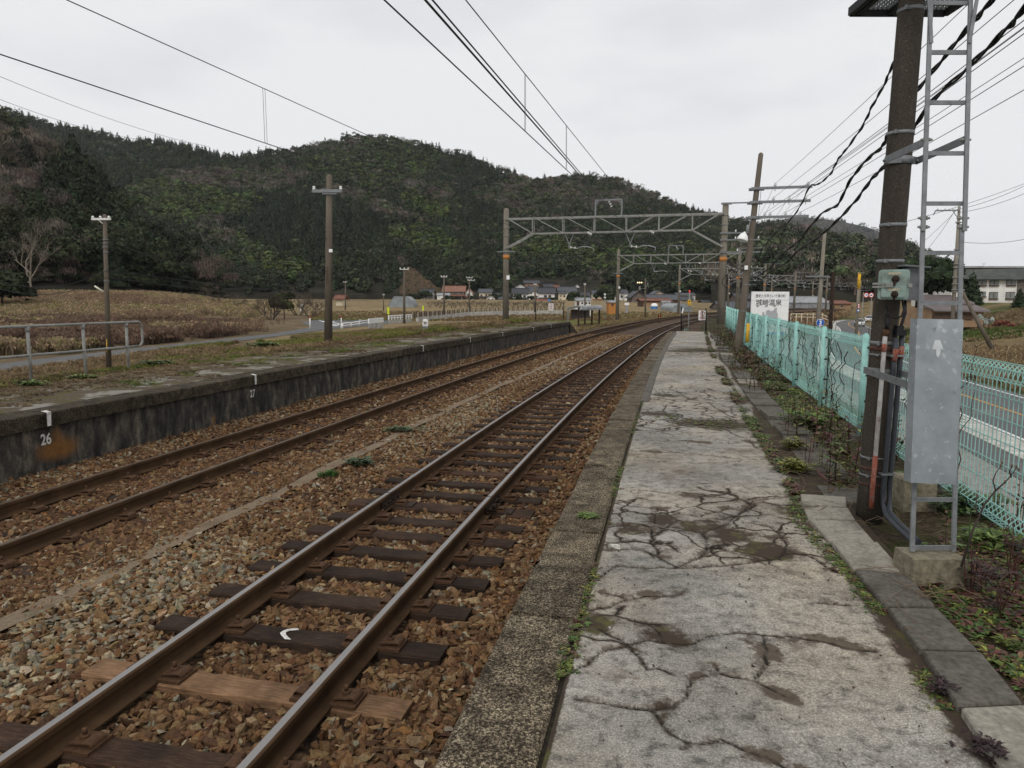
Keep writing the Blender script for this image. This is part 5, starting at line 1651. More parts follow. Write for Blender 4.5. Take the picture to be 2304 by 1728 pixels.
# dead vines hanging in the mesh
def vine(n, s0, s1, label, seed, thick=.006):
    rs = random.Random(seed)
    mb = MB()
    for k in range(n):
        s = rs.uniform(s0, s1); z = rs.choice([rs.uniform(.75, 1.05), rs.uniform(.0, .4)])
        ds, dz = rs.uniform(-.5, .5), (-1 if z > .6 else 1) * rs.uniform(.3, 1)
        pts = []
        w = thick * rs.uniform(.35, 1.1) * (1 if s < 14 else 1.2)
        for i in range(rs.randint(6, 16)):
            pts.append(Vector(t3(s, FO - .02 + rs.uniform(-.05, .03), max(z, .0))))
            L = rs.uniform(.07, .14)
            n_ = math.hypot(ds, dz); s += ds / n_ * L; z += dz / n_ * L
            ds += rs.gauss(0, .16); dz += rs.gauss(-.04, .16)
            if z > 1.12: dz = -abs(dz)
            if z < 0: break
        if len(pts) > 2: mb.tube(pts, [w * (1 - .6 * i / len(pts)) for i in range(len(pts))], 5)
    o = mb.build('vine', M['bark_dark'])
    return tag(o, label, 'vine', None)
vine(26, 5.5, 10.2, 'thick bare vine tangle hanging on the fence left of the tall pole', 3, .006)
vine(26, 10.4, 15.0, 'bare vine stems wound over the fence behind the weeds', 4)
vine(22, 15.2, 30, 'thin bare vine covering the far end of the turquoise fence', 5)

# ================================================================== leaning pole with crossarms and lamp
LS, LO_ = 20.6, 4.02
lb, lt = t3(LS, LO_, -.25), None
lt = atY(1712, 347, lb[1])
lpole = thing('utility_pole', 'leaning brown concrete pole with three crossarms and a white bell lamp', 'utility pole', lb)
mb = MB(); mb.tube([lerp(lb, lt, k / 8) for k in range(9)] + [(lt[0] + .002, lt[1], lt[2] + .04)], [.112 - .050 * k / 8 for k in range(9)] + [.03], 16)
mb.build('shaft', M['pole_brown'], lpole)
tdir = Vector((math.cos(th(LS)), -math.sin(th(LS)), 0))
INS = []
for row, ext, ins in ((425, 1.32, (.42, 1.22)), (456, 1.32, (.42, .80, 1.20)), (490, 1.32, (.25, .38, .76, 1.12))):
    z = atY(1700, row, lb[1])[2]
    c = Vector(lerp(lb, lt, (z - lb[2]) / (lt[2] - lb[2])))
    mb = MB(); mb.bar(c - tdir * .17 + Vector((0, -.10, 0)), c + tdir * ext + Vector((0, -.10, -.0)), .055, .065)
    mb.bar(c - tdir * .17 + Vector((0, .10, 0)), c + tdir * .22 + Vector((0, .10, 0)), .03, .075)
    mb.cyl(c - tdir * .13 + Vector((0, -.12, 0)), c - tdir * .13 + Vector((0, .12, 0)), .012, .012, 6); mb.cyl(c + tdir * .14 + Vector((0, -.12, 0)), c + tdir * .14 + Vector((0, .12, 0)), .012, .012, 6)
    arm = mb.build('crossarm', M['galv_dull'], lpole)
    for d in ins:
        p = c + tdir * d + Vector((0, -.10, .03))
        mb = MB(); mb.lathe(p, [(.012, 0), (.012, .02), (.038, .022), (.042, .055), (.020, .062), (.030, .070), (.026, .10), (0, .105)], 10)
        mb.build('insulator', M['porcelain'], arm)
        mb = MB(); mb.cyl(p - Vector((0, 0, .12)), p, .008, .008, 6); mb.build('pin', M['steel_grey'], arm)
        INS.append(p + Vector((0, 0, .075)))
lc = lb[1] - .16
p = atY(1668, 533, lc)
ax = Vector((-.30, -.1, -1)).normalized()
top = Vector(atY(1675, 524, lc))
mb = MB(); mb.lathe(top, [(.02, -.03), (.03, 0), (.055, .015), (.095, .06), (.125, .12), (.14, .18), (.145, .215), (.138, .213), (.12, .13), (.05, .03), (0, .02)], 20, axis=ax)
mb.build('lamp_shade', M['white'], lpole)
mb = MB(); mb.tube([atY(1683, 506, lc), atY(1682, 523, lc)], .036, 10); mb.build('lamp_ballast', M['tin'], lpole)
mb = MB(); mb.bar(atY(1681, 521, lc), top, .02, .02); mb.bar(atY(1683, 515, lc), lerp(lb, lt, .74), .02, .02); mb.build('lamp_bracket', M['galv_dull'], lpole)
c = atY(1679, 602, lb[1] - .13); mb = MB(); mb.box(c, (.085, .01, .105), rz=R(-8)); mb.build('number_plate', M['white'], lpole)
for row in (540, 640, 700):
    z = atY(1690, row, lb[1])[2]; t_ = (z - lb[2]) / (lt[2] - lb[2]); c = lerp(lb, lt, t_)
    mb = MB(); mb.tube([(c[0], c[1], c[2] - .012), (c[0], c[1], c[2] + .012)], .115 - .050 * t_, 16); mb.build('steel_band', M['galv_dull'], lpole)
stay = thing('stay_guard', 'yellow plastic guard on a stay wire right of the leaning pole', 'stay guard', t3(19.6, 4.12, -.05))
mb = MB(); mb.tube([atY(1681, 770, 18.2), atY(1684, 728, 18.2)], .045, 10); mb.build('sleeve', M['yellow'], stay)
mb = MB(); mb.tube([atY(1680, 785, 18.2), atY(1686, 700, 18.2), atY(1712, 430, 19.0)], .006, 5); mb.build('wire', M['wire'], stay)

# ================================================================== signs, poles and cars beside the road below
bb = thing('billboard', 'white welcome billboard with black brush lettering behind the turquoise fence', 'billboard', atY(1732, 752, 60))
a, b = atY(1692, 656, 60), atY(1772, 752, 60)
W_, H_ = b[0] - a[0], a[2] - b[2]
cx, cz = (a[0] + b[0]) / 2, (a[2] + b[2]) / 2
mb = MB(); mb.box((cx, 60.1, cz), (W_, .12, H_)); mb.build('panel', M['white'], bb)
mb = MB()
for k in (-.35, .35): mb.box((cx + W_ * k, 60.3, (cz + RFIELD) / 2 + .3), (.14, .14, cz - RFIELD + H_ * .6))
mb.build('support', M['steel_grey'], bb)
yf = 60.1 - .066
off_ = -Vector(bb.location)
text_mesh('lettering', '歴史と文学といで湯の町', .285, M['black_paint'], bb, face_m(off_ + Vector((cx + .02, yf, cz + H_ * .395)), 0), .002, .80)
text_mesh('lettering', '城崎温泉', .56, M['black_paint'], bb, face_m(off_ + Vector((cx - .12, yf, cz + H_ * .235)), 0), .006, .98)
mb = MB()
# grey printed skyline of the spa town, and the seam of the panels
px0, pz0 = cx - W_ * .1, cz - H_ * .06
sky_poly = [(-.5, -.55), (-.5, .0), (-.42, .0), (-.42, .36), (-.30, .42), (-.18, .36), (-.18, .05), (-.02, .10), (-.02, .45), (.12, .62), (.35, .66), (.55, .5), (.8, .55), (1.05, .85), (1.25, .95), (1.25, .4), (1.38, .2), (1.42, -.55)]
mb.add([(px0 + x * .72, yf - .002, pz0 + z_ * .72) for x, z_ in sky_poly], [tuple(range(len(sky_poly)))])
for (u, v, r_) in ((-.33, .20, .14), (-.10, .20, .14), (.12, .2, .12)):
    mb.add([(cx + W_ * u + r_ * math.cos(k * .52), yf - .001, cz + H_ * v - .14 + r_ * .8 * math.sin(k * .52)) for k in range(12)], [tuple(range(12))])
mb.build('printed_scene', M['grey_print'], bb)
mb = MB(); mb.box((cx, yf, cz + H_ * .30), (W_, .004, .02)); mb.build('seam', M['grey_print'], bb)
mb = MB(); mb.box((cx - .1, yf - .003, cz - H_ * .485), (W_ * .9, .004, .22)); mb.build('blue_band', M['blue_sign'], bb)

hexs = thing('road_sign', 'blue hexagonal route sign with a white number three', 'road sign', atY(1845, 800, 42)[:2] + (RFIELD,))
c = Vector(atY(1846, 726, 42))
mb = MB(); mb.cyl((c[0], 42.06, RFIELD), (c[0], 42.06, c[2] + .1), .035, .035, 8); mb.build('post', M['white'], hexs)
def hexp(r_, y): return [(c[0] + r_ * x, y, c[2] + r_ * .92 * z_) for x, z_ in ((-1, 0), (-.62, -.85), (.62, -.85), (1, 0), (.62, .85), (-.62, .85))]
mb = MB(); A_, B_ = hexp(.255, 42.0), hexp(.255, 42.03); mb.add(A_ + B_, [tuple(range(6)), tuple(range(11, 5, -1))] + [(i, i + 6, (i + 1) % 6 + 6, (i + 1) % 6) for i in range(6)]); mb.build('plate', M['white'], hexs)
mb = MB(); A_ = hexp(.243, 41.994); mb.add(A_, [tuple(range(6))]); mb.build('blue_face', M['blue_sign'], hexs)
o_ = -Vector(hexs.location)
text_mesh('number', '3', .28, M['white'], hexs, face_m(o_ + c + Vector((0, -.012, -.01)), 0), .012)
text_mesh('lettering', '県道', .085, M['white'], hexs, face_m(o_ + c + Vector((0, -.012, .165)), 0), .003)
text_mesh('lettering', '兵庫', .085, M['white'], hexs, face_m(o_ + c + Vector((0, -.012, -.17)), 0), .003)
mb = MB(); q = atY(1846, 745, 42); mb.box(q, (.36, .02, .2)); mb.build('sub_plate', M['white'], hexs)

p_ = thing('utility_pole', 'pale concrete pole with one plain crossarm behind the blue route sign', 'utility pole', (atY(1843, 726, 50)[0], 50, RFIELD))
lo_, hi_ = atY(1841, 740, 50), atY(1856, 519, 50)
lo_ = (lo_[0] - .12, 50, RFIELD)
mb = MB(); mb.tube([lo_, hi_], [.19, .105], 14); mb.build('shaft', M['pole_tan'], p_)
mb = MB(); mb.bar(atY(1812, 622, 49.8), atY(1866, 622, 49.8), .10, .10); mb.bar(atY(1833, 620, 49.85), atY(1851, 605, 49.85), .04, .04); mb.build('crossarm', M['galv_dull'], p_)
rp = thing('post', 'rusty steel post leaning beside the road and wrapped in a vine', 'post', (atY(1870, 740, 36)[0], 36, RFIELD))
mb = MB(); mb.bar((atY(1868, 760, 36)[0] - .02, 36, RFIELD), atY(1875, 612, 36), .15, .13); mb.build('beam', M['rustdark'], rp)
rs = random.Random(9); mb = MB()
pts = [Vector(atY(1868 + 5 * math.sin(k * .9), 745 - k * 6, 35.88)) for k in range(12)]; mb.tube(pts, .03, 6); mb.build('vine_stem', M['bark_dark'], rp)
yp = thing('utility_pole', 'roadside pole with a yellow banded upper half', 'utility pole', (atY(1930, 715, 75)[0], 75, RFIELD))
mb = MB(); mb.tube([(atY(1928.5, 720, 75)[0], 75, RFIELD), atY(1934, 612, 75)], [.17, .13], 12); mb.build('shaft', M['pole_tan'], yp)
mb = MB(); mb.tube([atY(1932.2, 650, 75), atY(1934, 613, 75)], [.165, .15], 12); mb.build('yellow_wrap', M['yellow'], yp)
mb = MB(); mb.bar(atY(1930, 613, 74.8), atY(1945, 613, 74.8), .06, .06); mb.build('crossarm', M['galv_dull'], yp)
for (u, v, r_, m, l) in ((1932, 686, .13, 'red_sign', 'white round'), (1932, 691, .13, 'red_sign', ''), (1931, 698.5, .15, 'blue_sign', '')):
    q = atY(u, v, 74.75); mb = MB(); mb.cyl(q, (q[0], q[1] + .03, q[2]), r_, r_, 14); mb.build('disc', M[m], yp)
    mb = MB(); mb.cyl((q[0], q[1] - .012, q[2]), q, r_ * .62, r_ * .62, 14); mb.build('disc_face', M['white'], yp)
for (u, lab, cat_, txt) in ((1949, 'red ringed round speed limit sign above the road', 'road sign', '60'), (1960.5, 'red ringed round sign with a dark truck symbol above the road', 'road sign', None)):
    c = Vector(atY(u, 664, 72)); t_ = thing('road_sign', lab, cat_, (c[0], 72, RFIELD))
    if txt:
        mb = MB(); mb.cyl((c[0] - .25, 72.08, RFIELD), (c[0] - .25, 72.08, c[2] + .3), .04, .04, 8); mb.bar((c[0] - .3, 72.06, c[2]), (c[0] + .9, 72.06, c[2]), .04, .04); mb.build('post', M['steel_grey'], t_)
    else:
        mb = MB(); mb.cyl((c[0] + .1, 72.1, RFIELD), (c[0] + .1, 72.1, c[2] + .2), .04, .04, 8); mb.build('post', M['steel_grey'], t_)
    mb = MB(); mb.cyl((c[0], 72.0, c[2]), (c[0], 72.03, c[2]), .26, .26, 20); mb.build('plate', M['red_sign'], t_)
    mb = MB(); mb.cyl((c[0], 71.99, c[2]), (c[0], 72.0, c[2]), .19, .19, 20); mb.build('white_face', M['white'], t_)
    if txt: text_mesh('number', txt, .22, M['blue_sign'], t_, face_m(c - Vector(t_.location) + Vector((0, -.016, 0)), 0), .012)
    else:
        mb = MB(); mb.box((c[0] - .02, 71.983, c[2] - .02), (.2, .004, .09)); mb.box((c[0] + .06, 71.983, c[2] + .05), (.07, .004, .08)); mb.build('symbol', M['black_paint'], t_)
rl = thing('railing', 'cream pipe railing on the bank behind the white billboard', 'railing', atY(1815, 722, 72))
mb = MB()
for (u, v) in ((706, 0), (713, 0)): mb.tube([atY(1780, u, 72), atY(1832, u + 1, 72), atY(1851, u + 2, 72), atY(1868, u + 9, 66)], .035, 6)
mb.build('rail', M['wall_cream'], rl)
for u in (1780, 1792, 1804, 1817, 1830, 1842, 1851, 1867):
    q = atY(u, 705 if u < 1860 else 714, 72 if u < 1860 else 66); mb = MB(); mb.cyl((q[0], q[1], q[2] - 1.2), q, .04, .04, 6); mb.build('post', M['wall_cream'], rl)

def car(px, row, Y, label, yaw):
    """white car seen from ahead; local -y is the front"""
    base = atY(px, row, Y)
    z = RFIELD + .05
    t = thing('car', label, 'car', (base[0], Y, z), yaw, 'white cars on the road')
    def P(prof, w0):  # side profile (y,z) with half widths
        mb = MB(); n = len(prof)
        V = [(-w, y, q) for y, q, w in prof] + [(w, y, q) for y, q, w in prof]
        mb.add(V, [tuple(range(n)), tuple(range(2 * n - 1, n - 1, -1))] + [(i, i + n, (i + 1) % n + n, (i + 1) % n) for i in range(n)])
        return mb
    body = P([(-2.15, .25, .72), (-2.2, .5, .76), (-2.1, .70, .78), (-1.2, .86, .82), (1.5, .92, .82), (2.1, .82, .78), (2.15, .35, .76), (2.0, .22, .76)], 0).build('body', M['car_white'], t, world=False)
    P([(-1.15, .86, .78), (-.45, 1.36, .60), (.9, 1.40, .60), (1.65, .92, .74)], 0).build('cabin', M['car_white'], t, world=False)
    mb = MB(); mb.add([(-.70, -1.13, .90), (.70, -1.13, .90), (.56, -.52, 1.335), (-.56, -.52, 1.335)], [(0, 1, 2, 3)]); mb.v = [(x, y - .03, q + .02) for x, y, q in mb.v]; mb.build('windscreen', M['glass_dark'], t, world=False)
    for sx in (-1, 1):
        mb = MB(); mb.add([(sx * .79, -.9, .92), (sx * .64, -.4, 1.30), (sx * .64, .85, 1.33), (sx * .77, 1.35, .95)], [(0, 1, 2, 3), (3, 2, 1, 0)]); mb.v = [(x + sx * .025, y, q) for x, y, q in mb.v]; mb.build('side_window', M['glass_dark'], t, world=False)
        mb = MB(); mb.box((sx * .56, -2.17, .60), (.34, .08, .15)); mb.build('headlight', M['tin'], t, world=False)
        mb = MB(); mb.box((sx * .92, -.85, .98), (.16, .08, .11)); mb.build('mirror', M['car_white'], t, world=False)
        for yy in (-1.35, 1.35):
            mb = MB(); mb.cyl((sx * .66, yy, .31), (sx * .84, yy, .31), .31, .31, 14); w = mb.build('wheel', M['tyre'], t, world=False)
            mb = MB(); mb.cyl((sx * .84, yy, .31), (sx * .85, yy, .31), .19, .19, 10); mb.build('rim', M['tin'], w, world=False)
    mb = MB(); mb.box((0, -2.19, .50), (.7, .06, .12)); mb.box((0, -2.19, .28), (1.3, .05, .10)); mb.build('grille', M['black_paint'], t, world=False)
    mb = MB(); mb.box((0, -2.235, .40), (.33, .02, .16)); mb.build('number_plate', M['yellow'] if 'yellow' in label else M['white_worn'], t, world=False)
    return t
car(1933.5, 734, 133, 'white saloon car coming towards the camera, the lower of two on the road', R(-24))
car(1956, 723, 160, 'white car with a yellow number plate, higher up on the road bend', R(-30))
# ================================================================== catenary portals
def on_line(px, py, p0, p1):
    """where a pixel's ray meets the upright plane through two ground points"""
    d = ray(px, py)
    nx_, ny_ = -(p1[1] - p0[1]), p1[0] - p0[0]
    k = (p0[0] * nx_ + p0[1] * ny_) / (d[0] * nx_ + d[1] * ny_)
    return Vector((d[0] * k, d[1] * k, d[2] * k + EYE))
def insulator_chain(mb, a, b, n=3, r=.085):
    a, b = Vector(a), Vector(b)
    ax = (b - a)
    for k in range(n):
        p = a + ax * ((k + .3) / n)
        mb.lathe(p, [(.02, 0), (r, .01), (r * .9, .035), (.03, .05), (.02, .07)], 10, axis=ax)
    mb.cyl(a, b, .015, .015, 6)
CONTACT, MESS = 4.24, 5.25
def portal(s, label, near=False, zb=(-1.0, -1.0), ztop=(7.0, 6.85), detail=2, oL=-9.25, oR=4.1):
    L, Rr = Vector(t3(s, oL, zb[0])), Vector(t3(s, oR, zb[1]))
    t = thing('catenary_portal', label, 'catenary portal', t3(s, (oL + oR) / 2, -1.0))
    Q = lambda f, z, dv=0: Vector(t3(s + dv, oL + (oR - oL) * f, z))
    for side, P, zt in ((0, L, ztop[0]), (1, Rr, ztop[1])):
        T_ = Vector((P.x + (.06 if side else .03), P.y, zt))
        mb = MB(); mb.tube([P, T_, T_ + Vector((0, 0, .08)), T_ + Vector((0, 0, .12))], [.235 if side else .205, .175 if side else .17, .14, .03], 16)
        po = mb.build('post', M['pole_tan'], t)
        for z in (zt - .55, zt - 1.1, zt - 1.6, zt - 2.6):
            mb = MB(); mb.tube([(P.x + .04, P.y, z - .03), (P.x + .04, P.y, z + .03)], .21, 14); mb.build('band', M['steel_grey'], po)
        mb = MB(); z = 4.05 if side == 0 else 3.75
        mb.tube([(P.x + .03, P.y, z - .12), (P.x + .03, P.y, z + .12)], .216, 14); mb.build('orange_band', M['orange'], po)
        if side == 0:
            mb = MB(); mb.box((P.x + .15, P.y - .21, 2.75), (.2, .02, .26)); mb.build('number_plate', M['white'], po)
            mb = MB(); mb.bar(Q(-.04, 4.38, -.2), Q(.05, 4.38, -.2), .06, .07); mb.build('crossarm', M['galv_dull'], t)
    zt, zbt = 6.42, 5.47
    for dv in (-.22, .22):
        mb = MB()
        mb.bar(Q(0, zt, dv), Q(1, zt - .05, dv), .075, .10)
        mb.bar(Q(.135, zbt, dv), Q(.865, zbt, dv), .06, .075)
        xs_ = [.135, .281, .427, .573, .719, .865]
        for f in xs_: mb.bar(Q(f, zbt, dv), Q(f, zt, dv), .04, .06)
        mb.bar(Q(.015, zt, dv), Q(.135, zbt, dv), .05, .05); mb.bar(Q(.985, zt, dv), Q(.865, zbt, dv), .05, .05)
        for a, b in ((.135, .281), (.281, .427)): mb.bar(Q(a + .012, zt, dv), Q(b, zbt, dv), .04, .045); mb.bar(Q(1 - a - .012, zt, dv), Q(1 - b, zbt, dv), .04, .045)
        mb.bar(Q(.44, zt, dv), Q(.573, zbt, dv), .04, .04)
        mb.bar(Q(.135, zbt, dv), Q(.0, 4.55, dv), .06, .085); mb.bar(Q(.865, zbt, dv), Q(1.0, 4.45, dv), .06, .085)
        mb.build('beam_truss', M['steel_grey'], t)
    mb = MB()
    for f in (0.135, .281, .427, .573, .719, .865): mb.bar(Q(f, zt, -.22), Q(f, zt, .22), .05, .05); mb.bar(Q(f, zbt, -.22), Q(f, zbt, .22), .05, .05)
    mb.build('beam_tie', M['steel_grey'], t)
    mb = MB(); a, b = .43, .55
    mb.bar(Q(a, zt), Q(a, 7.40), .09, .09); mb.bar(Q(b, zt), Q(b, 7.40), .09, .09); mb.bar(Q(a, 7.40), Q(b, 7.40), .09, .10); mb.bar(Q(a, 7.1), Q(a + .015, 7.38), .05, .05); mb.bar(Q(b, 7.1), Q(b - .015, 7.38), .05, .05)
    fr = mb.build('feeder_frame', M['galv_dull'], t)
    mb = MB(); insulator_chain(mb, Q(.49, 7.36), Q(.505, 6.95, .1), 3); mb.build('insulator', M['porcelain'], fr)
    for oc in (0, TRACK2):
        f0 = (oc - 1.35 - oL) / (oR - oL)
        mb = MB(); mb.bar(Q(f0 - .022, zbt), Q(f0, 4.75), .05, .05); mb.bar(Q(f0 + .022, zbt), Q(f0, 4.75), .05, .05); mb.bar(Q(f0, 4.8), Q(f0, 4.55), .07, .07)
        h = mb.build('hanger', M['galv_dull'], t)
        mb = MB(); insulator_chain(mb, Q(f0, 4.6), Q(f0 + .04, 4.52), 2, .10); mb.build('insulator', M['porcelain'], h)
        f1 = (oc + .15 - oL) / (oR - oL)
        pts = [Q(f0 + .04, 4.54), Q(f0 + .06, 4.62), Q(f0 + .085, 4.62), Q(f0 + .115, 4.50), Q(f1, CONTACT + .03)]
        mb = MB(); mb.tube(pts, .028, 6); mb.build('steady_arm', M['tin'], h)
        f2 = (oc + .1 - oL) / (oR - oL)
        mb = MB(); insulator_chain(mb, Q(f2 - .02, zbt, -.25), Q(f2, MESS + .05, -.3), 3); mb.build('insulator', M['porcelain'], t)
    if detail > 0:
        for (z, e, ins) in ((6.95, .19, ()), (5.25, .12, (.05,)), (4.85, .15, (.05, .1, .145)), (4.15, .17, (.06, .12))):
            mb = MB(); mb.bar(Q(.985, z, -.22), Q(1 + e, z - .02, -.22), .06, .075); mb.bar(Q(.985, z, .22), Q(1.03, z, .22), .05, .07); a_ = mb.build('crossarm', M['galv_dull'], t)
            for i_ in ins:
                mb = MB(); p = Q(1 + i_, z + .04, -.22); mb.lathe(p, [(.02, 0), (.045, .03), (.045, .07), (.03, .09), (.03, .13), (0, .14)], 8); mb.build('insulator', M['porcelain'], a_)
        mb = MB(); insulator_chain(mb, Q(1.11, 6.9, -.22), Q(1.135, 6.3, -.25), 3, .06); mb.build('insulator', M['rustdark'], t)
        mb = MB()
        rs_ = random.Random(int(s))
        for k in range(3):
            pts = [Q(1.02 + .03 * k + .02 * math.sin(j * .9 + k), 3.6 - j * .22, -.35) for j in range(9)]
            mb.tube(pts, .02, 5)
        mb.build('cable_loop', M['black'], t)
    return t
portal(45.0, 'nearest concrete post portal with lattice beam over both tracks', True, (-.11, -.6))
portal(83.5, 'second lattice portal over the tracks, beyond the small shelter')
portal(121, 'third lattice portal, seen under the nearer beams', detail=1)
portal(160, 'fourth lattice portal, half hidden by the right hand post', detail=1)
portal(198, 'fifth lattice portal, small above the white billboard', detail=1)
portal(236, 'farthest lattice portal, left of the pale roadside pole', detail=1)
# concrete plinth beside the near portal's right post
mb = MB(); mb.add([t3(33.6, 2.6, -1.0), t3(33.6, 4.0, -1.0), t3(43.6, 4.3, -.1), t3(43.6, 3.3, -.6), t3(40, 2.9, -1.0)], [(0, 1, 2), (0, 2, 3), (0, 3, 4)])
o = mb.build('ramp_wall', M['oldwall']); tag(o, 'sloping dark concrete wing at the foot of the near portal post', 'ramp wall')

# ================================================================== overhead wires
def wire(name, label, cat, pts, r, mat='wire', group=None, sag=0.0, n=24, top=None):
    P = []
    for a, b in zip(pts[:-1], pts[1:]):
        a, b = Vector(a), Vector(b)
        for k in range(n):
            t_ = k / n
            p = a.lerp(b, t_); p.z -= sag * 4 * t_ * (1 - t_); P.append(p)
    P.append(Vector(pts[-1]))
    mb = MB(); mb.tube(P, r, 6); o = mb.build(name, M[mat]); return tag(o, label, cat, group)
def at_z(px, py, z): return Vector(at(px, py, z))
def ext(a, b, k): a, b = Vector(a), Vector(b); return a + (a - b) * k
PS = [45.0, 83.5, 121, 160, 198, 236, 270]
def along(o, z): return [t3(s, o, z) for s in PS]
near_c = {}
for nm, oc, cpx, mpx, lab in (('right', 0.12, (865, 0), (1048, 0), 'nearer track'), ('left', TRACK2 + .12, (0, 122), (151, 0), 'farther track')):
    c0 = at_z(*cpx, 4.12); c1 = Vector(t3(45, oc, CONTACT)); cb = ext(c0, c1, .5)
    wire('contact_wire', 'taut contact wire over the %s' % lab, 'overhead wire', [cb, c1] + along(oc, CONTACT)[1:], .0085)
    m1 = Vector(t3(44.8, oc - .05, MESS)); m0 = on_line(*mpx, c0, c1)
    mb_ = ext(m0, m1, .45); mb_.z += .25
    W_ = wire('messenger_wire', 'sagging carrier wire hung with droppers over the %s' % lab, 'overhead wire', [mb_, m0, m1] + along(oc - .05, MESS)[1:], .0075, sag=0.0)
    upx = (599, 896, 1044) if nm == 'left' else (1182, 1275)
    dl = []
    for u_ in upx:
        ff = np.linspace(0, 1, 400); pu, _, _ = proj(np.array([tuple(c0.lerp(c1, f)) for f in ff])); dl.append(float(ff[int(np.argmin(np.abs(pu - u_)))]))
    for f in dl:
        p = c0.lerp(c1, f); k_ = (p.y - m0.y) / (m1.y - m0.y); q = m0.lerp(m1, k_)
        k = f
        mb = MB()
        d = Vector((c1 - c0)).normalized() * .035
        mb.tube([q - d, q - d * .8 - Vector((0, 0, .05)), Vector((p.x, p.y, p.z + .02)) - d, Vector((p.x, p.y, p.z)), Vector((p.x, p.y, p.z + .02)) + d, q + d], .004, 4); mb.build('dropper', M['wire'], W_)
f0 = at_z(957, 0, 6.2); f1 = Vector(t3(44.9, -2.7, 6.92)); fb = ext(f0, f1, .6)
wire('feeder_cable', 'thick black feeder cable running to the frame on top of the near portal', 'overhead wire', [fb, f1] + [t3(s, -2.7, 6.92) for s in PS[1:]], .021, 'black')
f2 = at_z(968, 0, 6.25)
wire('feeder_cable', 'second thick cable strung just beside the black feeder', 'overhead wire', [ext(f2, f1, .6), f1 + Vector((.12, 0, -.02))], .016, 'black')
# ten line wires from the leaning pole's insulators to the next pole behind the camera
for k, p in enumerate(INS):
    q = Vector(t3(-22, 4.5 + (p - Vector(lt)).length * 0, p.z + .25))
    d = (p - Vector((lb[0], lb[1], p.z))).dot(tdir)
    q = Vector(t3(-22, 4.3 + d, p.z + .25))
    f = Vector(t3(45, 4.1 + d * .8 + .5, p.z + 1.0))
    wire('line_wire', 'thin dark line wire tied to a white insulator of the leaning pole', 'overhead wire', [q, p, f], .0042, 'wire', 'line wires on the leaning pole', sag=.35)
# heavy wavy cables lashed along the fence line
def fence_plane(px, py, o=4.7):
    d = ray(px, py)
    q = np.arange(2.0, 90, .05)
    S_, O_ = so(d[0] * q / d[1], q)
    i = int(np.argmin(np.abs(O_ - o)))
    p = d * (q[i] / d[1])
    return Vector((p[0], p[1], p[2] + EYE))
def wavy(label, pts, r, o, amp):
    P = [fence_plane(u, v, o) for u, v in pts]
    out = []
    for k in range(len(P) - 1):
        n = 10
        for j in range(n):
            t_ = j / n
            p0, p1, p2, p3 = P[max(k - 1, 0)], P[k], P[k + 1], P[min(k + 2, len(P) - 1)]
            out.append(.5 * ((2 * p1) + (p2 - p0) * t_ + (2 * p0 - 5 * p1 + 4 * p2 - p3) * t_ * t_ + (3 * p1 - p0 - 3 * p2 + p3) * t_ ** 3))
    out.append(P[-1])
    for i, p in enumerate(out): p.x += amp * math.sin(i * .9); p.z += amp * .8 * math.cos(i * .9)
    a = []
    for j in range(2):
        mb = MB()
        mb.tube([p + Vector((r * .75 * math.cos(i * .55 + j * math.pi), 0, r * .75 * math.sin(i * .55 + j * math.pi))) for i, p in enumerate(out)], r * .72, 7)
        a.append(mb)
    m = a[0]; b = len(m.v); m.v += a[1].v; m.f += [[q + b for q in f] for f in a[1].f]; m.m += a[1].m; m.sm += a[1].sm
    return tag(m.build('twisted_cable', M['black']), label, 'overhead cable')
wavy('outermost thick twisted black cable, farthest right of the tall pole', [(2420, -190), (2304, 18), (2255, 75), (2170, 160), (2090, 235), (2050, 300), (1992, 372), (1960, 405), (1925, 452), (1880, 500), (1840, 535), (1795, 565), (1768, 592), (1735, 610), (1712, 632)], .016, 4.75, .004)
wavy('middle thick twisted black cable crossing behind the ladder top', [(2330, -150), (2232, 0), (2180, 60), (2120, 135), (2062, 205), (2040, 240), (2000, 300), (1985, 330), (1950, 360), (1912, 408), (1885, 460), (1850, 480), (1815, 520), (1800, 540), (1765, 568), (1730, 604), (1700, 625)], .015, 4.62, .004)
wavy('thinner twisted black cable drooping nearest the leaning pole', [(2110, -150), (2050, 70), (2010, 142), (1990, 190), (1962, 240), (1940, 285), (1905, 335), (1885, 360), (1868, 392), (1840, 415), (1822, 420), (1800, 465), (1775, 498), (1745, 525), (1715, 560), (1706, 590)], .0105, 4.45, .004)
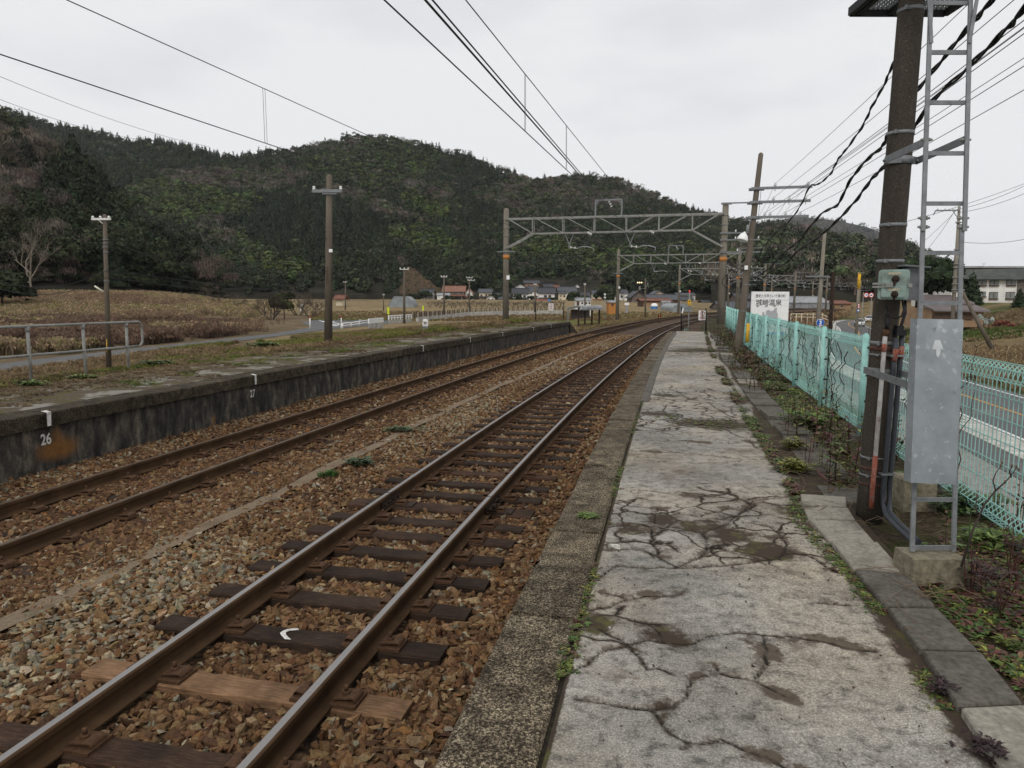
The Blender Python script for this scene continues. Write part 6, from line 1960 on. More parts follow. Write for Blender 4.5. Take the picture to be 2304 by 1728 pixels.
for lab, a, b, Ya, Yb in (('thin distant wire above the dark slope, the upper of two', (-60, 147), (470, 330), 50, 95), ('thin distant wire above the dark slope, the lower of two', (-60, 200), (330, 316), 55, 95),
                      ('sagging wire crossing to the right of the road pole', (1866, 540), (2420, 365), 50, 70), ('uppermost wire right of the ladder', (2160, 470), (2420, 350), 68, 60), ('wire right of the ladder, lower of a close pair', (2160, 478), (2420, 375), 68, 60),
                      ('low wire crossing in front of the white building', (2170, 545), (2420, 505), 68, 60), ('wire from the distant pole down to the hidden roofs', (2155, 470), (2020, 580), 68, 110), ('pair wire beside the distant pole', (2150, 472), (2060, 585), 68, 110),
                      ('low wire left of the thin field pole, upper', (-60, 612), (238, 608), 26, 28), ('low wire left of the thin field pole, lower', (-60, 629), (238, 624), 26, 28),
                      ('low wire right of the thin field pole, upper', (240, 608), (910, 655), 28, 84), ('low wire right of the thin field pole, lower', (240, 624), (910, 668), 28, 84), ('wire sloping from the thin field pole to the shed', (240, 540), (560, 612), 28, 70),
                      ('faint wire behind the stout pole', (480, 600), (905, 612), 60, 86)):
    wire('line_wire', lab, 'overhead wire', [atY(*a, Ya), atY(*b, Yb)], .012 if Ya < 45 else .018, 'wire', sag=.6)

# ================================================================== poles, railing and markers on the left
sp_ = thing('utility_pole', 'stout brown concrete pole standing on the far platform with one short crossarm', 'utility pole', at(738.6, 774.6, LZ))
b = Vector(at(738.6, 776, LZ - .1)); t_ = Vector(atY(741, 396, b.y))
mb = MB(); mb.tube([b, t_, t_ + Vector((0, 0, .05))], [.142, .098, .05], 16); mb.build('shaft', M['pole_brown'], sp_)
mb = MB(); mb.bar(atY(702, 430, b.y - .14), atY(769, 429.5, b.y - .14), .06, .10); mb.bar(atY(722, 428, b.y + .12), atY(757, 428, b.y + .12), .04, .09); mb.bar(atY(725, 436, b.y - .12), atY(757, 436, b.y - .12), .05, .04); ca = mb.build('crossarm', M['galv_dull'], sp_)
for u in (706.5, 766.5):
    mb = MB(); mb.lathe(atY(u, 427, b.y - .14), [(.02, 0), (.05, .01), (.055, .04), (.03, .055), (.045, .07), (.045, .11), (.02, .12), (0, .125)], 10); mb.build('insulator', M['porcelain'], ca)
mb = MB(); mb.box(atY(744, 564, b.y - .125), (.115, .012, .105), rz=R(10)); mb.build('number_plate', M['white'], sp_)
mb = MB()
for v in (537, 610): mb.cyl(atY(729, v, b.y - .1), atY(736, v, b.y - .1), .012, .012, 6)
mb.build('step_bolt', M['rustdark'], sp_)
mb = MB(); mb.bar(atY(736, 600, b.y - .125), atY(735, 640, b.y - .128), .03, .012); mb.build('rusty_strap', M['rust'], sp_)
tpz = -1.35
tl = thing('utility_pole', 'slender grey pole with a tilted tube lamp beside the farm road', 'utility pole', at(245, 829, tpz))
b = Vector(at(245, 831, tpz - .1)); t_ = Vector(atY(235.5, 484, b.y))
mb = MB(); mb.tube([b, t_, t_ + Vector((0, 0, .04))], [.105, .072, .03], 14); mb.build('shaft', M['pole_brown'], tl)
mb = MB(); mb.bar(atY(206, 493, b.y - .1), atY(249, 493, b.y - .1), .07, .08); mb.bar(atY(222, 495, b.y - .1), atY(231, 503, b.y - .1), .03, .03); ca = mb.build('crossarm', M['white_worn'], tl)
for u in (209, 226, 245):
    mb = MB(); mb.lathe(atY(u, 491, b.y - .1), [(.02, 0), (.05, .02), (.05, .06), (.03, .08), (0, .1)], 8); mb.build('insulator', M['porcelain'], ca)
mb = MB(); mb.tube([atY(213, 643.5, b.y - .1), atY(232, 656, b.y - .1)], .035, 8); mb.build('tube_lamp', M['fluor'], tl)
for v in (538, 546, 555, 566, 607, 630):
    mb = MB(); q = b.lerp(t_, (831 - v) / 347.); mb.tube([q - Vector((0, 0, .02)), q + Vector((0, 0, .02))], .1, 12); mb.build('steel_band', M['galv_dull'], tl)
mb = MB(); q = atY(240, 778, b.y - .1); mb.tube([atY(240, 763, b.y - .11), atY(240.5, 793, b.y - .11)], .016, 6); mb.build('yellow_guard', M['yellow'], tl)
def field_pole(px, row, top, arm, label, r=.13, z=FIELD, arms=None):
    base = Vector(at(px, row, z))
    t = thing('utility_pole', label, 'utility pole', base)
    tp2 = Vector(atY(px, top, base.y))
    mb = MB(); mb.tube([base, tp2], [r, r * .65], 10); mb.build('shaft', M['pole_brown'], t)
    for v, w0, w1 in (arms or [(top + 1, -arm, arm)]):
        mb = MB(); mb.bar(atY(px + w0, v, base.y - .15), atY(px + w1, v, base.y - .15), .10, .10); a_ = mb.build('crossarm', M['white_worn'], t)
        for f in (.05, .5, .95):
            u = px + w0 + (w1 - w0) * f
            mb = MB(); mb.lathe(atY(u, v - 1, base.y - .15), [(.03, 0), (.08, .03), (.08, .12), (0, .16)], 6); mb.build('insulator', M['porcelain'], a_)
    return t
field_pole(909.5, 728, 605, 10, 'tall plain field pole in front of the greenhouse', .16)
field_pole(999, 717, 622, 7, 'field pole in front of the red roofed house', .17)
field_pole(1056, 707, 625, 7, 'field pole with two crossarms right of the red roofed house', .18, arms=[(625, -7, 7), (631, -4, 12)])
field_pole(777, 699, 634, 4, 'thin far pole right of the tan shed', .18)
field_pole(863, 700, 663, 2, 'short thin pole left of the greenhouse', .15)
field_pole(1204, 702, 640, 3, 'thin pole among the dark tiled houses', .2, z=-.8)
field_pole(1316, 704, 640, 2, 'thin pole behind the corrugated shelter', .15, z=-.8)
field_pole(578, 668, 625, 4, 'grey double pole at the wood edge', .2, z=1.0)
rl = thing('railing', 'grey pipe railing with a rounded end on the far platform', 'railing', t3(11, -8.78, LZ))
mb = MB()
S0_, S1_ = 5.0, 13.62
top_, mid_ = .865, .345
pts = [t3(s, -8.78, top_) for s in np.linspace(S0_, S1_, 14)]
arc = [t3(S1_ + .24 * math.sin(a), -8.78, (top_ + mid_) / 2 + .26 * math.cos(a)) for a in np.linspace(.05, math.pi - .05, 14)]
arc = [t3(S1_ + .12 * min(1, abs(math.sin(a)) * 1.25), -8.78, (top_ + mid_) / 2 + (top_ - mid_) / 2 * math.cos(a)) for a in np.linspace(.0, math.pi, 16)]
mb.tube(pts + arc[1:] + [t3(s, -8.78, mid_) for s in np.linspace(S1_, S0_, 14)], .0255, 10)
mb.build('rail', M['steel_grey'], rl)
for s in (7.6, 8.7, 9.85, 11.0, 12.2, 13.3):
    mb = MB(); mb.cyl(t3(s, -8.78, LZ - .2), t3(s, -8.78, top_ - .02), .031, .029, 12); po = mb.build('post', M['steel_grey'], rl)
    mb = MB(); mb.cyl(t3(s, -8.78, top_ - .10), t3(s, -8.78, top_ - .015), .036, .036, 12); mb.box(t3(s, -8.78, top_ - .01), (.06, .07, .05), rz=-th(s)); mb.build('collar', M['steel_grey'], po)
mk = thing('marker_post', 'white topped square marker stone on the far platform', 'marker post', at(957.5, 745, LZ))
b = Vector(at(957.5, 745, LZ)); w = .125
mb = MB()
mb.box((b.x, b.y, LZ + .10), (w * 1.9, w * 1.9, .26)); mb.build('base', M['galv_dull'], mk)
V = []
for z, k in ((LZ + .23, 1.0), (LZ + .44, 1.0), (LZ + .56, .62)):
    V += [(b.x + sx * w * k, b.y + sy * w * k, z) for sx, sy in ((-1, -1), (1, -1), (1, 1), (-1, 1))]
mb = MB(); mb.add(V, [(i, (i + 1) % 4, (i + 1) % 4 + 4, i + 4) for i in range(4)] + [(i + 4, (i + 1) % 4 + 4, (i + 1) % 4 + 8, i + 8) for i in range(4)] + [(8, 9, 10, 11)]); mb.build('head', M['white_worn'], mk)
mb = MB()
for (a, c_) in (((-.06, .45), (.07, .32)), ((.06, .45), (-.05, .31)), ((-.05, .38), (.06, .40))): mb.bar((b.x + a[0], b.y - w - .004, LZ + a[1]), (b.x + c_[0], b.y - w - .004, LZ + c_[1]), .022, .004, up=(0, 1, 0))
mb.build('painted_mark', M['black_paint'], mk)
def noentry(name_lab, px0, px1, r0, r1, Y, posts, fence_lab, wires):
    f = thing('barrier_fence', fence_lab, 'barrier fence', atY(posts[0][0], posts[0][2], posts[0][3]))
    mb = MB()
    for k, (u, a, b_, YY) in enumerate(posts):
        mb = MB(); mb.cyl(atY(u, b_ + 2, YY), atY(u, a, YY), .032, .032, 8); mb.build('post', M['black_paint'], f)
    for (p, q) in wires:
        mb = MB(); mb.cyl(atY(*p), atY(*q), .006, .006, 5); mb.build('wire', M['wire'], f)
    s = thing('warning_sign', name_lab, 'sign', atY((px0 + px1) / 2, r1, Y))
    a, b_ = Vector(atY(px0, r0, Y)), Vector(atY(px1, r1, Y))
    c = (a + b_) / 2; W_, H_ = b_.x - a.x, a.z - b_.z
    mb = MB(); mb.rbox(c, (W_, .02, H_), W_ * .06); mb.build('plate', M['white'], s)
    o_ = c - Vector(s.location)
    def ring(r1_, r2_, cz, mat, nm, y):
        mb = MB(); n = 28
        V = [(c.x + r * math.cos(k * 2 * math.pi / n), c.y - y, c.z + cz + r * math.sin(k * 2 * math.pi / n)) for r in (r1_, r2_) for k in range(n)]
        mb.add(V, [(i, (i + 1) % n, (i + 1) % n + n, i + n) for i in range(n)]); mb.build(nm, M[mat], s)
    R_ = W_ * .36
    ring(R_ * .80, R_, H_ * .20, 'red_sign', 'red_ring', .0125)
    mb = MB(); mb.bar((c.x - R_ * .62, c.y - .0135, c.z + H_ * .2 + R_ * .62), (c.x + R_ * .62, c.y - .0135, c.z + H_ * .2 - R_ * .62), .002, R_ * .18, up=(0, 1, 0))
    mb.v = [(x, y, z) for x, y, z in mb.v]; mb.build('red_bar', M['red_sign'], s)
    mb = MB(); q = (c.x, c.y - .012, c.z + H_ * .2)
    mb.box((q[0], q[1], q[2] - R_ * .05), (R_ * .34, .003, R_ * .75)); mb.cyl((q[0], q[1] - .002, q[2] + R_ * .52), (q[0], q[1], q[2] + R_ * .52), R_ * .19, R_ * .19, 10); mb.box((q[0] - R_ * .12, q[1], q[2] - R_ * .55), (R_ * .16, .003, R_ * .5)); mb.box((q[0] + R_ * .16, q[1], q[2] - R_ * .5), (R_ * .16, .003, R_ * .4)); mb.build('figure', M['black_paint'], s)
    text_mesh('lettering', '関係者以外', W_ * .14, M['black_paint'], s, face_m(o_ + Vector((0, -.0125, -H_ * .18)), 0), .002)
    text_mesh('lettering', '立入禁止', W_ * .205, M['red_sign'], s, face_m(o_ + Vector((0, -.0125, -H_ * .32)), 0), .004)
    return s
noentry('white no entry sign at the far end of the mossy platform', 1234.5, 1245.2, 682.6, 698.4, 48.9, [(1205.5, 680, 718, 48.5), (1268.5, 681, 717.5, 49.2)], 'two dark posts and wire closing the end of the mossy platform',
        [((1205.5, 680.5, 48.5), (1268.5, 681.5, 49.2)), ((1205.5, 690, 48.5), (1268.5, 691, 49.2)), ((1190, 717, 48.5), (1268.5, 716, 49.2)), ((1205.5, 705, 48.5), (1268.5, 705, 49.2))])
wr = []
for v in (694, 703, 712, 721, 730, 739): wr.append(((1533, v, 32.6), (1628, v - 1, 31.2)))
for k in range(31): u = 1536 + k * 3; wr.append(((u, 694, 32.5 - .045 * k), (u, 745, 32.5 - .045 * k)))
noentry('white no entry sign on the wire fence at the end of the near platform', 1572.3, 1587.3, 698.6, 720.6, 31.9, [(1533, 689, 746, 32.6), (1588.5, 694, 746, 32.0)], 'wire fence with a black post across the end of the near platform', wr)
q = atY(1536, 699, 32.4); mb = MB(); mb.box(q, (.05, .03, .24), M=Matrix.Rotation(R(12), 3, 'Y')); o = mb.build('hanging_tag', M['white']); tag(o, 'narrow white tag hanging on the black fence post', 'tag')
wp_ = thing('warning_light', 'grey post with a yellow box and a red lamp on top', 'warning light', at(1549, 748, -.75))
b = Vector(at(1549, 748, -.30)); YY = b.y
mb = MB(); mb.cyl((b.x, b.y, -1.0), atY(1551.5, 658, YY), .032, .028, 8); mb.build('post', M['steel_grey'], wp_)
mb = MB(); mb.rbox(atY(1550.8, 681, YY - .06), (.15, .12, .29), .03); yb_ = mb.build('yellow_box', M['yellow'], wp_)
mb = MB(); mb.cyl(atY(1551, 678, YY - .135), atY(1551, 678, YY - .12), .03, .03, 10); mb.cyl(atY(1551, 684, YY - .135), atY(1551, 684, YY - .12), .03, .03, 10); mb.build('lens', M['black_paint'], yb_)
mb = MB(); mb.lathe(atY(1551.6, 658, YY), [(.05, 0), (.055, .03), (.05, .08), (.03, .11), (0, .12)], 10); mb.build('red_lamp', M['lamp_red'], wp_)
mb = MB(); mb.box(atY(1543, 741, 32.8), (.12, .12, .14)); o = mb.build('junction_box', M['mint']); tag(o, 'small pale green junction box at the end of the near platform', 'junction box')
ls = thing('marker_sign', 'grey post with a black disc and a black diamond sign', 'railway sign', at(1361, 717, -1.2))
b = Vector(at(1361, 717, -1.2)); YY = b.y
mb = MB(); mb.cyl(b, atY(1361, 660, YY), .05, .05, 8); mb.build('post', M['tin'], ls)
mb = MB(); mb.box(atY(1361, 666, YY - .06), (.34, .03, .86)); mb.build('back_plate', M['black_paint'], ls)
mb = MB(); c = atY(1361, 662.4, YY - .085); mb.cyl((c[0], c[1] - .01, c[2]), c, .15, .15, 16); mb.build('white_disc', M['white'], ls)
mb = MB(); mb.bar((c[0] - .09, c[1] - .014, c[2] - .09), (c[0] + .09, c[1] - .014, c[2] + .09), .05, .004, up=(0, 1, 0)); mb.build('slash', M['black_paint'], ls)
mb = MB(); c = atY(1361, 669.4, YY - .085); mb.box(c, (.25, .02, .25), M=Matrix.Rotation(R(45), 3, 'Y')); mb.build('white_diamond', M['white'], ls)
mb = MB(); mb.box((c[0], c[1] - .014, c[2]), (.10, .004, .10), M=Matrix.Rotation(R(45), 3, 'Y')); mb.build('centre_mark', M['black_paint'], ls)
sg = thing('railway_signal', 'dark signal mast with a hooded head showing three lit lamps', 'railway signal', at(1452, 717, -1.1))
b = Vector(at(1452, 717, -1.1)); YY = b.y
mb = MB(); mb.cyl(b, atY(1452, 626, YY), .12, .09, 10); mb.build('mast', M['pole_brown'], sg)
a, c = Vector(atY(1431.5, 644, YY - .3)), Vector(atY(1446, 626, YY - .3))
mb = MB(); xm = (a.x + c.x) / 2
mb.prism([(a.x + .12, a.z), (c.x - .12, a.z), (c.x, a.z + .45), (c.x, a.z + .62), (xm, c.z), (a.x, a.z + .62), (a.x, a.z + .45)], YY - .42, YY - .30); mb.build('head', M['black_paint'], sg)
mb = MB(); zz = a.z + .47
for u in (-.25, 0, .25):
    mb = MB(); mb.cyl((xm + u, YY - .46, zz), (xm + u, YY - .42, zz), .085, .085, 12); mb.build('lamp', M['lamp_on'], sg)
for u in (-.25, 0, .25):
    mb = MB(); mb.box((xm + u, YY - .5, zz + .10), (.2, .18, .02)); mb.build('hood', M['black_paint'], sg)
mb = MB(); mb.bar(atY(1438, 650, YY - .2), atY(1455, 649, YY - .2), .06, .06); mb.bar(atY(1439, 644, YY - .3), atY(1439, 653, YY - .3), .25, .2); mb.bar(atY(1453, 648, YY), atY(1458, 636, YY), .05, .05); mb.bar(atY(1458, 648, YY), atY(1458, 632, YY), .04, .04); mb.bar(atY(1452, 632, YY), atY(1458, 632, YY), .04, .04); mb.build('bracket', M['steel_grey'], sg)
dw = thing('dwarf_signal', 'low rusty signal with two round lamps standing between the tracks', 'railway signal', at(1484, 727, -.95))
b = Vector(at(1484, 727, -.95)); YY = b.y
mb = MB(); mb.cyl(b, atY(1484, 715, YY), .04, .04, 8); mb.build('post', M['rust'], dw)
mb = MB(); mb.rbox(atY(1484, 711, YY), (.30, .14, .50), .08); mb.build('head', M['rustdark'], dw)
for v in (708.5, 714):
    q = atY(1484, v, YY - .075); mb = MB(); mb.cyl((q[0], q[1] - .02, q[2]), q, .075, .075, 12); mb.build('lamp', M['orange'], dw)
# low corrugated shelter past the platform end
sh = thing('shelter', 'small open shelter with a rounded corrugated roof beyond the far platform', 'shelter', at(1305, 729, -1.0))
Y0_, Y1_ = 62.0, 67.5
P0_ = [Vector(atY(u, v, Y0_)) for u, v in ((1273, 693), (1283, 691), (1294, 688.6), (1301, 688), (1304.5, 691), (1305.5, 698))]
dx = Vector(atY(1352, 697, Y1_)) - Vector(atY(1303.5, 698, Y0_))
dx.z = 0
mb = MB(); n = 60
V = []
prof = [P0_[0], P0_[1], P0_[2], P0_[3], P0_[3] + Vector((.16, 0, -.03)), P0_[3] + Vector((.26, 0, -.12)), P0_[3] + Vector((.30, 0, -.24)), P0_[3] + Vector((.30, 0, -.40))]
for k in range(n):
    w_ = .018 * (1 if k % 2 else -1)
    V += [p + dx * (k / (n - 1)) + Vector((0, 0, w_)) for p in prof]
m_ = len(prof)
mb.add(V, [(k * m_ + i, k * m_ + i + 1, (k + 1) * m_ + i + 1, (k + 1) * m_ + i) for k in range(n - 1) for i in range(m_ - 1)]); mb.build('roof', M['tin'], sh)
mb = MB(); mb.bar(P0_[0] + Vector((.12, -.02, -.12)), P0_[2] + Vector((0, -.02, -.12)), .08, .12); mb.bar(P0_[2] + Vector((0, -.02, -.1)), P0_[3] + Vector((.18, -.02, -.1)), .08, .12); mb.bar(P0_[3] + Vector((.14, -.02, -.1)), P0_[3] + Vector((.14, -.02, -.42)), .08, .10)
mb.bar(P0_[0] + Vector((.2, -.02, -.1)), Vector((P0_[0].x + .2, P0_[0].y, -1.0)), .12, .12); mb.build('front_frame', M['galv_dull'], sh)
for f in (.02, .30, .62, .98):
    q = P0_[3] + dx * f; mb = MB(); mb.bar((q.x, q.y, q.z - .1), (q.x, q.y, -1.15), .14, .14); mb.build('post', M['rustdark'], sh)
mb = MB(); a, c = P0_[0] + dx * .12 + Vector((.2, .2, 0)), P0_[0] + dx * .98 + Vector((.2, .2, 0))
mb.add([(a.x, a.y, -.35), (c.x, c.y, -.35), (c.x, c.y, a.z - .15), (a.x, a.y, a.z - .15), (a.x, a.y + .06, -.35), (c.x, c.y + .06, -.35), (c.x, c.y + .06, a.z - .15), (a.x, a.y + .06, a.z - .15)], [(0, 1, 2, 3), (7, 6, 5, 4), (0, 4, 5, 1), (3, 2, 6, 7)]); mb.build('back_board', M['wall_grey'], sh)
# ================================================================== houses of the village
def house(px0, px1, ridge, eave, base, Y, roof, wall, label, ax='x', win=(), depth=None, over=.5, lower=None, door=None, cat='house', sink=2.5, yaw=0.0, base_mat=None):
    """ax 'x': the long eaves side faces the camera; 'y': the gable end does. win = (u0, u1, v0, v1) in wall fractions"""
    a, b = Vector(atY(px0, base, Y)), Vector(atY(px1, base, Y))
    W_ = b.x - a.x
    zb, ze, zr = a.z, atY((px0 + px1) / 2, eave, Y)[2], atY((px0 + px1) / 2, ridge, Y)[2]
    D = depth or max(5.0, W_ * .7)
    cx = (a.x + b.x) / 2
    t = thing('house', label, cat, (cx, Y, zb), yaw)
    H_, G = ze - zb, zr - ze
    hw = W_ / 2 - (over if ax == 'x' else over)
    mb = MB()
    if ax == 'x':
        mb.box((0, D / 2, (H_ - sink) / 2), (2 * hw, D, H_ + sink))
        mb.prism([(-hw, 0), (hw, 0), (hw, .01), (-hw, .01)], 0, D, Matrix.Translation((0, 0, H_ - .02)))
        V = [(-hw, 0, H_), (-hw, D, H_), (-hw, D / 2, H_ + G), (hw, 0, H_), (hw, D, H_), (hw, D / 2, H_ + G)]
        mb.add(V, [(0, 1, 2), (3, 5, 4)])
    else:
        mb.prism([(-hw, -sink), (hw, -sink), (hw, H_), (0, H_ + G * .96), (-hw, H_)], 0, D)
    mb.build('wall', M[wall], t, world=False)
    mb = MB(); th_ = .22
    if ax == 'x':
        hr = W_ / 2
        e = over
        sl = G / (D / 2)
        for sg in (-1, 1):
            y0, z0 = (D / 2 - sg * (D / 2 + e)), H_ - e * sl
            V = [(-hr, y0, z0), (hr, y0, z0), (hr, D / 2, H_ + G), (-hr, D / 2, H_ + G)]
            V += [(x, y, z + th_) for x, y, z in V]
            f = [(0, 1, 2, 3), (7, 6, 5, 4), (0, 4, 5, 1), (1, 5, 6, 2), (2, 6, 7, 3), (3, 7, 4, 0)]
            mb.add(V, f)
        mb.bar((-hr, D / 2, H_ + G + th_), (hr, D / 2, H_ + G + th_), .35, .28)
    else:
        e = over; hr = hw + e; sl = G / hw
        for sg in (-1, 1):
            V = [(sg * hr, -e, H_ - e * sl), (sg * hr, D + e, H_ - e * sl), (0, D + e, H_ + G), (0, -e, H_ + G)]
            V += [(x, y, z + th_) for x, y, z in V]
            mb.add(V, [(0, 1, 2, 3), (7, 6, 5, 4), (0, 4, 5, 1), (1, 5, 6, 2), (2, 6, 7, 3), (3, 7, 4, 0)])
        mb.bar((0, -e, H_ + G + th_), (0, D + e, H_ + G + th_), .3, .25)
    mb.build('roof', M[roof], t, world=False)
    for (u0, u1, v0, v1) in win:
        w, h = (u1 - u0) * 2 * hw, (v1 - v0) * H_
        c = (-hw + (u0 + u1) * hw, -.03, (v0 + v1) / 2 * H_)
        mb = MB(); mb.box(c, (w, .06, h)); fr = mb.build('window', M['white_worn'] if wall in ('wall_brown', 'wall_tan', 'brick') else M['wall_brown'], t, world=False)
        mb = MB(); n = 2 if w > 1.2 else 1
        mb.box((c[0], -.075, c[2]), (w * .86, .03, h * .82)); mb.build('pane', M['glass_dark'], fr, world=False)
    if lower:
        v0, dp, mat = lower
        z = v0 * H_
        mb = MB(); V = [(-hw - .4, -dp, z - .55), (hw + .4, -dp, z - .55), (hw + .4, 0, z), (-hw - .4, 0, z)]
        V += [(x, y, q + .16) for x, y, q in V]
        mb.add(V, [(0, 1, 2, 3), (7, 6, 5, 4), (0, 4, 5, 1), (1, 5, 6, 2), (3, 7, 4, 0)]); mb.build('pent_roof', M[mat], t, world=False)
        mb = MB()
        for k in range(5): mb.box((-hw + 2 * hw * k / 4, -dp + .3, (z - .6) / 2), (.16, .16, z - .6))
        mb.build('veranda_post', M['wall_brown'], t, world=False)
    if door:
        u0, u1, h = door
        mb = MB(); mb.box((-hw + (u0 + u1) * hw, -.04, h * H_ / 2), ((u1 - u0) * 2 * hw, .08, h * H_)); mb.build('door', M['wall_brown'] if wall != 'wall_brown' else M['wall_tan'], t, world=False)
    return t
WU = ((.06, .30, .66, .92), (.36, .62, .66, .92), (.70, .94, .66, .92))
house(994, 1048, 644, 655, 677, 350, 'roof_red', 'wall_brown', 'large house with a long red brown tiled roof and white upper wall', 'x', ((.03, .20, .70, .96), (.24, .45, .70, .96), (.5, .7, .70, .96), (.74, .97, .70, .96), (.1, .35, .1, .45), (.5, .9, .1, .45)), 9, .8, (.62, 1.6, 'roof_red'))
house(1044, 1066, 649, 659, 677, 352, 'roof_red', 'wall_white', 'red roofed wing with a white gable joined to the large red house', 'y', ((.3, .7, .62, .9),), 10, .6, (.55, 1.5, 'roof_rust'))
house(982, 1013, 660.5, 664.5, 677, 340, 'tin', 'wall_white', 'plain white outbuilding with a sloping pale roof beside the large red house', 'x', (), 5, .3)
house(944, 977, 651, 657.5, 678, 345, 'roof_black', 'wall_white', 'white storehouse with a black tiled roof below the bare slope', 'x', ((.1, .2, .5, .7),), 7, .7, (.55, 1.2, 'roof_black'))
house(1076, 1108, 650.5, 658, 676, 352, 'roof_grey', 'wall_cream', 'white and tan two storey house with a grey roof right of the red house', 'x', ((.5, .66, .55, .8), (.74, .92, .55, .8), (.1, .25, .5, .75)), 8, .5, (.48, 1.2, 'roof_black'))
house(1091, 1117, 664, 669, 678, 340, 'roof_black', 'wall_white', 'low white house with a small dark porch gable', 'y', ((.15, .4, .1, .6), (.6, .85, .1, .6)), 8, .8)
house(1110, 1148, 660, 667, 678, 345, 'roof_black', 'wall_tan', 'low dark roofed house just left of the portal post', 'x', ((.1, .3, .2, .7), (.45, .6, .2, .7), (.7, .9, .2, .7)), 8, .6)
house(1151, 1192, 649, 660, 681, 345, 'roof_black', 'wall_white', 'white walled house with a black tiled roof just right of the portal post', 'x', ((.4, .56, .55, .8), (.66, .84, .55, .8), (.1, .3, .12, .4), (.6, .9, .12, .4)), 9, .7, (.5, 1.4, 'roof_black'))
house(1156, 1186, 639, 646, 652, 385, 'roof_black', 'wall_white', 'white gabled house uphill behind the black roofs', 'y', ((.35, .65, .2, .7),), 9, .7)
house(1178, 1214, 631, 637, 648, 400, 'roof_black', 'wall_tan', 'uphill house with a dark roof and orange brown wall', 'x', ((.2, .4, .3, .7), (.6, .8, .3, .7)), 8, .6, (.4, 1.2, 'roof_red'))
house(1186, 1213, 645, 655, 664, 372, 'roof_grey', 'wall_white', 'grey roofed house between two black roofs', 'x', ((.2, .4, .3, .7),), 8, .5)
house(1209, 1251, 648, 659, 681, 345, 'roof_black', 'wall_white', 'broad house under a black roof right of the grey roofed one', 'x', ((.32, .52, .55, .78), (.6, .78, .55, .78), (.4, .6, .12, .4)), 10, .7, (.5, 1.4, 'roof_black'))
house(1254, 1299, 646, 657, 668, 380, 'roof_grey', 'wall_white', 'house under the widest slate grey roof of the village', 'x', ((.65, .75, .3, .7), (.8, .92, .3, .7)), 11, .7)
house(1256, 1276, 656, 661, 680, 335, 'roof_black', 'wall_cream', 'cream two storey house with small dark windows', 'x', ((.18, .32, .62, .85), (.6, .84, .6, .82), (.15, .3, .15, .4)), 7, .4)
house(1275, 1303, 657, 668, 683, 345, 'roof_grey', 'wall_white', 'house with a steep slanting grey roof beside the cream house', 'y', ((.3, .5, .2, .5),), 9, .6)
house(1243, 1260, 642, 647, 652, 400, 'roof_rust', 'wall_tan', 'uphill house with a rusty orange roof', 'x', (), 7, .4)
house(1291, 1306, 640, 646, 652, 400, 'roof_grey', 'wall_white', 'small white gabled house highest on the slope', 'y', ((.35, .65, .3, .8),), 7, .4)
house(1204, 1236, 674, 680.5, 686, 290, 'roof_rust', 'wall_white', 'low shed with a faded red roof behind the no entry sign', 'x', (), 6, .2)
house(1332, 1356, 654, 663, 684, 320, 'roof_grey', 'wall_cream', 'pale house with a tilted blue grey roof left of the second portal post', 'x', ((.25, .5, .5, .75), (.1, .4, .12, .35), (.6, .9, .12, .35)), 8, .5, (.5, 1.3, 'roof_rust'))
house(1295, 1331, 674, 677, 692, 130, 'tin', 'wall_white', 'small white flat roofed building with three dark windows', 'x', ((.34, .47, .55, .8), (.62, .75, .55, .8), (.84, .97, .55, .8)), 4, .15, None, (.02, .2, .95))
house(1367, 1391, 679.5, 681, 694, 140, 'tin', 'orange_wall', 'little hut with an orange wall and a white panel', 'x', ((.32, .55, .45, .9),), 3, .2)
house(1379, 1413, 652, 659, 686, 310, 'roof_black', 'wall_white', 'two storey house behind the second portal post', 'x', ((.15, .35, .6, .8), (.5, .7, .6, .8), (.2, .5, .12, .4)), 9, .6)
house(1404, 1414, 658, 662, 680, 305, 'roof_grey', 'wall_white', 'narrow white house wall with a pale edge beside the second portal post', 'x', (), 6, .2)
house(1417, 1456, 655, 667, 686, 270, 'roof_black', 'wall_grey', 'grey boarded gable with a black roof left of the signal mast', 'y', (), 12, .8)
house(1463, 1502, 654.5, 664, 676, 290, 'roof_grey', 'wall_cream', 'tan gable rising behind the rusty roofed barn', 'y', (), 10, .8)
house(1457, 1528, 664, 674, 690, 250, 'roof_grey', 'wall_brown', 'long grey tiled house behind the rusty roofed barn', 'x', ((.75, .85, .3, .7),), 9, .6)
house(1440, 1512, 673, 677, 694, 215, 'roof_rust', 'wall_brown', 'open fronted barn with a rusty sheet roof', 'x', (), 8, .6, None, (.06, .62, .8), 'barn')
house(1489, 1510, 679.5, 681, 694, 205, 'tin', 'tin', 'white box shed at the right end of the rusty barn', 'x', (), 3, .1, cat='shed')
house(1522, 1566, 660, 664, 681, 300, 'roof_grey', 'wall_white', 'white house with a blue edge behind the thin third portal post', 'x', ((.38, .55, .35, .75), (.75, .9, .35, .75)), 8, .4)
house(1580, 1622, 676, 682, 692, 260, 'roof_black', 'wall_tan', 'low dark house left of the nearest portal post', 'x', ((.2, .4, .2, .7),), 8, .6)
house(1655, 1700, 660, 672, 690, 230, 'roof_black', 'wall_grey', 'dark roofed house between the portal posts and the billboard', 'x', ((.3, .5, .3, .7),), 9, .6)
house(1618, 1704, 680, 693, 702, 180, 'roof_grey', 'wall_grey', 'long low shed with a ribbed grey roof behind the fence end', 'x', (), 9, .3, cat='shed')
house(1770, 1868, 669, 682, 691, 190, 'tin', 'tin', 'long pale greenhouse shed beyond the billboard', 'x', (), 12, .2, cat='shed')
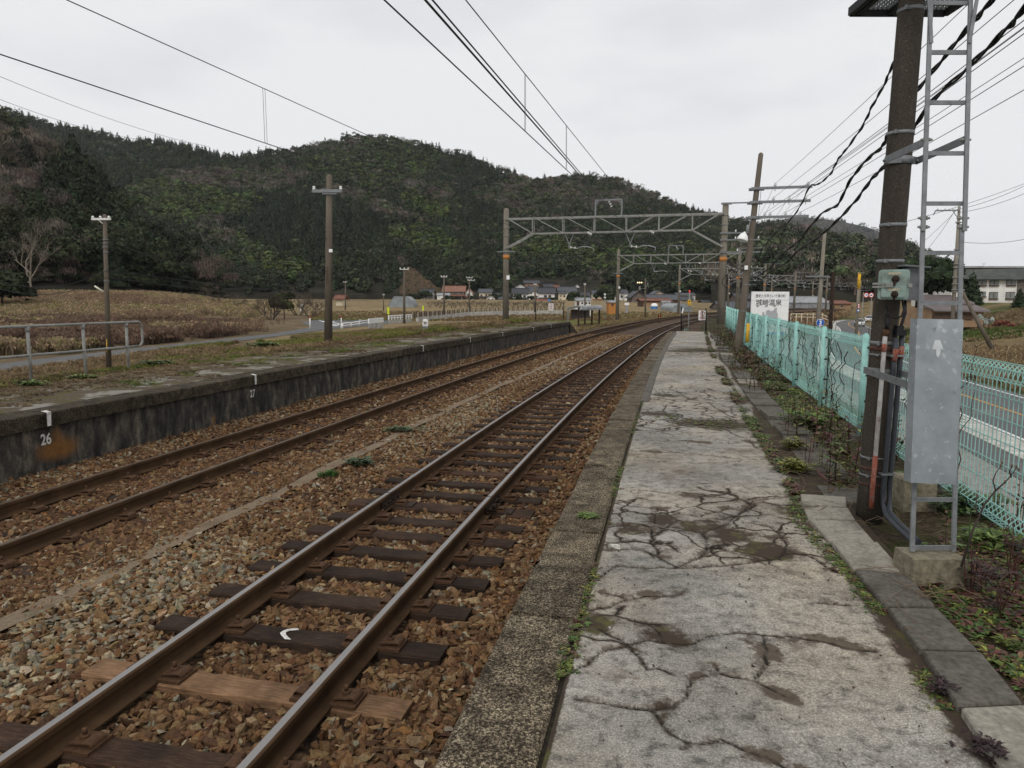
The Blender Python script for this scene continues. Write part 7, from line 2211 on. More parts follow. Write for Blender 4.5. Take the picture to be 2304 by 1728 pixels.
house(1876, 1918, 678, 684, 692, 200, 'roof_rust', 'wall_tan', 'low houses with a pale red roof right of the rusty post', 'x', ((.3, .5, .2, .7),), 9, .4)
house(750, 777, 665.5, 672, 684, 215, 'roof_rust', 'wall_cream', 'tan shed with a brown hipped roof in the dry field', 'x', (), 5, .8, cat='shed')
house(1160, 1180, 656, 664, 676, 360, 'roof_black', 'wall_white', 'white gable peeping between the black roofs right of the portal post', 'y', ((.3, .7, .3, .7),), 8, .6)
house(1222, 1246, 639, 645, 653, 395, 'roof_black', 'wall_white', 'uphill white house with a black roof left of the rusty orange one', 'x', ((.2, .4, .3, .7), (.6, .8, .3, .7)), 8, .6)
house(1306, 1330, 658, 667, 681, 330, 'roof_black', 'wall_white', 'white house with a black roof left of the pale tilted roofed one', 'x', ((.2, .4, .5, .8), (.6, .8, .5, .8), (.2, .8, .1, .35)), 8, .6)
house(1528, 1562, 668, 675, 685, 280, 'roof_black', 'wall_white', 'low white house behind the round topped tunnel', 'x', ((.2, .4, .2, .7), (.6, .8, .2, .7)), 8, .6)
house(1120, 1144, 668, 673, 681, 325, 'roof_grey', 'wall_white', 'low white building with a grey roof in front of the portal post gap', 'x', ((.1, .3, .2, .7), (.4, .6, .2, .7), (.7, .9, .2, .7)), 7, .4)
# greenhouses, tank and tarpaulin
def tunnel(name, label, px0, px1, top, base, Y, L, mat='poly', poly=None):
    a, b = Vector(atY(px0, base, Y)), Vector(atY(px1, base, Y)); W_ = b.x - a.x; H_ = atY(px0, top, Y)[2] - a.z
    t = thing(name, label, 'greenhouse', ((a.x + b.x) / 2, Y, a.z))
    prof = poly or [(math.cos(R(k)) * .5, math.sin(R(k))) for k in range(180, -1, -15)]
    P = [(x * W_, z * H_) for x, z in prof]
    P = [(P[0][0], -1.0)] + P + [(P[-1][0], -1.0)]
    mb = MB(); mb.prism(P, 0, L); mb.build('cover', M[mat], t, world=False)
    for y in np.linspace(-.05, L, 7):
        mb = MB(); mb.tube([(x * 1.004, y, z * 1.004) for x, z in P[1:-1]], .05, 5); mb.build('hoop', M['tin'], t, world=False)
    return t
tunnel('greenhouse', 'grey film greenhouse standing in the dry field below the slope', 875, 931, 667, 686, 205, 9, 'poly', [(-.5, 0), (-.36, .72), (-.28, 1.0), (.22, 1.0), (.40, .55), (.5, 0)])
tunnel('greenhouse', 'round topped pale greenhouse tunnel behind the curve of the track', 1513, 1557, 683, 696, 170, 14)
t_ = thing('tank', 'white water tank with a blue lower half in front of the barn', 'tank', atY(1472, 694, 195)); b = t_.location
mb = MB(); mb.lathe((0, 0, -.6), [(.9, 0), (.95, .2), (.95, 1.2)], 14); mb.build('base', M['tarp'], t_, world=False); mb = MB(); mb.lathe((0, 0, .6), [(.95, 0), (.95, .3), (.6, .75), (0, .85)], 14); mb.build('top', M['white'], t_, world=False)
q = Vector(atY(1236, 676, 285)); mb = MB(); mb.lathe((q.x, q.y, q.z - 1.4), [(1.1, 0), (1.0, .8), (.6, 1.6), (0, 1.9)], 9); tag(mb.build('tarpaulin', M['tarp']), 'bright blue tarpaulin heap beside the faded red shed roof', 'tarpaulin')
q = Vector(atY(1590, 692, 240)); mb = MB(); mb.box((q.x, q.y, q.z), (9, .3, 1.6)); tag(mb.build('barrier', M['tarp']), 'blue sheet barrier beside the far curve of the track', 'barrier')
q = thing('roadside_sign', 'white box sign on a pale post right of the second portal post', 'sign', atY(1410, 700, 150)); mb = MB(); mb.box((0, 0, 1.5), (.9, .3, .5)); mb.build('box', M['white'], q, world=False); mb = MB(); mb.box((0, .02, .4), (.5, .2, 1.6)); mb.build('post', M['tin'], q, world=False)
# canal wall with its row of short posts, and bollards by the junction
cw = thing('canal_wall', 'long white concrete canal wall topped by a row of short dark posts', 'wall', at(1056, 711, FIELD))
pts = [(942, 724, 713.5), (996, 718, 709), (1056, 711.5, 702), (1138, 709, 699.5), (1266, 707, 698)]
W3 = []
for u, b_, t_ in pts:
    g = Vector(at(u, b_, FIELD)); W3.append((g, atY(u, t_, g.y)[2]))
mb = MB()
for (a, za), (b, zb_) in zip(W3[:-1], W3[1:]):
    d = Vector((-(b - a).y, (b - a).x, 0)).normalized() * .35
    V = [a - Vector((0, 0, .6)), b - Vector((0, 0, .6)), Vector((b.x, b.y, zb_)), Vector((a.x, a.y, za))]
    V = V + [v + d for v in V]
    mb.add(V, [(0, 1, 2, 3), (7, 6, 5, 4), (3, 2, 6, 7), (0, 3, 7, 4), (1, 5, 6, 2)])
mb.build('wall', M['pale_concrete'], cw)
k = 0; N_ = 98
L_ = np.cumsum([0] + [(b[0] - a[0]).length for a, b in zip(W3[:-1], W3[1:])])
post_me = None
for k in range(N_):
    u = 930 + (1266 - 930) * k / (N_ - 1)
    j = min(max(int(np.searchsorted([p[0] for p in pts], u)) - 1, 0), len(pts) - 2)
    f = max(0, (u - pts[j][0]) / (pts[j + 1][0] - pts[j][0])) if u >= pts[0][0] else (u - pts[0][0]) / (pts[1][0] - pts[0][0])
    g = W3[j][0].lerp(W3[j + 1][0], 0) + (W3[j + 1][0] - W3[j][0]) * f; z = W3[j][1] + (W3[j + 1][1] - W3[j][1]) * f
    mb = MB(); mb.box((g.x, g.y + .2, z + .3), (.11, .11, .75)); mb.build('post', M['bark_dark'] if k % 3 else M['steel_grey'], cw)
for (px0, px1, t0, b0, lab) in ((829, 861, 719, 744, 'white guard panel on a concrete abutment, nearer of two by the junction'), (874, 925, 711, 728, 'white guard panel on a concrete abutment, farther of two by the junction')):
    g0, g1 = Vector(at(px0, b0 + 1, FIELD)), Vector(at(px1, b0 - 4, FIELD))
    t = thing('guard_rail', lab, 'guard rail', g0)
    zt, zm = atY(px0, t0 + 9, g0.y)[2], atY(px0, t0, g0.y)[2]
    zt1, zm1 = atY(px1, t0 + 6, g1.y)[2], atY(px1, t0 - 3, g1.y)[2]
    d = Vector((0, .4, 0)); V = [g0 - Vector((0, 0, .5)), g1 - Vector((0, 0, .5)), Vector((g1.x, g1.y, zt1)), Vector((g0.x, g0.y, zt))]; V = V + [v + d for v in V]
    mb = MB(); mb.add(V, [(0, 1, 2, 3), (7, 6, 5, 4), (3, 2, 6, 7), (0, 3, 7, 4), (1, 5, 6, 2)]); mb.build('abutment', M['pale_concrete'], t)
    mb = MB(); A, B = Vector((g0.x, g0.y + .2, zt)), Vector((g1.x, g1.y + .2, zt1)); A2, B2 = Vector((g0.x, g0.y + .2, zm)), Vector((g1.x, g1.y + .2, zm1))
    mb.bar(A2, B2, .1, .14); mb.bar(A.lerp(A2, .5), B.lerp(B2, .5), .06, .1)
    n = 8
    for k in range(n + 1): mb.bar(A.lerp(B, k / n), A2.lerp(B2, k / n), .12, .12)
    mb.build('panel', M['white'], t)
gr = thing('guard_rail', 'white pipe guard rail curving beside the farm road', 'guard rail', at(768, 739, FIELD))
mb = MB()
P_ = [(768, 740, 728), (790, 737, 726), (808, 734, 723.5), (830, 731, 720)]
for f in (0, .45): mb.tube([atY(u, t + (b - t) * f, at(u, b, FIELD)[1]) for u, b, t in P_], .055, 6)
mb.build('rail', M['white'], gr)
for u, b_, t_ in P_ + [(771, 739, 728)]:
    g = Vector(at(u, b_, FIELD)); mb = MB(); mb.cyl(g, atY(u, t_, g.y), .07, .07, 6); mb.build('post', M['white'], gr)
for (u, a, b_, w, m, lab, nm, ct) in ((874, 691, 712, .16, 'lime', 'tall fluorescent yellow marker panel, left of two by the canal', 'marker_sign', 'marker'), (952, 688, 704, .16, 'lime', 'fluorescent yellow marker panel, right of two by the canal', 'marker_sign', 'marker'),
                                      (698, 711, 738, .10, 'white', 'white delineator post left of the road hatching', 'delineator', 'delineator'), (768, 711, 727, .10, 'white', 'white delineator post with a red tip at the junction', 'delineator', 'delineator')):
    g = Vector(at(u, b_ + 3, FIELD)); t = thing(nm, lab, ct, g); zt = atY(u, a, g.y)[2]
    if nm == 'delineator':
        mb = MB(); mb.cyl(g, (g.x, g.y, zt - .2), .06, .055, 8); mb.build('post', M['white'], t); mb = MB(); mb.cyl((g.x, g.y, zt - .2), (g.x, g.y, zt), .058, .05, 8); mb.build('reflector', M['red_sign'], t)
    else:
        zl = atY(u, b_ - 5, g.y)[2]; mb = MB(); mb.box((g.x, g.y, (zt + zl) / 2), (w * 1.9, .12, zt - zl)); mb.build('panel', M['lime'], t); mb = MB(); mb.cyl(g, (g.x, g.y, zl), .05, .05, 6); mb.build('post', M['steel_grey'], t)
g = Vector(at(679, 712, FIELD)); t = thing('notice_board', 'white notice board with black writing between the bare bushes', 'notice board', g)
a, b_ = atY(675.5, 684, g.y), atY(683, 701, g.y); mb = MB(); mb.box(((a[0] + b_[0]) / 2, g.y, (a[2] + b_[2]) / 2), (b_[0] - a[0], .06, a[2] - b_[2])); mb.build('board', M['white'], t)
mb = MB()
for f in (.3, .55, .62): mb.box(((a[0] + b_[0]) / 2, g.y - .035, a[2] - (a[2] - b_[2]) * f), ((b_[0] - a[0]) * .8, .01, .06))
mb.build('printed_line', M['black_paint'], t)
mb = MB(); mb.box((a[0] + .02, g.y + .03, (a[2] + FIELD) / 2), (.07, .07, a[2] - FIELD)); mb.build('post', M['bark_dark'], t)

# ================================================================== buildings on the right
wb = thing('building', 'two storey white building with a dark green roof and pairs of windows', 'building', atY(2230, 682, 160))
Yw = 160.0
def wp2(u, v, y=0): q = atY(u, v, Yw); return Vector((q[0], Yw + y, q[2]))
mb = MB(); A_ = [wp2(2140, 626), wp2(2420, 626), wp2(2420, 690), wp2(2140, 690)]
B_ = [v + Vector((0, 16, 0)) for v in A_]
mb.add(A_ + B_, [(0, 3, 2, 1), (4, 5, 6, 7), (0, 4, 7, 3), (1, 2, 6, 5), (0, 1, 5, 4)]); mb.build('wall', M['wall_white'], wb)
mb = MB(); e0, e1 = wp2(2131, 628, -1.2), wp2(2430, 628, -1.2); r0, r1 = wp2(2146, 604, 7), wp2(2430, 600, 7); b0_, b1_ = wp2(2131, 628, 17), wp2(2430, 628, 17)
mb.add([e0, e1, r1, r0, b0_, b1_, e0 + Vector((0, 0, -.25)), e1 + Vector((0, 0, -.25))], [(0, 1, 2, 3), (3, 2, 5, 4), (0, 3, 4), (6, 7, 1, 0)]); mb.build('roof', M['roof_green'], wb)
for (u0, u1, v0, v1) in ((2158, 2172, 628, 643), (2199, 2218.5, 627.5, 643), (2227, 2246, 627.5, 643), (2265, 2284.5, 627.5, 643), (2295, 2312, 631, 642), (2205, 2217, 656, 668), (2225.5, 2244, 657, 673), (2263, 2282, 657, 673), (2300, 2318, 657, 673)):
    a, b_ = wp2(u0, v0), wp2(u1, v1); c = (a + b_) / 2
    mb = MB(); mb.box((c.x, Yw - .06, c.z), (b_.x - a.x, .12, a.z - b_.z)); mb.box((c.x, Yw - .2, b_.z), (b_.x - a.x + .1, .35, .22)); w = mb.build('window', M['wall_brown'], wb)
    n = 2
    for k in range(n):
        x = a.x + (b_.x - a.x) * (k + .5) / n
        mb = MB(); mb.box((x, Yw - .15, c.z), ((b_.x - a.x) / n * .84, .05, (a.z - b_.z) * .80)); mb.build('pane', simple('curtained_glass', (.22, .24, .23), .25, 0, .3, .5), w)
mb = MB(); a, b_ = wp2(2170, 681), wp2(2290, 688); mb.box(((a.x + b_.x) / 2, Yw - .3, (a.z + b_.z) / 2), (b_.x - a.x, .5, a.z - b_.z)); mb.build('plinth_band', M['yellow'], wb)
mb = MB(); a, b_ = wp2(2290, 626, -.3), wp2(2420, 690, -.3); mb.box(((a.x + b_.x) / 2, Yw - .18, (a.z + b_.z) / 2), (b_.x - a.x, .3, a.z - b_.z)); mb.build('grey_bay', M['wall_grey'], wb)
br = thing('building', 'red brick building partly hidden behind the white one', 'building', atY(2125, 660, 200))
mb = MB(); a, b_ = Vector(atY(2100, 606, 200)), Vector(atY(2150, 680, 200)); mb.box(((a.x + b_.x) / 2, 206, (a.z + b_.z) / 2), (b_.x - a.x, 12, a.z - b_.z)); a, b_ = Vector(atY(2176, 602, 200)), Vector(atY(2430, 640, 200)); mb.box(((a.x + b_.x) / 2, 207, (a.z + b_.z) / 2), (b_.x - a.x, 10, a.z - b_.z)); mb.build('wall', M['brick'], br)
mb = MB(); mb.box(((a.x + b_.x) / 2, 206.5, a.z + .2), (b_.x - a.x + 1, 12, .5)); a, b_ = Vector(atY(2098, 606, 200)), Vector(atY(2152, 604, 200)); mb.box(((a.x + b_.x) / 2, 206, a.z + .2), (b_.x - a.x, 13, .4)); mb.build('parapet', M['tin'], br)
mb = MB(); q = Vector(atY(2213, 602, 199)); mb.cyl(q, q + Vector((0, 0, 1.3)), .04, .04, 5)
for k in range(3): mb.bar(q + Vector((-.7 + .1 * k, 0, 1.2 - .25 * k)), q + Vector((.7 - .1 * k, 0, 1.2 - .25 * k)), .04, .04)
mb.build('aerial', M['steel_grey'], br)
uh = thing('house', 'grey roofed house perched behind the red brick building', 'house', atY(2125, 600, 235))
mb = MB(); a, b_ = Vector(atY(2112, 594, 235)), Vector(atY(2140, 615, 235)); mb.box(((a.x + b_.x) / 2, 239, (a.z + b_.z) / 2 - 2), (b_.x - a.x, 7, a.z - b_.z + 4)); mb.build('wall', M['wall_grey'], uh)
mb = MB(); mb.prism([(a.x - .6, a.z), (b_.x + .6, a.z), ((a.x + b_.x) / 2, a.z + 2.2)], 234, 244); mb.build('roof', M['roof_black'], uh)
ba = thing('barn', 'low barn with a two tier brown sheet roof in front of the white building', 'barn', atY(2155, 712, 100))
def bp(u, v, y=0): q = atY(u, v, 100); return Vector((q[0], 100 + y, q[2]))
mb = MB()
for (quad, y0, y1) in (([(2096, 686), (2214, 684.5), (2209, 667), (2104, 665)], 2, 7), ([(2092, 700), (2219, 702), (2214, 685.5), (2094, 686.5)], -1, 3)):
    V = [bp(quad[0][0], quad[0][1], 0), bp(quad[1][0], quad[1][1], 0), bp(quad[2][0], quad[2][1], 0), bp(quad[3][0], quad[3][1], 0)]
    V[0].y = V[1].y = 100 + y0; V[2].y = V[3].y = 100 + y1
    V = V + [v + Vector((0, .1, .25)) for v in V]
    mb.add(V, [(0, 1, 2, 3), (7, 6, 5, 4), (0, 4, 5, 1), (1, 5, 6, 2), (2, 6, 7, 3), (3, 7, 4, 0)])
mb.build('roof', M['roof_brown'], ba)
mb = MB(); a, b_ = bp(2098, 698), bp(2212, 716); mb.box(((a.x + b_.x) / 2, 104, (a.z + b_.z) / 2 - .5), (b_.x - a.x, 8, a.z - b_.z + 1.5)); mb.build('wall', M['wall_tan'], ba)
mb = MB(); a, b_ = bp(2098, 700), bp(2188, 713); mb.box(((a.x + b_.x) / 2, 99.9, (a.z + b_.z) / 2 - .3), (b_.x - a.x, .3, a.z - b_.z)); mb.build('open_front', M['wall_brown'], ba)
dp = thing('utility_pole', 'tall distant concrete pole seen between the ladder stiles, with a crossarm', 'utility pole', atY(2139, 790, 68))
lo_ = Vector(atY(2139, 795, 68)); hi_ = Vector(atY(2158.5, 465, 68)); mb = MB(); mb.tube([lo_, hi_], [.22, .12], 12); mb.build('shaft', M['pole_tan'], dp)
mb = MB(); mb.bar(atY(2105, 474, 67.8), atY(2160, 473, 67.8), .10, .12); mb.bar(atY(2105, 474, 67.8), atY(2100, 484, 67.8), .07, .07); mb.bar(atY(2144, 475, 67.8), atY(2155, 490, 67.8), .05, .05); ca = mb.build('crossarm', M['galv_dull'], dp)
for u in (2110, 2127, 2145): mb = MB(); mb.lathe(atY(u, 473, 67.8), [(.05, 0), (.09, .1), (.06, .2), (0, .25)], 8); mb.build('insulator', M['porcelain'], ca)
for v in (500, 560, 592, 600, 622, 637, 650, 655):
    q = lo_.lerp(hi_, (795 - v) / 330.); mb = MB(); mb.tube([q - Vector((0, 0, .06)), q + Vector((0, 0, .06))], .24, 10); mb.bar(q + Vector((-.35, -.25, 0)), q + Vector((.35, -.25, 0)), .05, .06); mb.build('fitting', M['steel_grey'], dp)
st = thing('prop_pole', 'slanting wooden prop leaning against the tall distant pole', 'pole', atY(2236, 790, 66)); mb = MB(); mb.tube([atY(2236, 792, 66), atY(2164, 655, 67.6)], [.2, .15], 10); mb.build('shaft', M['pole_brown'], st)
# ================================================================== single trees
def tree_bare(base, h, spread, seed, label, mat='bark', lv=5, lean=(0, 0), trunk_r=None, multi=1, up=.2, group=None):
    rs = random.Random(seed)
    t = thing('bare_tree', label, 'tree', base, 0, group)
    mt, mc = MB(), MB()
    r0 = trunk_r or h * .018
    rmin = h * .0016
    def grow(p, d, L, r, k):
        q = p + d * L * .5 + Vector((rs.gauss(0, .05), rs.gauss(0, .05), 0)) * L
        e = q + d * L * .5
        r = max(r, rmin)
        (mt if k >= lv - 1 else mc).tube([p, q, e], [r, r * .85, max(r * .68, rmin)], 6 if k >= lv - 1 else 4 if k > 1 else 3, caps=False)
        if k == 0: return
        for j in range(rs.randint(2, 3) + (1 if k < 3 else 0)):
            nd = Vector((d.x + rs.gauss(0, .45) * spread, d.y + rs.gauss(0, .45) * spread, d.z * .8 + rs.gauss(up, .2))).normalized()
            grow(p.lerp(e, rs.uniform(.55, 1)), nd, L * rs.uniform(.6, .85), r * rs.uniform(.5, .65), k - 1)
    for j in range(multi):
        d = Vector((lean[0] + (rs.gauss(0, .5) if multi > 1 else 0), lean[1] + (rs.gauss(0, .5) if multi > 1 else 0), 1)).normalized()
        grow(Vector((0, 0, -.2)), d, h * .30, r0, lv)
    mt.build('trunk', M[mat], t, world=False); mc.build('crown', M[mat], t, world=False)
    return t
tree_bare(at(488, 712, FIELD), 8.2, 1.25, 3, 'wide spreading bare tree alone in the reed field', 'bark', 5, multi=3, up=.10)
tree_bare(at(672, 713, FIELD), 7.2, 1.1, 8, 'bare many stemmed tree beside the notice board', 'bark', 5, multi=4, up=.12)
tree_bare(at(612, 722, FIELD), 5.0, .9, 12, 'low brown bush of bare stems left of the notice board', 'bark_dark', 5, multi=6, up=.2)
tree_bare(at(700, 716, FIELD), 4.5, .9, 14, 'low bare bush just right of the notice board', 'bark', 5, multi=5, up=.2)
def near_pt(px, t): P, _ = near(np.array([px]), np.array([t])); return tuple(P[0] - np.array([0, 0, .5]))
def surf_row(s, px, row):
    tt = np.linspace(0, 1, 60); P, rw = s(np.full(60, float(px)), tt); i = int(np.argmin(np.abs(rw - row))); return tuple(P[i] - np.array([0, 0, .5]))
tree_bare(surf_row(near, 8, 262), 14, .8, 21, 'bare tree standing out against the sky on the left skyline', 'bark_dark', 6, trunk_r=.34)
tree_bare(surf_row(near, 40, 262), 11, .8, 24, 'smaller bare tree on the left skyline, right of the taller one', 'bark_dark', 6, trunk_r=.28)
for k, (px, row, h, ln, lab) in enumerate(((52, 540, 21, .22, 'pale leaning trunk, thickest on the dark left slope'), (45, 600, 15, .05, 'slim pale trunk below the thickest leaning one'), (8, 520, 14, .1, 'pale twisted trunk at the left photo edge'), (172, 610, 14, .02, 'straight pale trunk beside the slender grey pole'), (182, 630, 13, .1, 'pale trunk right of the straight one by the grey pole'))):
    P = Vector(surf_row(near, px, row)); P.x -= .1 * P.x * .1; P.y -= 17; P.z -= 2
    tree_bare(P, h, .75, 31 + k, lab, 'bark_pale', 5, (ln, 0), h * .016)
def crown_tree(name, base, templ, h, w, col, label, seed, trunk='bark_dark'):
    t = thing(name, label, 'tree', base)
    V, T, C = templ
    rs = np.random.default_rng(seed)
    V2 = V * np.array([h * w, h * w, h])
    np_mesh('crown', V2, T, M['wood'], col=np.array(col)[None] * C[:, None] * rs.uniform(.85, 1.15, (len(C), 1)), parent=t)
    mb = MB(); mb.tube([(0, 0, -.5), (0, 0, h * .45), (0, 0, h * .85)], [h * .022, h * .015, h * .004], 8); mb.build('trunk', M[trunk], t, world=False)
    return t
for k, (px, row, h, lab) in enumerate(((203, 500, 24, 'tallest dark cedar on the left slope'), (236, 540, 22, 'dark cedar just right of the tallest one'), (262, 575, 20, 'dark cedar at the right foot of the left slope'), (160, 520, 19, 'dark cedar left of the tallest one'))):
    P = Vector(surf_row(near, px, row)); P.y -= 6
    crown_tree('cedar_tree', P, t_conifer(300 + k, 3800, .045), h, .95, (.020, .028, .013), lab, k)
crown_tree('pine_tree', atY(2092, 712, 112), t_round(330, 3200, .040, 16, .55), 11, .95, (.020, .032, .014), 'big dark pine behind the ladder, beside the red brick building', 1)
crown_tree('pine_tree', atY(2060, 710, 118), t_round(331, 2600, .042, 14, .6), 10, .9, (.024, .036, .016), 'dark pine showing between the tall pole and the ladder', 2)
crown_tree('conifer_tree', atY(2184, 690, 120), t_conifer(332, 900, .085), 6.0, 1.1, (.028, .044, .020), 'young conifer with ragged branches in front of the white building', 3)
crown_tree('conifer_tree', atY(2292, 694, 120), t_conifer(333, 700, .085), 3.6, 1.1, (.026, .042, .020), 'small conifer near the right end of the white building', 4)
crown_tree('evergreen_bush', at(640, 720, FIELD), t_round(334, 1400, .06, 8), 4.0, 1.0, (.035, .040, .014), 'small dark green evergreen beside the notice board', 5)
crown_tree('evergreen_bush', at(8, 716, FIELD), t_round(335, 2600, .045, 12), 7.5, 1.15, (.022, .030, .013), 'round dark evergreen at the left edge of the field', 6)
crown_tree('evergreen_bush', atY(1718, 695, 130), t_round(336, 700, .08, 7), 3.0, 1.2, (.03, .045, .02), 'dark rounded evergreen beyond the billboard', 7)
crown_tree('evergreen_bush', atY(1290, 688, 300), t_round(337, 900, .07, 8), 6.5, 1.4, (.030, .042, .02), 'broad evergreen in front of the slanting grey roof', 8)
crown_tree('evergreen_bush', atY(1368, 690, 310), t_round(338, 900, .07, 8), 8.5, 1.2, (.030, .042, .02), 'dark evergreen beside the disc sign post', 9)
crown_tree('garden_shrub', atY(2256, 745, 74), t_round(339, 900, .055, 9, .6), 1.3, 1.9, (.16, .06, .04), 'rounded red brown shrub in the field on the right', 10)
for k, (u, b_, h, lab) in enumerate(((2199, 733, 1.25, 'netted white shrub left of a taller netted one'), (2224, 742, 1.25, 'larger shrub wrapped in white frost netting'))):
    Y_ = 77.0; P = atY(u, b_, Y_)
    crown_tree('wrapped_shrub', P, t_round(345 + k, 420, .085, 5), h * 1.2, .62, (.42, .46, .42), lab, 20 + k)
for k, (px, row, w) in enumerate([(958, 676, 1.2), (1010, 680, .8), (1120, 678, 1), (1168, 682, 1), (1200, 683, .9), (1060, 678, .7), (1240, 684, .7), (930, 680, .9)]):
    crown_tree('garden_tree', atY(px, row, 330), t_round(360 + k, 260, .1, 6), 4.5 * w, 1.5, (.028, .038, .018), ['dark garden tree below the black roofed storehouse', 'low garden tree at the corner of the large red house', 'garden tree before the low dark house', 'garden tree right of the near portal post', 'garden tree under the grey roofed house', 'garden tree beneath the red wing', 'garden tree beside the faded red shed', 'garden tree right of the grey greenhouse'][k], 40 + k)
# trained fruit trees of the orchard
orch = None
for k in range(26):
    u = 968 + k * 11.6 + random.uniform(-2, 2)
    P = atY(u, 690 + random.uniform(-1, 2), 175)
    if orch is None:
        orch = tree_bare(P, 2.9, 1.3, 71, 'low trained fruit tree with dark spreading limbs in the orchard', 'bark', 4, multi=3, up=.02, group='trained trees of the orchard')
    else:
        o = copy_tree(orch); o.location = P; o.rotation_euler = (0, 0, random.uniform(0, 6.28)); o.scale = (1.25, 1.25, random.uniform(.8, 1.1))

# ================================================================== grasses and weeds
def t_blades(seed, n=10, w=.02, lean=.35):
    rs = np.random.default_rng(seed); V, T, C = [], [], []
    for k in range(n):
        a = rs.random() * 6.283; b = rs.random() * 6.283; h = rs.uniform(.5, 1.0); p = np.array([rs.normal(0, .10), rs.normal(0, .10), 0])
        d = np.array([math.cos(a), math.sin(a), 0]) * lean * rs.uniform(.2, 1.2); u = np.array([math.cos(b), math.sin(b), 0]) * w
        m = p + d * .35 + np.array([0, 0, h * .6]); e = p + d + np.array([0, 0, h * rs.uniform(.8, 1)])
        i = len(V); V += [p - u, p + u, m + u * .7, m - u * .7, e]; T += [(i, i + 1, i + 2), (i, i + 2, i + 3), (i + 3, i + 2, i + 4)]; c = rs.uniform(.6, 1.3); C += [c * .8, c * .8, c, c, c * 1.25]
    return np.array(V), np.array(T), np.array(C)
def t_reed(seed, n=7):
    V, T, C = t_blades(seed, n, .012, .18)
    rs = np.random.default_rng(seed + 1); V, T, C = list(V), list(T), list(C)
    for k in range(n):
        tip = V[k * 5 + 4]
        for j in range(2):
            u = rs.normal(0, .045, 3); i = len(V); V += [tip - np.array([0, 0, .16]), tip + u, tip + np.array([0, 0, .06]) - u * .5]; T += [(i, i + 1, i + 2)]; C += [1.7] * 3
    return np.array(V), np.array(T), np.array(C)
BL = [t_blades(k) for k in range(5)]
BLS = [t_blades(10 + k, 14, .045, .6) for k in range(5)]
RD = [t_reed(20 + k) for k in range(5)]
def grass(name, pos, h, col, templ, wide=1.0):
    n = len(pos); hh = h * RNG.uniform(.6, 1.35, n)
    V, T, C = scatter(templ, pos, rot_z(RNG.random(n) * 6.28), np.stack([hh * wide, hh * wide, hh], 1), col)
    o = np_mesh(name, V, T, M['grass'], col=C); tag(o, kind='stuff'); return o
def pick_cols(n, pal, wts, var=.25):
    pal = np.array(pal); k = RNG.choice(len(pal), n, p=np.array(wts) / sum(wts)); return pal[k] * RNG.uniform(1 - var, 1 + var, (n, 1))
def px_pos(n, x0, x1, r0, r1, zf=None):
    """random points on the ground seen in a photo window"""
    u = RNG.uniform(x0, x1, n); a, b_ = r0 - 672.0, r1 - 672.0
    v = 672 + 1 / RNG.uniform(1 / b_, 1 / a, n) if False else RNG.uniform(r0, r1, n)
    d = np.stack([(u - PW / 2) / FPX, (v - PH / 2) / FPX, np.ones(n)], 1) @ RM
    P = d * ((FIELD - EYE) / d[:, 2])[:, None] + np.array([0, 0, EYE])
    return P, u, v
# reeds in the field
P, u, v = px_pos(30000, -160, 640, 682, 800)
road_up = np.interp(u, [p[0] for p in up], [p[1] for p in up])
dens = fbm(u / 60, v / 9, 4)
ok = (v < road_up - 4 - 6 * (u < 130)) & (dens > .37) & (RNG.random(len(u)) > smooth(400, 640, u) * .9) & ~((u > 560) & (v > 735)) & (np.hypot(P[:, 0], P[:, 1]) < 150)
P, u, v, dens = P[ok], u[ok], v[ok], dens[ok]
P[:, 2] = ground_z(P[:, 0], P[:, 1])
dk = (P[:, 1] > 40) & (P[:, 1] < 88) & (fbm(u / 110 + 5, v / 12, 3) > .36)
col = np.where(dk[:, None], pick_cols(len(P), [(.105, .068, .046), (.085, .055, .040)], [1, 1]), pick_cols(len(P), [(.17, .122, .075), (.22, .165, .11), (.14, .10, .058), (.13, .12, .045)], [2, 1, 1, 1]))
r = np.hypot(P[:, 0], P[:, 1])
hgt = np.clip(.35 + 1.6 * (dens - .38) * 2.2, .22, 1.05) * np.clip(r / 55, .45, 1.0)
n = len(P); V, T, C = scatter(RD, P, rot_z(RNG.random(n) * 6.28), np.stack([hgt * 1.5, hgt * 1.5, hgt], 1), col)
tag(np_mesh('reeds', V, T, M['grass'], col=C), kind='stuff')
u = RNG.uniform(-160, 600, 16000); Yq = RNG.uniform(62, 143, 16000); P = np.stack([(u - PW / 2) / FPX * Yq, Yq, 0 * u], 1)
ok = (fbm(P[:, 0] * .05, P[:, 1] * .03, 4) > .40) & (RNG.random(16000) > smooth(420, 620, u) * .85); P, u = P[ok], u[ok]; P[:, 2] = ground_z(P[:, 0], P[:, 1])
gm = fbm(P[:, 0] * .07 + 3, P[:, 1] * .12, 4)
col = np.where((gm > .5)[:, None], pick_cols(len(P), [(.22, .16, .10), (.18, .13, .08), (.15, .14, .055)], [2, 2, 2]), pick_cols(len(P), [(.125, .082, .055), (.17, .12, .075)], [1, 1]))
grass('reeds', P, .8, col, RD, 1.8)
Ps, rw = main(RNG.uniform(900, 1004, 6000), RNG.uniform(0, .5, 6000)); pu, pv, _ = proj(Ps); ok = (pv > 594) & (pu > 914 - (pv - 594) * .3) & (pu < 914 + (pv - 594) * 1.2); Ps = Ps[ok]
grass('dry_slope_grass', Ps, 1.6, pick_cols(len(Ps), [(.15, .105, .07), (.12, .082, .055), (.10, .095, .045)], [2, 2, 1.4]), RD, 1.8)
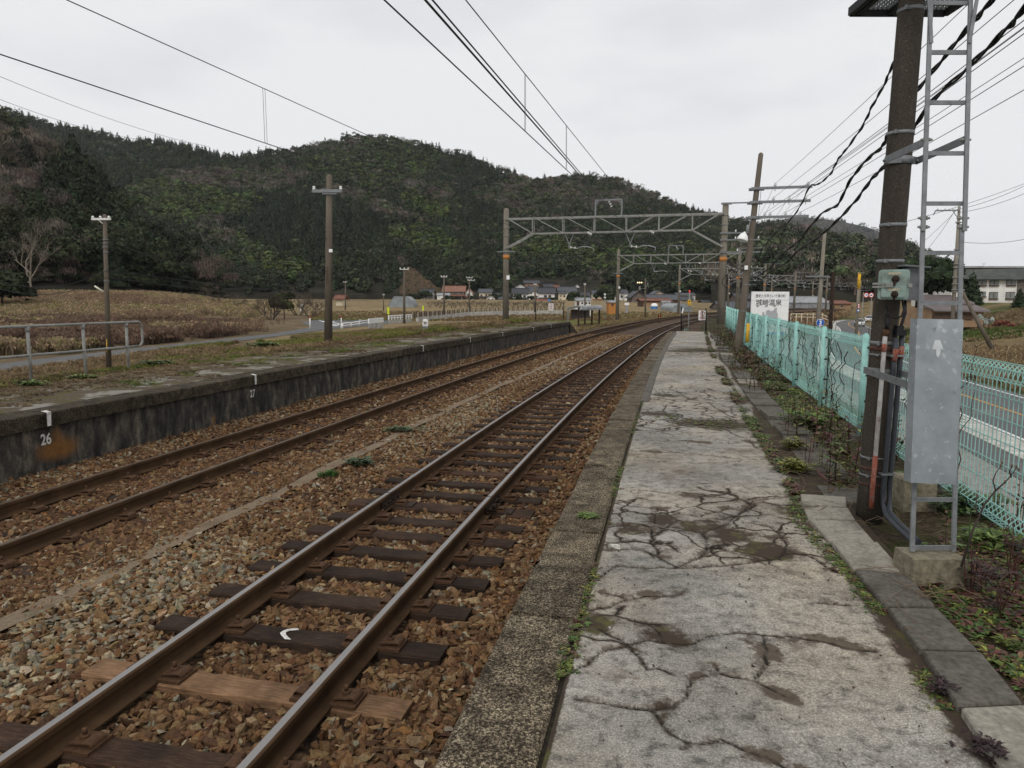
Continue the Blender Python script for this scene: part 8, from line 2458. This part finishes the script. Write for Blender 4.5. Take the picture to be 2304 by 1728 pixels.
# short grass on the bank between farm road and platform, and on the platform back
S_ = RNG.uniform(2, 80, 80000); O_ = RNG.uniform(-27, -8.2, 80000)
x, y = tp(S_, O_)
z = np.where((O_ > LBACK) & (S_ < LEND), LZ - .05, ground_z(x, y))
U_, V_, D_ = proj(np.stack([x, y, z], 1))
rl_ = np.interp(U_, [p[0] for p in lo], [p[1] for p in lo])
ok = (U_ > -250) & (U_ < 1500) & ((V_ > rl_ + 3) | (U_ > 765)) & (fbm(x * .35, y * .35, 3) > .36)
P = np.stack([x, y, z], 1)[ok]; dd = D_[ok]
gm = fbm(P[:, 0] * .3 + 9, P[:, 1] * .22, 4)
col = np.where((gm > .5)[:, None], pick_cols(len(P), [(.125, .13, .030), (.175, .16, .045), (.085, .105, .028)], [2, 2, 1]), pick_cols(len(P), [(.20, .145, .075), (.145, .09, .05), (.25, .19, .11)], [2, 1, 1]))
grass('bank_grass', P, .16 * np.clip(dd / 22, .7, 1.8), col, BLS, 1.3)
S_ = RNG.uniform(4, 46.5, 30000); O_ = RNG.uniform(LBACK, LEDGE - .5, 30000)
x, y = tp(S_, O_); off = (LEDGE - O_) / 3.8
ok = (off + (fbm(x * .9, y * .9, 4) - .5) * 1.3 > .42)
P = np.stack([x, y, np.full(len(x), LZ - .02)], 1)[ok]
gm = fbm(P[:, 0] * .7 + 9, P[:, 1] * .6, 4)
col = np.where((gm > .55)[:, None], pick_cols(len(P), [(.10, .125, .028), (.14, .15, .035), (.06, .10, .025)], [2, 2, 1]), pick_cols(len(P), [(.15, .105, .06), (.10, .068, .04), (.20, .15, .085)], [2, 2, 1]))
grass('platform_grass', P, .062, col, BLS, 1.5)
# dry grass in the rice fields further off, on the right bank and by the far track
P, u, v = px_pos(9000, 700, 1640, 690, 722)
x, y = P[:, 0], P[:, 1]; s_, o_ = so(x, y)
ok = (o_ < -9.8) & (np.hypot(x, y) < 170)
P = P[ok]; P[:, 2] = ground_z(P[:, 0], P[:, 1])
gm = fbm(P[:, 0] * .06, P[:, 1] * .05, 4)
col = np.where((gm > .52)[:, None], pick_cols(len(P), [(.15, .14, .045), (.19, .16, .06)], [1, 1]), pick_cols(len(P), [(.21, .15, .075), (.16, .10, .055)], [2, 1]))
grass('field_grass', P, .28, col, BLS, 2.2)
S_ = RNG.uniform(49, 120, 6000); O_ = RNG.uniform(-9.5, -6.4, 6000); x, y = tp(S_, O_)
P = np.stack([x, y, ground_z(x, y) - .02], 1); P[:, 2] = np.maximum(P[:, 2], -1.62)
grass('field_grass', P, .30, pick_cols(len(P), [(.25, .18, .10), (.18, .12, .065), (.12, .12, .035)], [2, 1, 1]), BLS, 1.4)
def rpos(n, x0, x1, y0, y1): return RNG.uniform(x0, x1, n), RNG.uniform(y0, y1, n)
x, y = rpos(26000, 22, 90, 28, 118); s_, o_ = so(x, y)
rd = road_pts(0); rx_ = np.interp(y, [p[1] for p in rd], [p[0] for p in rd])
ok = ((x > rx_ + 6.4) | ((x < rx_ - 5.5) & (o_ > 6.5))) & (x < .78 * y + 8); x, y = x[ok], y[ok]
u_, v_, _ = proj(np.stack([x, y, np.full(len(x), RFIELD)], 1))
ok = ~((v_ > 772.5) & (v_ < 784) & (u_ > 2000)); x, y, v_ = x[ok], y[ok], v_[ok]
P = np.stack([x, y, ground_z(x, y)], 1)
gm = fbm(x * .12, y * .08, 4)
grn = (gm > .5) & (v_ < 772)
col = np.where(grn[:, None], pick_cols(len(P), [(.085, .12, .03), (.13, .15, .04), (.05, .09, .025)], [2, 1, 1]), pick_cols(len(P), [(.24, .175, .095), (.17, .11, .06), (.29, .22, .13)], [2, 1, 1]))
grass('field_grass', P, np.where(grn, .35, .55), col, BLS, 1.4)
x, y = rpos(7000, 36, 110, 70, 190); rx_ = np.interp(y, [p[1] for p in rd], [p[0] for p in rd])
s_, o_ = so(x, y); ok = (x < rx_ - 2) & (o_ > 5) & (x > rx_ - 40); x, y = x[ok], y[ok]
grass('field_grass', np.stack([x, y, ground_z(x, y)], 1), 1.3, pick_cols(len(x), [(.13, .082, .048), (.18, .115, .06), (.09, .06, .038)], [2, 1, 1]), RD, 1.6)
x, y = rpos(6000, 4, 24, 0, 34); s_, o_ = so(x, y); ok = (o_ > 4.5) & (o_ < 10.0); x, y, s_, o_ = x[ok], y[ok], s_[ok], o_[ok]
P = np.stack([x, y, verge_z(s_, o_)], 1)
grass('bank_grass', P, .13, pick_cols(len(P), [(.09, .12, .03), (.14, .11, .05), (.18, .14, .08)], [3, 1, 1]), BLS, 1.2)
# leafy weeds on the verge behind the platform
def t_leaf(seed, n=9, size=.30):
    """a small rosette of pointed leaves"""
    rs = np.random.default_rng(seed); V, T, C = [], [], []
    for k in range(n):
        a = rs.random() * 6.283; tl = rs.uniform(.1, .9); L = rs.uniform(.6, 1.0); w = rs.uniform(.14, .24); z0 = rs.uniform(0, .3)
        d = np.array([math.cos(a), math.sin(a), 0]); s = np.array([-math.sin(a), math.cos(a), 0])
        P = [np.array([0, 0, z0]), d * L * .45 + s * w * L + np.array([0, 0, z0 + tl * L * .4]), d * L * .5 + np.array([0, 0, z0 + tl * L * .36]), d * L * .45 - s * w * L + np.array([0, 0, z0 + tl * L * .4]), d * L + np.array([0, 0, z0 + tl * L * .35])]
        i = len(V); V += P; T += [(i, i + 1, i + 2), (i, i + 2, i + 3), (i + 1, i + 4, i + 2), (i + 2, i + 4, i + 3)]; c = rs.uniform(.6, 1.4); C += [c * .8, c, c * .85, c, c * 1.1]
    return np.array(V), np.array(T), np.array(C)
def t_stalk(seed):
    """upright stem with leaves up it"""
    rs = np.random.default_rng(seed); V, T, C = [], [], []
    b = np.array([rs.normal(0, .12), rs.normal(0, .12), 1.0]); w = .012
    for (u) in (np.array([w, 0, 0]), np.array([0, w, 0])):
        i = len(V); V += [-u, u, b + u * .5, b - u * .5]; T += [(i, i + 1, i + 2), (i, i + 2, i + 3)]; C += [.6] * 4
    for k in range(11):
        h = rs.uniform(.12, 1); a = rs.random() * 6.283; L = rs.uniform(.12, .30) * (1.2 - .6 * h); d = np.array([math.cos(a), math.sin(a), rs.uniform(-.2, .7)]); s = np.array([-math.sin(a), math.cos(a), 0]) * L * .22; p = b * h
        i = len(V); V += [p, p + d * L * .5 + s, p + d * L, p + d * L * .5 - s]; T += [(i, i + 1, i + 2), (i, i + 2, i + 3)]; C += list(rs.uniform(.7, 1.5, 1).repeat(4))
    return np.array(V), np.array(T), np.array(C)
LF = [t_leaf(k) for k in range(6)]; SK = [t_stalk(k) for k in range(6)]
def leaves(name, P, size, col, templ=LF):
    n = len(P); V, T, C = scatter(templ, P, rot_z(RNG.random(n) * 6.28), size * RNG.uniform(.5, 1.4, n), col); o = np_mesh(name, V, T, M['leaf'], col=C); tag(o, kind='stuff'); return o
PALG = [(.060, .105, .022), (.105, .135, .025), (.19, .20, .035), (.09, .032, .025), (.12, .07, .035)]
S_ = np.concatenate([1 + 31 * RNG.random(15000) ** 1.25, RNG.uniform(4, 16, 22000)]); O_ = RNG.uniform(3.30, 4.75, 37000); x, y = tp(S_, O_)
kx = np.interp(y, [p[0][1] for p in KB], [p[1][0] for p in KB]); ki = np.interp(y, [p[0][1] for p in KB], [p[0][0] for p in KB])
dens = fbm(x * 1.5 + 4, y * 1.1, 4)
ok = (dens > .47 - .07 * (O_ > 3.9)) & ~((y < 4.9) & (x < kx + .02) & (x > ki - .0)) & ((O_ > 3.62) | (S_ > 5.5)) & ((O_ < 3.54) | (O_ > 3.84) | (S_ < 5.5) | (RNG.random(len(S_)) < .25)) & ((O_ > 3.9) | (S_ < 5.5) | (dens > .52 - .07 * (O_ < 3.66))) & ~((y < 4.9) & (x < ki))
ok |= (np.abs(O_ - 3.52 - .3 * (fbm(S_ * .6, O_ * 0, 3) - .5)) < .17) & (S_ > 5.6) & (RNG.random(len(S_)) < .10 + 1.2 * np.clip(fbm(x * .9, y * .9 + 3, 4) - .42, 0, 1))
x, y, S_, O_ = x[ok], y[ok], S_[ok], O_[ok]
P = np.stack([x, y, np.where(O_ > 3.4, verge_z(S_, O_), 0)], 1)
gm = fbm(x * .9, y * .7 + 3, 3)
col = np.where((gm > .52)[:, None], pick_cols(len(P), PALG, [3, 3, 1.2, .5, .5], .3), pick_cols(len(P), PALG, [1.5, 1, .4, 2.2, 2], .3))
a_ = np.array([at(u_, v_, -.02) for u_, v_ in zip(RNG.uniform(2060, 2304, 2600), RNG.uniform(1230, 1728, 2600))]); s9, o9 = so(a_[:, 0], a_[:, 1]); k9 = np.interp(a_[:, 1], [p[0][1] for p in KB], [p[1][0] for p in KB]); a_ = a_[(a_[:, 0] > k9 + .04) & (o9 < 4.9) & (fbm(a_[:, 0] * 5, a_[:, 1] * 5, 3) > .40)]; a_[:, 2] = -.02
P = np.concatenate([P, a_]); col = np.concatenate([col, pick_cols(len(a_), PALG, [2.5, 1.6, .6, 2.2, 1.2], .3)]); S_ = np.concatenate([S_, np.full(len(a_), 3.)])
leaves('weeds', P, .044 * np.clip(S_ / 8, 1, 1.8), col)
S_ = 1.2 + 30 * RNG.random(1500) ** 1.2; O_ = RNG.uniform(3.55, 4.6, 1500); x, y = tp(S_, O_)
kx = np.interp(y, [p[0][1] for p in KB], [p[1][0] for p in KB])
ok = ((y > 4.9) | (x > kx + .08)) & (fbm(x * 1.3, y * 1.3 + 2, 3) > .47); x, y, S_, O_ = x[ok], y[ok], S_[ok], O_[ok]
P = np.stack([x, y, verge_z(S_, O_)], 1)
leaves('weed_stalks', P, .30, pick_cols(len(P), [(.085, .03, .026), (.10, .055, .03), (.06, .095, .025), (.13, .13, .03)], [2.5, 1.5, 1.5, 1], .3), SK)
# leaves in the joint by the edge stones and in the gap along the paving blocks
S_ = 1.2 + 24 * RNG.random(2600) ** 1.3; O_ = 2.085 + RNG.normal(0, .022, 2600); x, y = tp(S_, O_); ok = fbm(S_ * 1.6, S_ * 0 + 3, 3) > .54; x, y = x[ok], y[ok]
leaves('joint_weeds', np.stack([x, y, np.full(len(x), -.01)], 1), .021, pick_cols(len(x), PALG, [2, 3, 1.5, .4, 1.2], .3))
k = 1500; y = .9 + 4.1 * RNG.random(k); x = np.interp(y, [p[0][1] for p in KB], [p[0][0] for p in KB]) - .045 + RNG.normal(0, .028, k); ok = fbm(y * 1.8 + 1, y * 0, 3) > .44; x, y = x[ok], y[ok]
leaves('joint_weeds', np.stack([x, y, np.full(len(x), -.01)], 1), .024, pick_cols(len(x), PALG, [2.5, 3, 1, 1.2, .8], .3))
q = [(1490, 890), (1560, 955), (1600, 950), (1640, 960), (1510, 940), (1590, 790), (1540, 792)]
PP = []
for (u, v) in q:
    for j in range(26):
        a = at(u + random.gauss(0, 26), v + random.gauss(0, 4), -.005); PP.append(a)
leaves('joint_weeds', np.array(PP), .03, pick_cols(len(PP), PALG, [1, 3, 1, .5, 1], .3))
# moss and plants between the tracks and on the far platform
for (px, row, z, sz, cl, lab) in ((738, 1071, -.93, .10, (.05, .12, .022), 'bright green grass tuft on the concrete strip between the tracks'), (815, 1045, -.93, .16, (.05, .075, .028), 'small weed with an upright stem beside the concrete strip'), (900, 970, -.93, .15, (.06, .085, .03), 'low weed between the tracks farther along the strip'),
                                 (70, 868, LZ, .17, (.10, .15, .03), 'bright leafy plant at the foot of the left railing post'), (190, 852, LZ, .14, (.11, .15, .03), 'yellow green leafy plant below the second railing post'), (354, 822, LZ, .20, (.07, .12, .03), 'dark green leafy clump past the rounded railing end'),
                                 (598, 782, LZ, .3, (.09, .14, .03), 'green clump at the foot of the stout pole'), (1330, 1165, 0, .05, (.1, .15, .03), 'tiny green sprout in the joint of the edge stones')):
    b_ = Vector(at(px, row, z)); t_ = thing('weed', lab, 'plant', b_)
    V, T, C = scatter(BLS if 'grass' in lab else LF, np.stack([RNG.normal(0, sz * .7, 16), RNG.normal(0, sz * .35, 16), np.zeros(16)], 1), rot_z(RNG.random(16) * 6.28), np.full(16, sz * 1.0), np.array(cl)[None] * RNG.uniform(.7, 1.3, (16, 1)))
    np_mesh('leaves', V, T, M['leaf'], col=C, parent=t_)
def fern(base, size, label, col, n=60, seed=0):
    t = thing('weed', label, 'plant', base); k = n
    pos = np.stack([RNG.normal(0, size * .5, k), RNG.normal(0, size * .5, k), RNG.uniform(0, size * .7, k)], 1)
    V, T, C = scatter(LF, pos, rot_z(RNG.random(k) * 6.28), size * RNG.uniform(.35, .75, k), np.array(col)[None] * RNG.uniform(.6, 1.4, (k, 1)))
    np_mesh('leaves', V, T, M['leaf'], col=C, parent=t); return t
fern(at(2185, 1160, -.05), .17, 'broad leafed green plant beside the mossy footing', (.055, .10, .024))
fern(at(2215, 1240, -.05), .13, 'bright fan leafed weed right of the ladder footing', (.10, .15, .028))
fern(at(1790, 1060, 0), .10, 'yellow green weed mound at the edge of the slab', (.17, .17, .03), 90)
fern(at(1790, 1010, 0), .10, 'low yellow green weed farther along the slab edge', (.15, .15, .035), 70)
fern(at(1818, 965, -.02), .20, 'bright green fern in front of the fence footing', (.10, .16, .03), 70)
fern(at(2030, 1110, -.05), .15, 'dark weed patch between the tall pole and ladder', (.05, .085, .022), 80)
fern(at(2215, 1700, .0), .06, 'dark purple thistle leaves at the bottom right corner', (.035, .016, .018), 24)
fern(at(2120, 1560, .0), .05, 'dark purple weed in the gap left of the paving blocks', (.04, .02, .02), 24)
# tall dry stem in front of the mesh
ds = thing('dry_weed', 'tall dead branching weed stem standing in front of the fence at right', 'plant', at(2176, 1278, -.05))
Yd = 3.15
def dpt(u, v): return atY(u, v, Yd)
mb = MB()
mb.tube([dpt(2163, 1275), dpt(2190, 1190), dpt(2215, 1135), dpt(2240, 1104)], [.006, .005, .0045, .004], 6)
for P in ([(2240, 1104), (2266, 1080), (2278, 1066), (2287, 1052)], [(2240, 1104), (2234, 1082), (2240, 1065), (2252, 1048)], [(2200, 1165), (2195, 1140), (2198, 1115)], [(2275, 1074), (2271, 1060), (2277, 1049)], [(2250, 1095), (2262, 1085)]):
    mb.tube([dpt(*p) for p in P], [.0035 - .0006 * k for k in range(len(P))], 5)
mb.build('stem', M['bark_dark'], ds)
mb = MB()
for p in ((2287, 1052), (2252, 1048), (2198, 1115), (2277, 1049), (2292, 1058), (2255, 1042), (2262, 1085)): q = dpt(*p); mb.lathe((q[0], q[1], q[2] - .006), [(.002, 0), (.006, .006), (.004, .014), (0, .017)], 6)
mb.build('seed_head', M['bark'], ds)
rs = random.Random(77)
for k, (u, v, h, lab) in enumerate(((2245, 1400, .30, 'reddish dead weed stem nearest the right edge'), (2280, 1330, .34, 'reddish dead weed stem below the fence corner'), (2200, 1345, .28, 'reddish dead weed stem beside the ladder footing'))):
    b_ = Vector(at(u, v, -.05)); t = thing('dry_weed', lab, 'plant', b_)
    mb = MB()
    for j in range(5):
        p = Vector((rs.gauss(0, .02), rs.gauss(0, .02), 0)); d = Vector((rs.gauss(0, .15), rs.gauss(0, .15), 1)); q = p + d * h * rs.uniform(.6, 1.1); mb.tube([p, p.lerp(q, .5) + Vector((rs.gauss(0, .01), 0, 0)), q], [.0035, .003, .002], 5)
        for i in range(3):
            s = p.lerp(q, rs.uniform(.4, .95)); mb.tube([s, s + Vector((rs.gauss(0, .05), rs.gauss(0, .05), rs.uniform(.02, .08)))], [.002, .0012], 4)
    mb.build('stem', simple('reddish_stem', (.075, .028, .022), .8), t, world=False)
    n = 16; pos = np.stack([RNG.normal(0, .05, n), RNG.normal(0, .05, n), RNG.uniform(.0, h * .8, n)], 1)
    V, T, C = scatter(LF, pos, rot_z(RNG.random(n) * 6.28), np.full(n, .045), np.array((.05, .028, .024))[None] * RNG.uniform(.6, 1.6, (n, 1))); np_mesh('leaves', V, T, M['leaf'], col=C, parent=t)
# dry straws, pebbles and dead leaves
mb = MB(); rs = random.Random(5)
for k in range(230):
    if k < 26: c = Vector(t3(rs.uniform(2.6, 8), rs.uniform(1.05, 1.7), -.93))
    elif k < 44: c = Vector(at(rs.gauss(2090, 60), rs.gauss(1330, 60), .03))
    else: c = Vector(t3(rs.uniform(4.8, 13), rs.uniform(3.35, 4.3), .015))
    a = rs.random() * 6.28; L = rs.uniform(.12, .42); d = Vector((math.cos(a), math.sin(a), rs.uniform(-.06, .12))) * L
    mb.tube([c - d * .5, c + Vector((rs.gauss(0, .02), rs.gauss(0, .02), .012)), c + d * .5], [.0022, .002, .0014], 4)
tag(mb.build('dry_straw', simple('dry_straw_stems', (.17, .12, .08), .9)), kind='stuff')
n = 420; S_ = 1.5 + 14 * RNG.random(n) ** 1.5; O_ = RNG.uniform(2.15, 3.35, n); x, y = tp(S_, O_)
V, T, C = scatter(STT, np.stack([x, y, np.full(n, .002)], 1), rot_rand(n), RNG.uniform(.0025, .008, n) , pick_cols(n, [(.09, .06, .045), (.16, .13, .10), (.30, .28, .25), (.05, .035, .025)], [2, 1, .6, 1]))
tag(np_mesh('grit', V, T, M['stone'], col=C), kind='stuff')
st_ = at(1383, 1230, .012); V, T, C = scatter(STT, np.array([st_]), rot_rand(1), np.array([.022]), np.array([[.62, .60, .54]])); tag(np_mesh('pebble', V, T, M['stone'], col=C), 'single white stone lying on the slab near the edge stones', 'stone')
# ================================================================== air
HZ = NT('haze')
HZ.n.remove(HZ.b)
pv = HZ.node('ShaderNodeVolumePrincipled')
pv.inputs['Color'].default_value = (.86, .90, .95, 1)
pv.inputs['Density'].default_value = .00006
pv.inputs['Anisotropy'].default_value = 0.2
HZ.link(pv.outputs['Volume'], HZ.n['Material Output'].inputs['Volume'])
mb = MB(); mb.box((0, 1480, 190), (5600, 3240, 412)); hz = mb.build('haze', HZ.m); hz['kind'] = 'stuff'
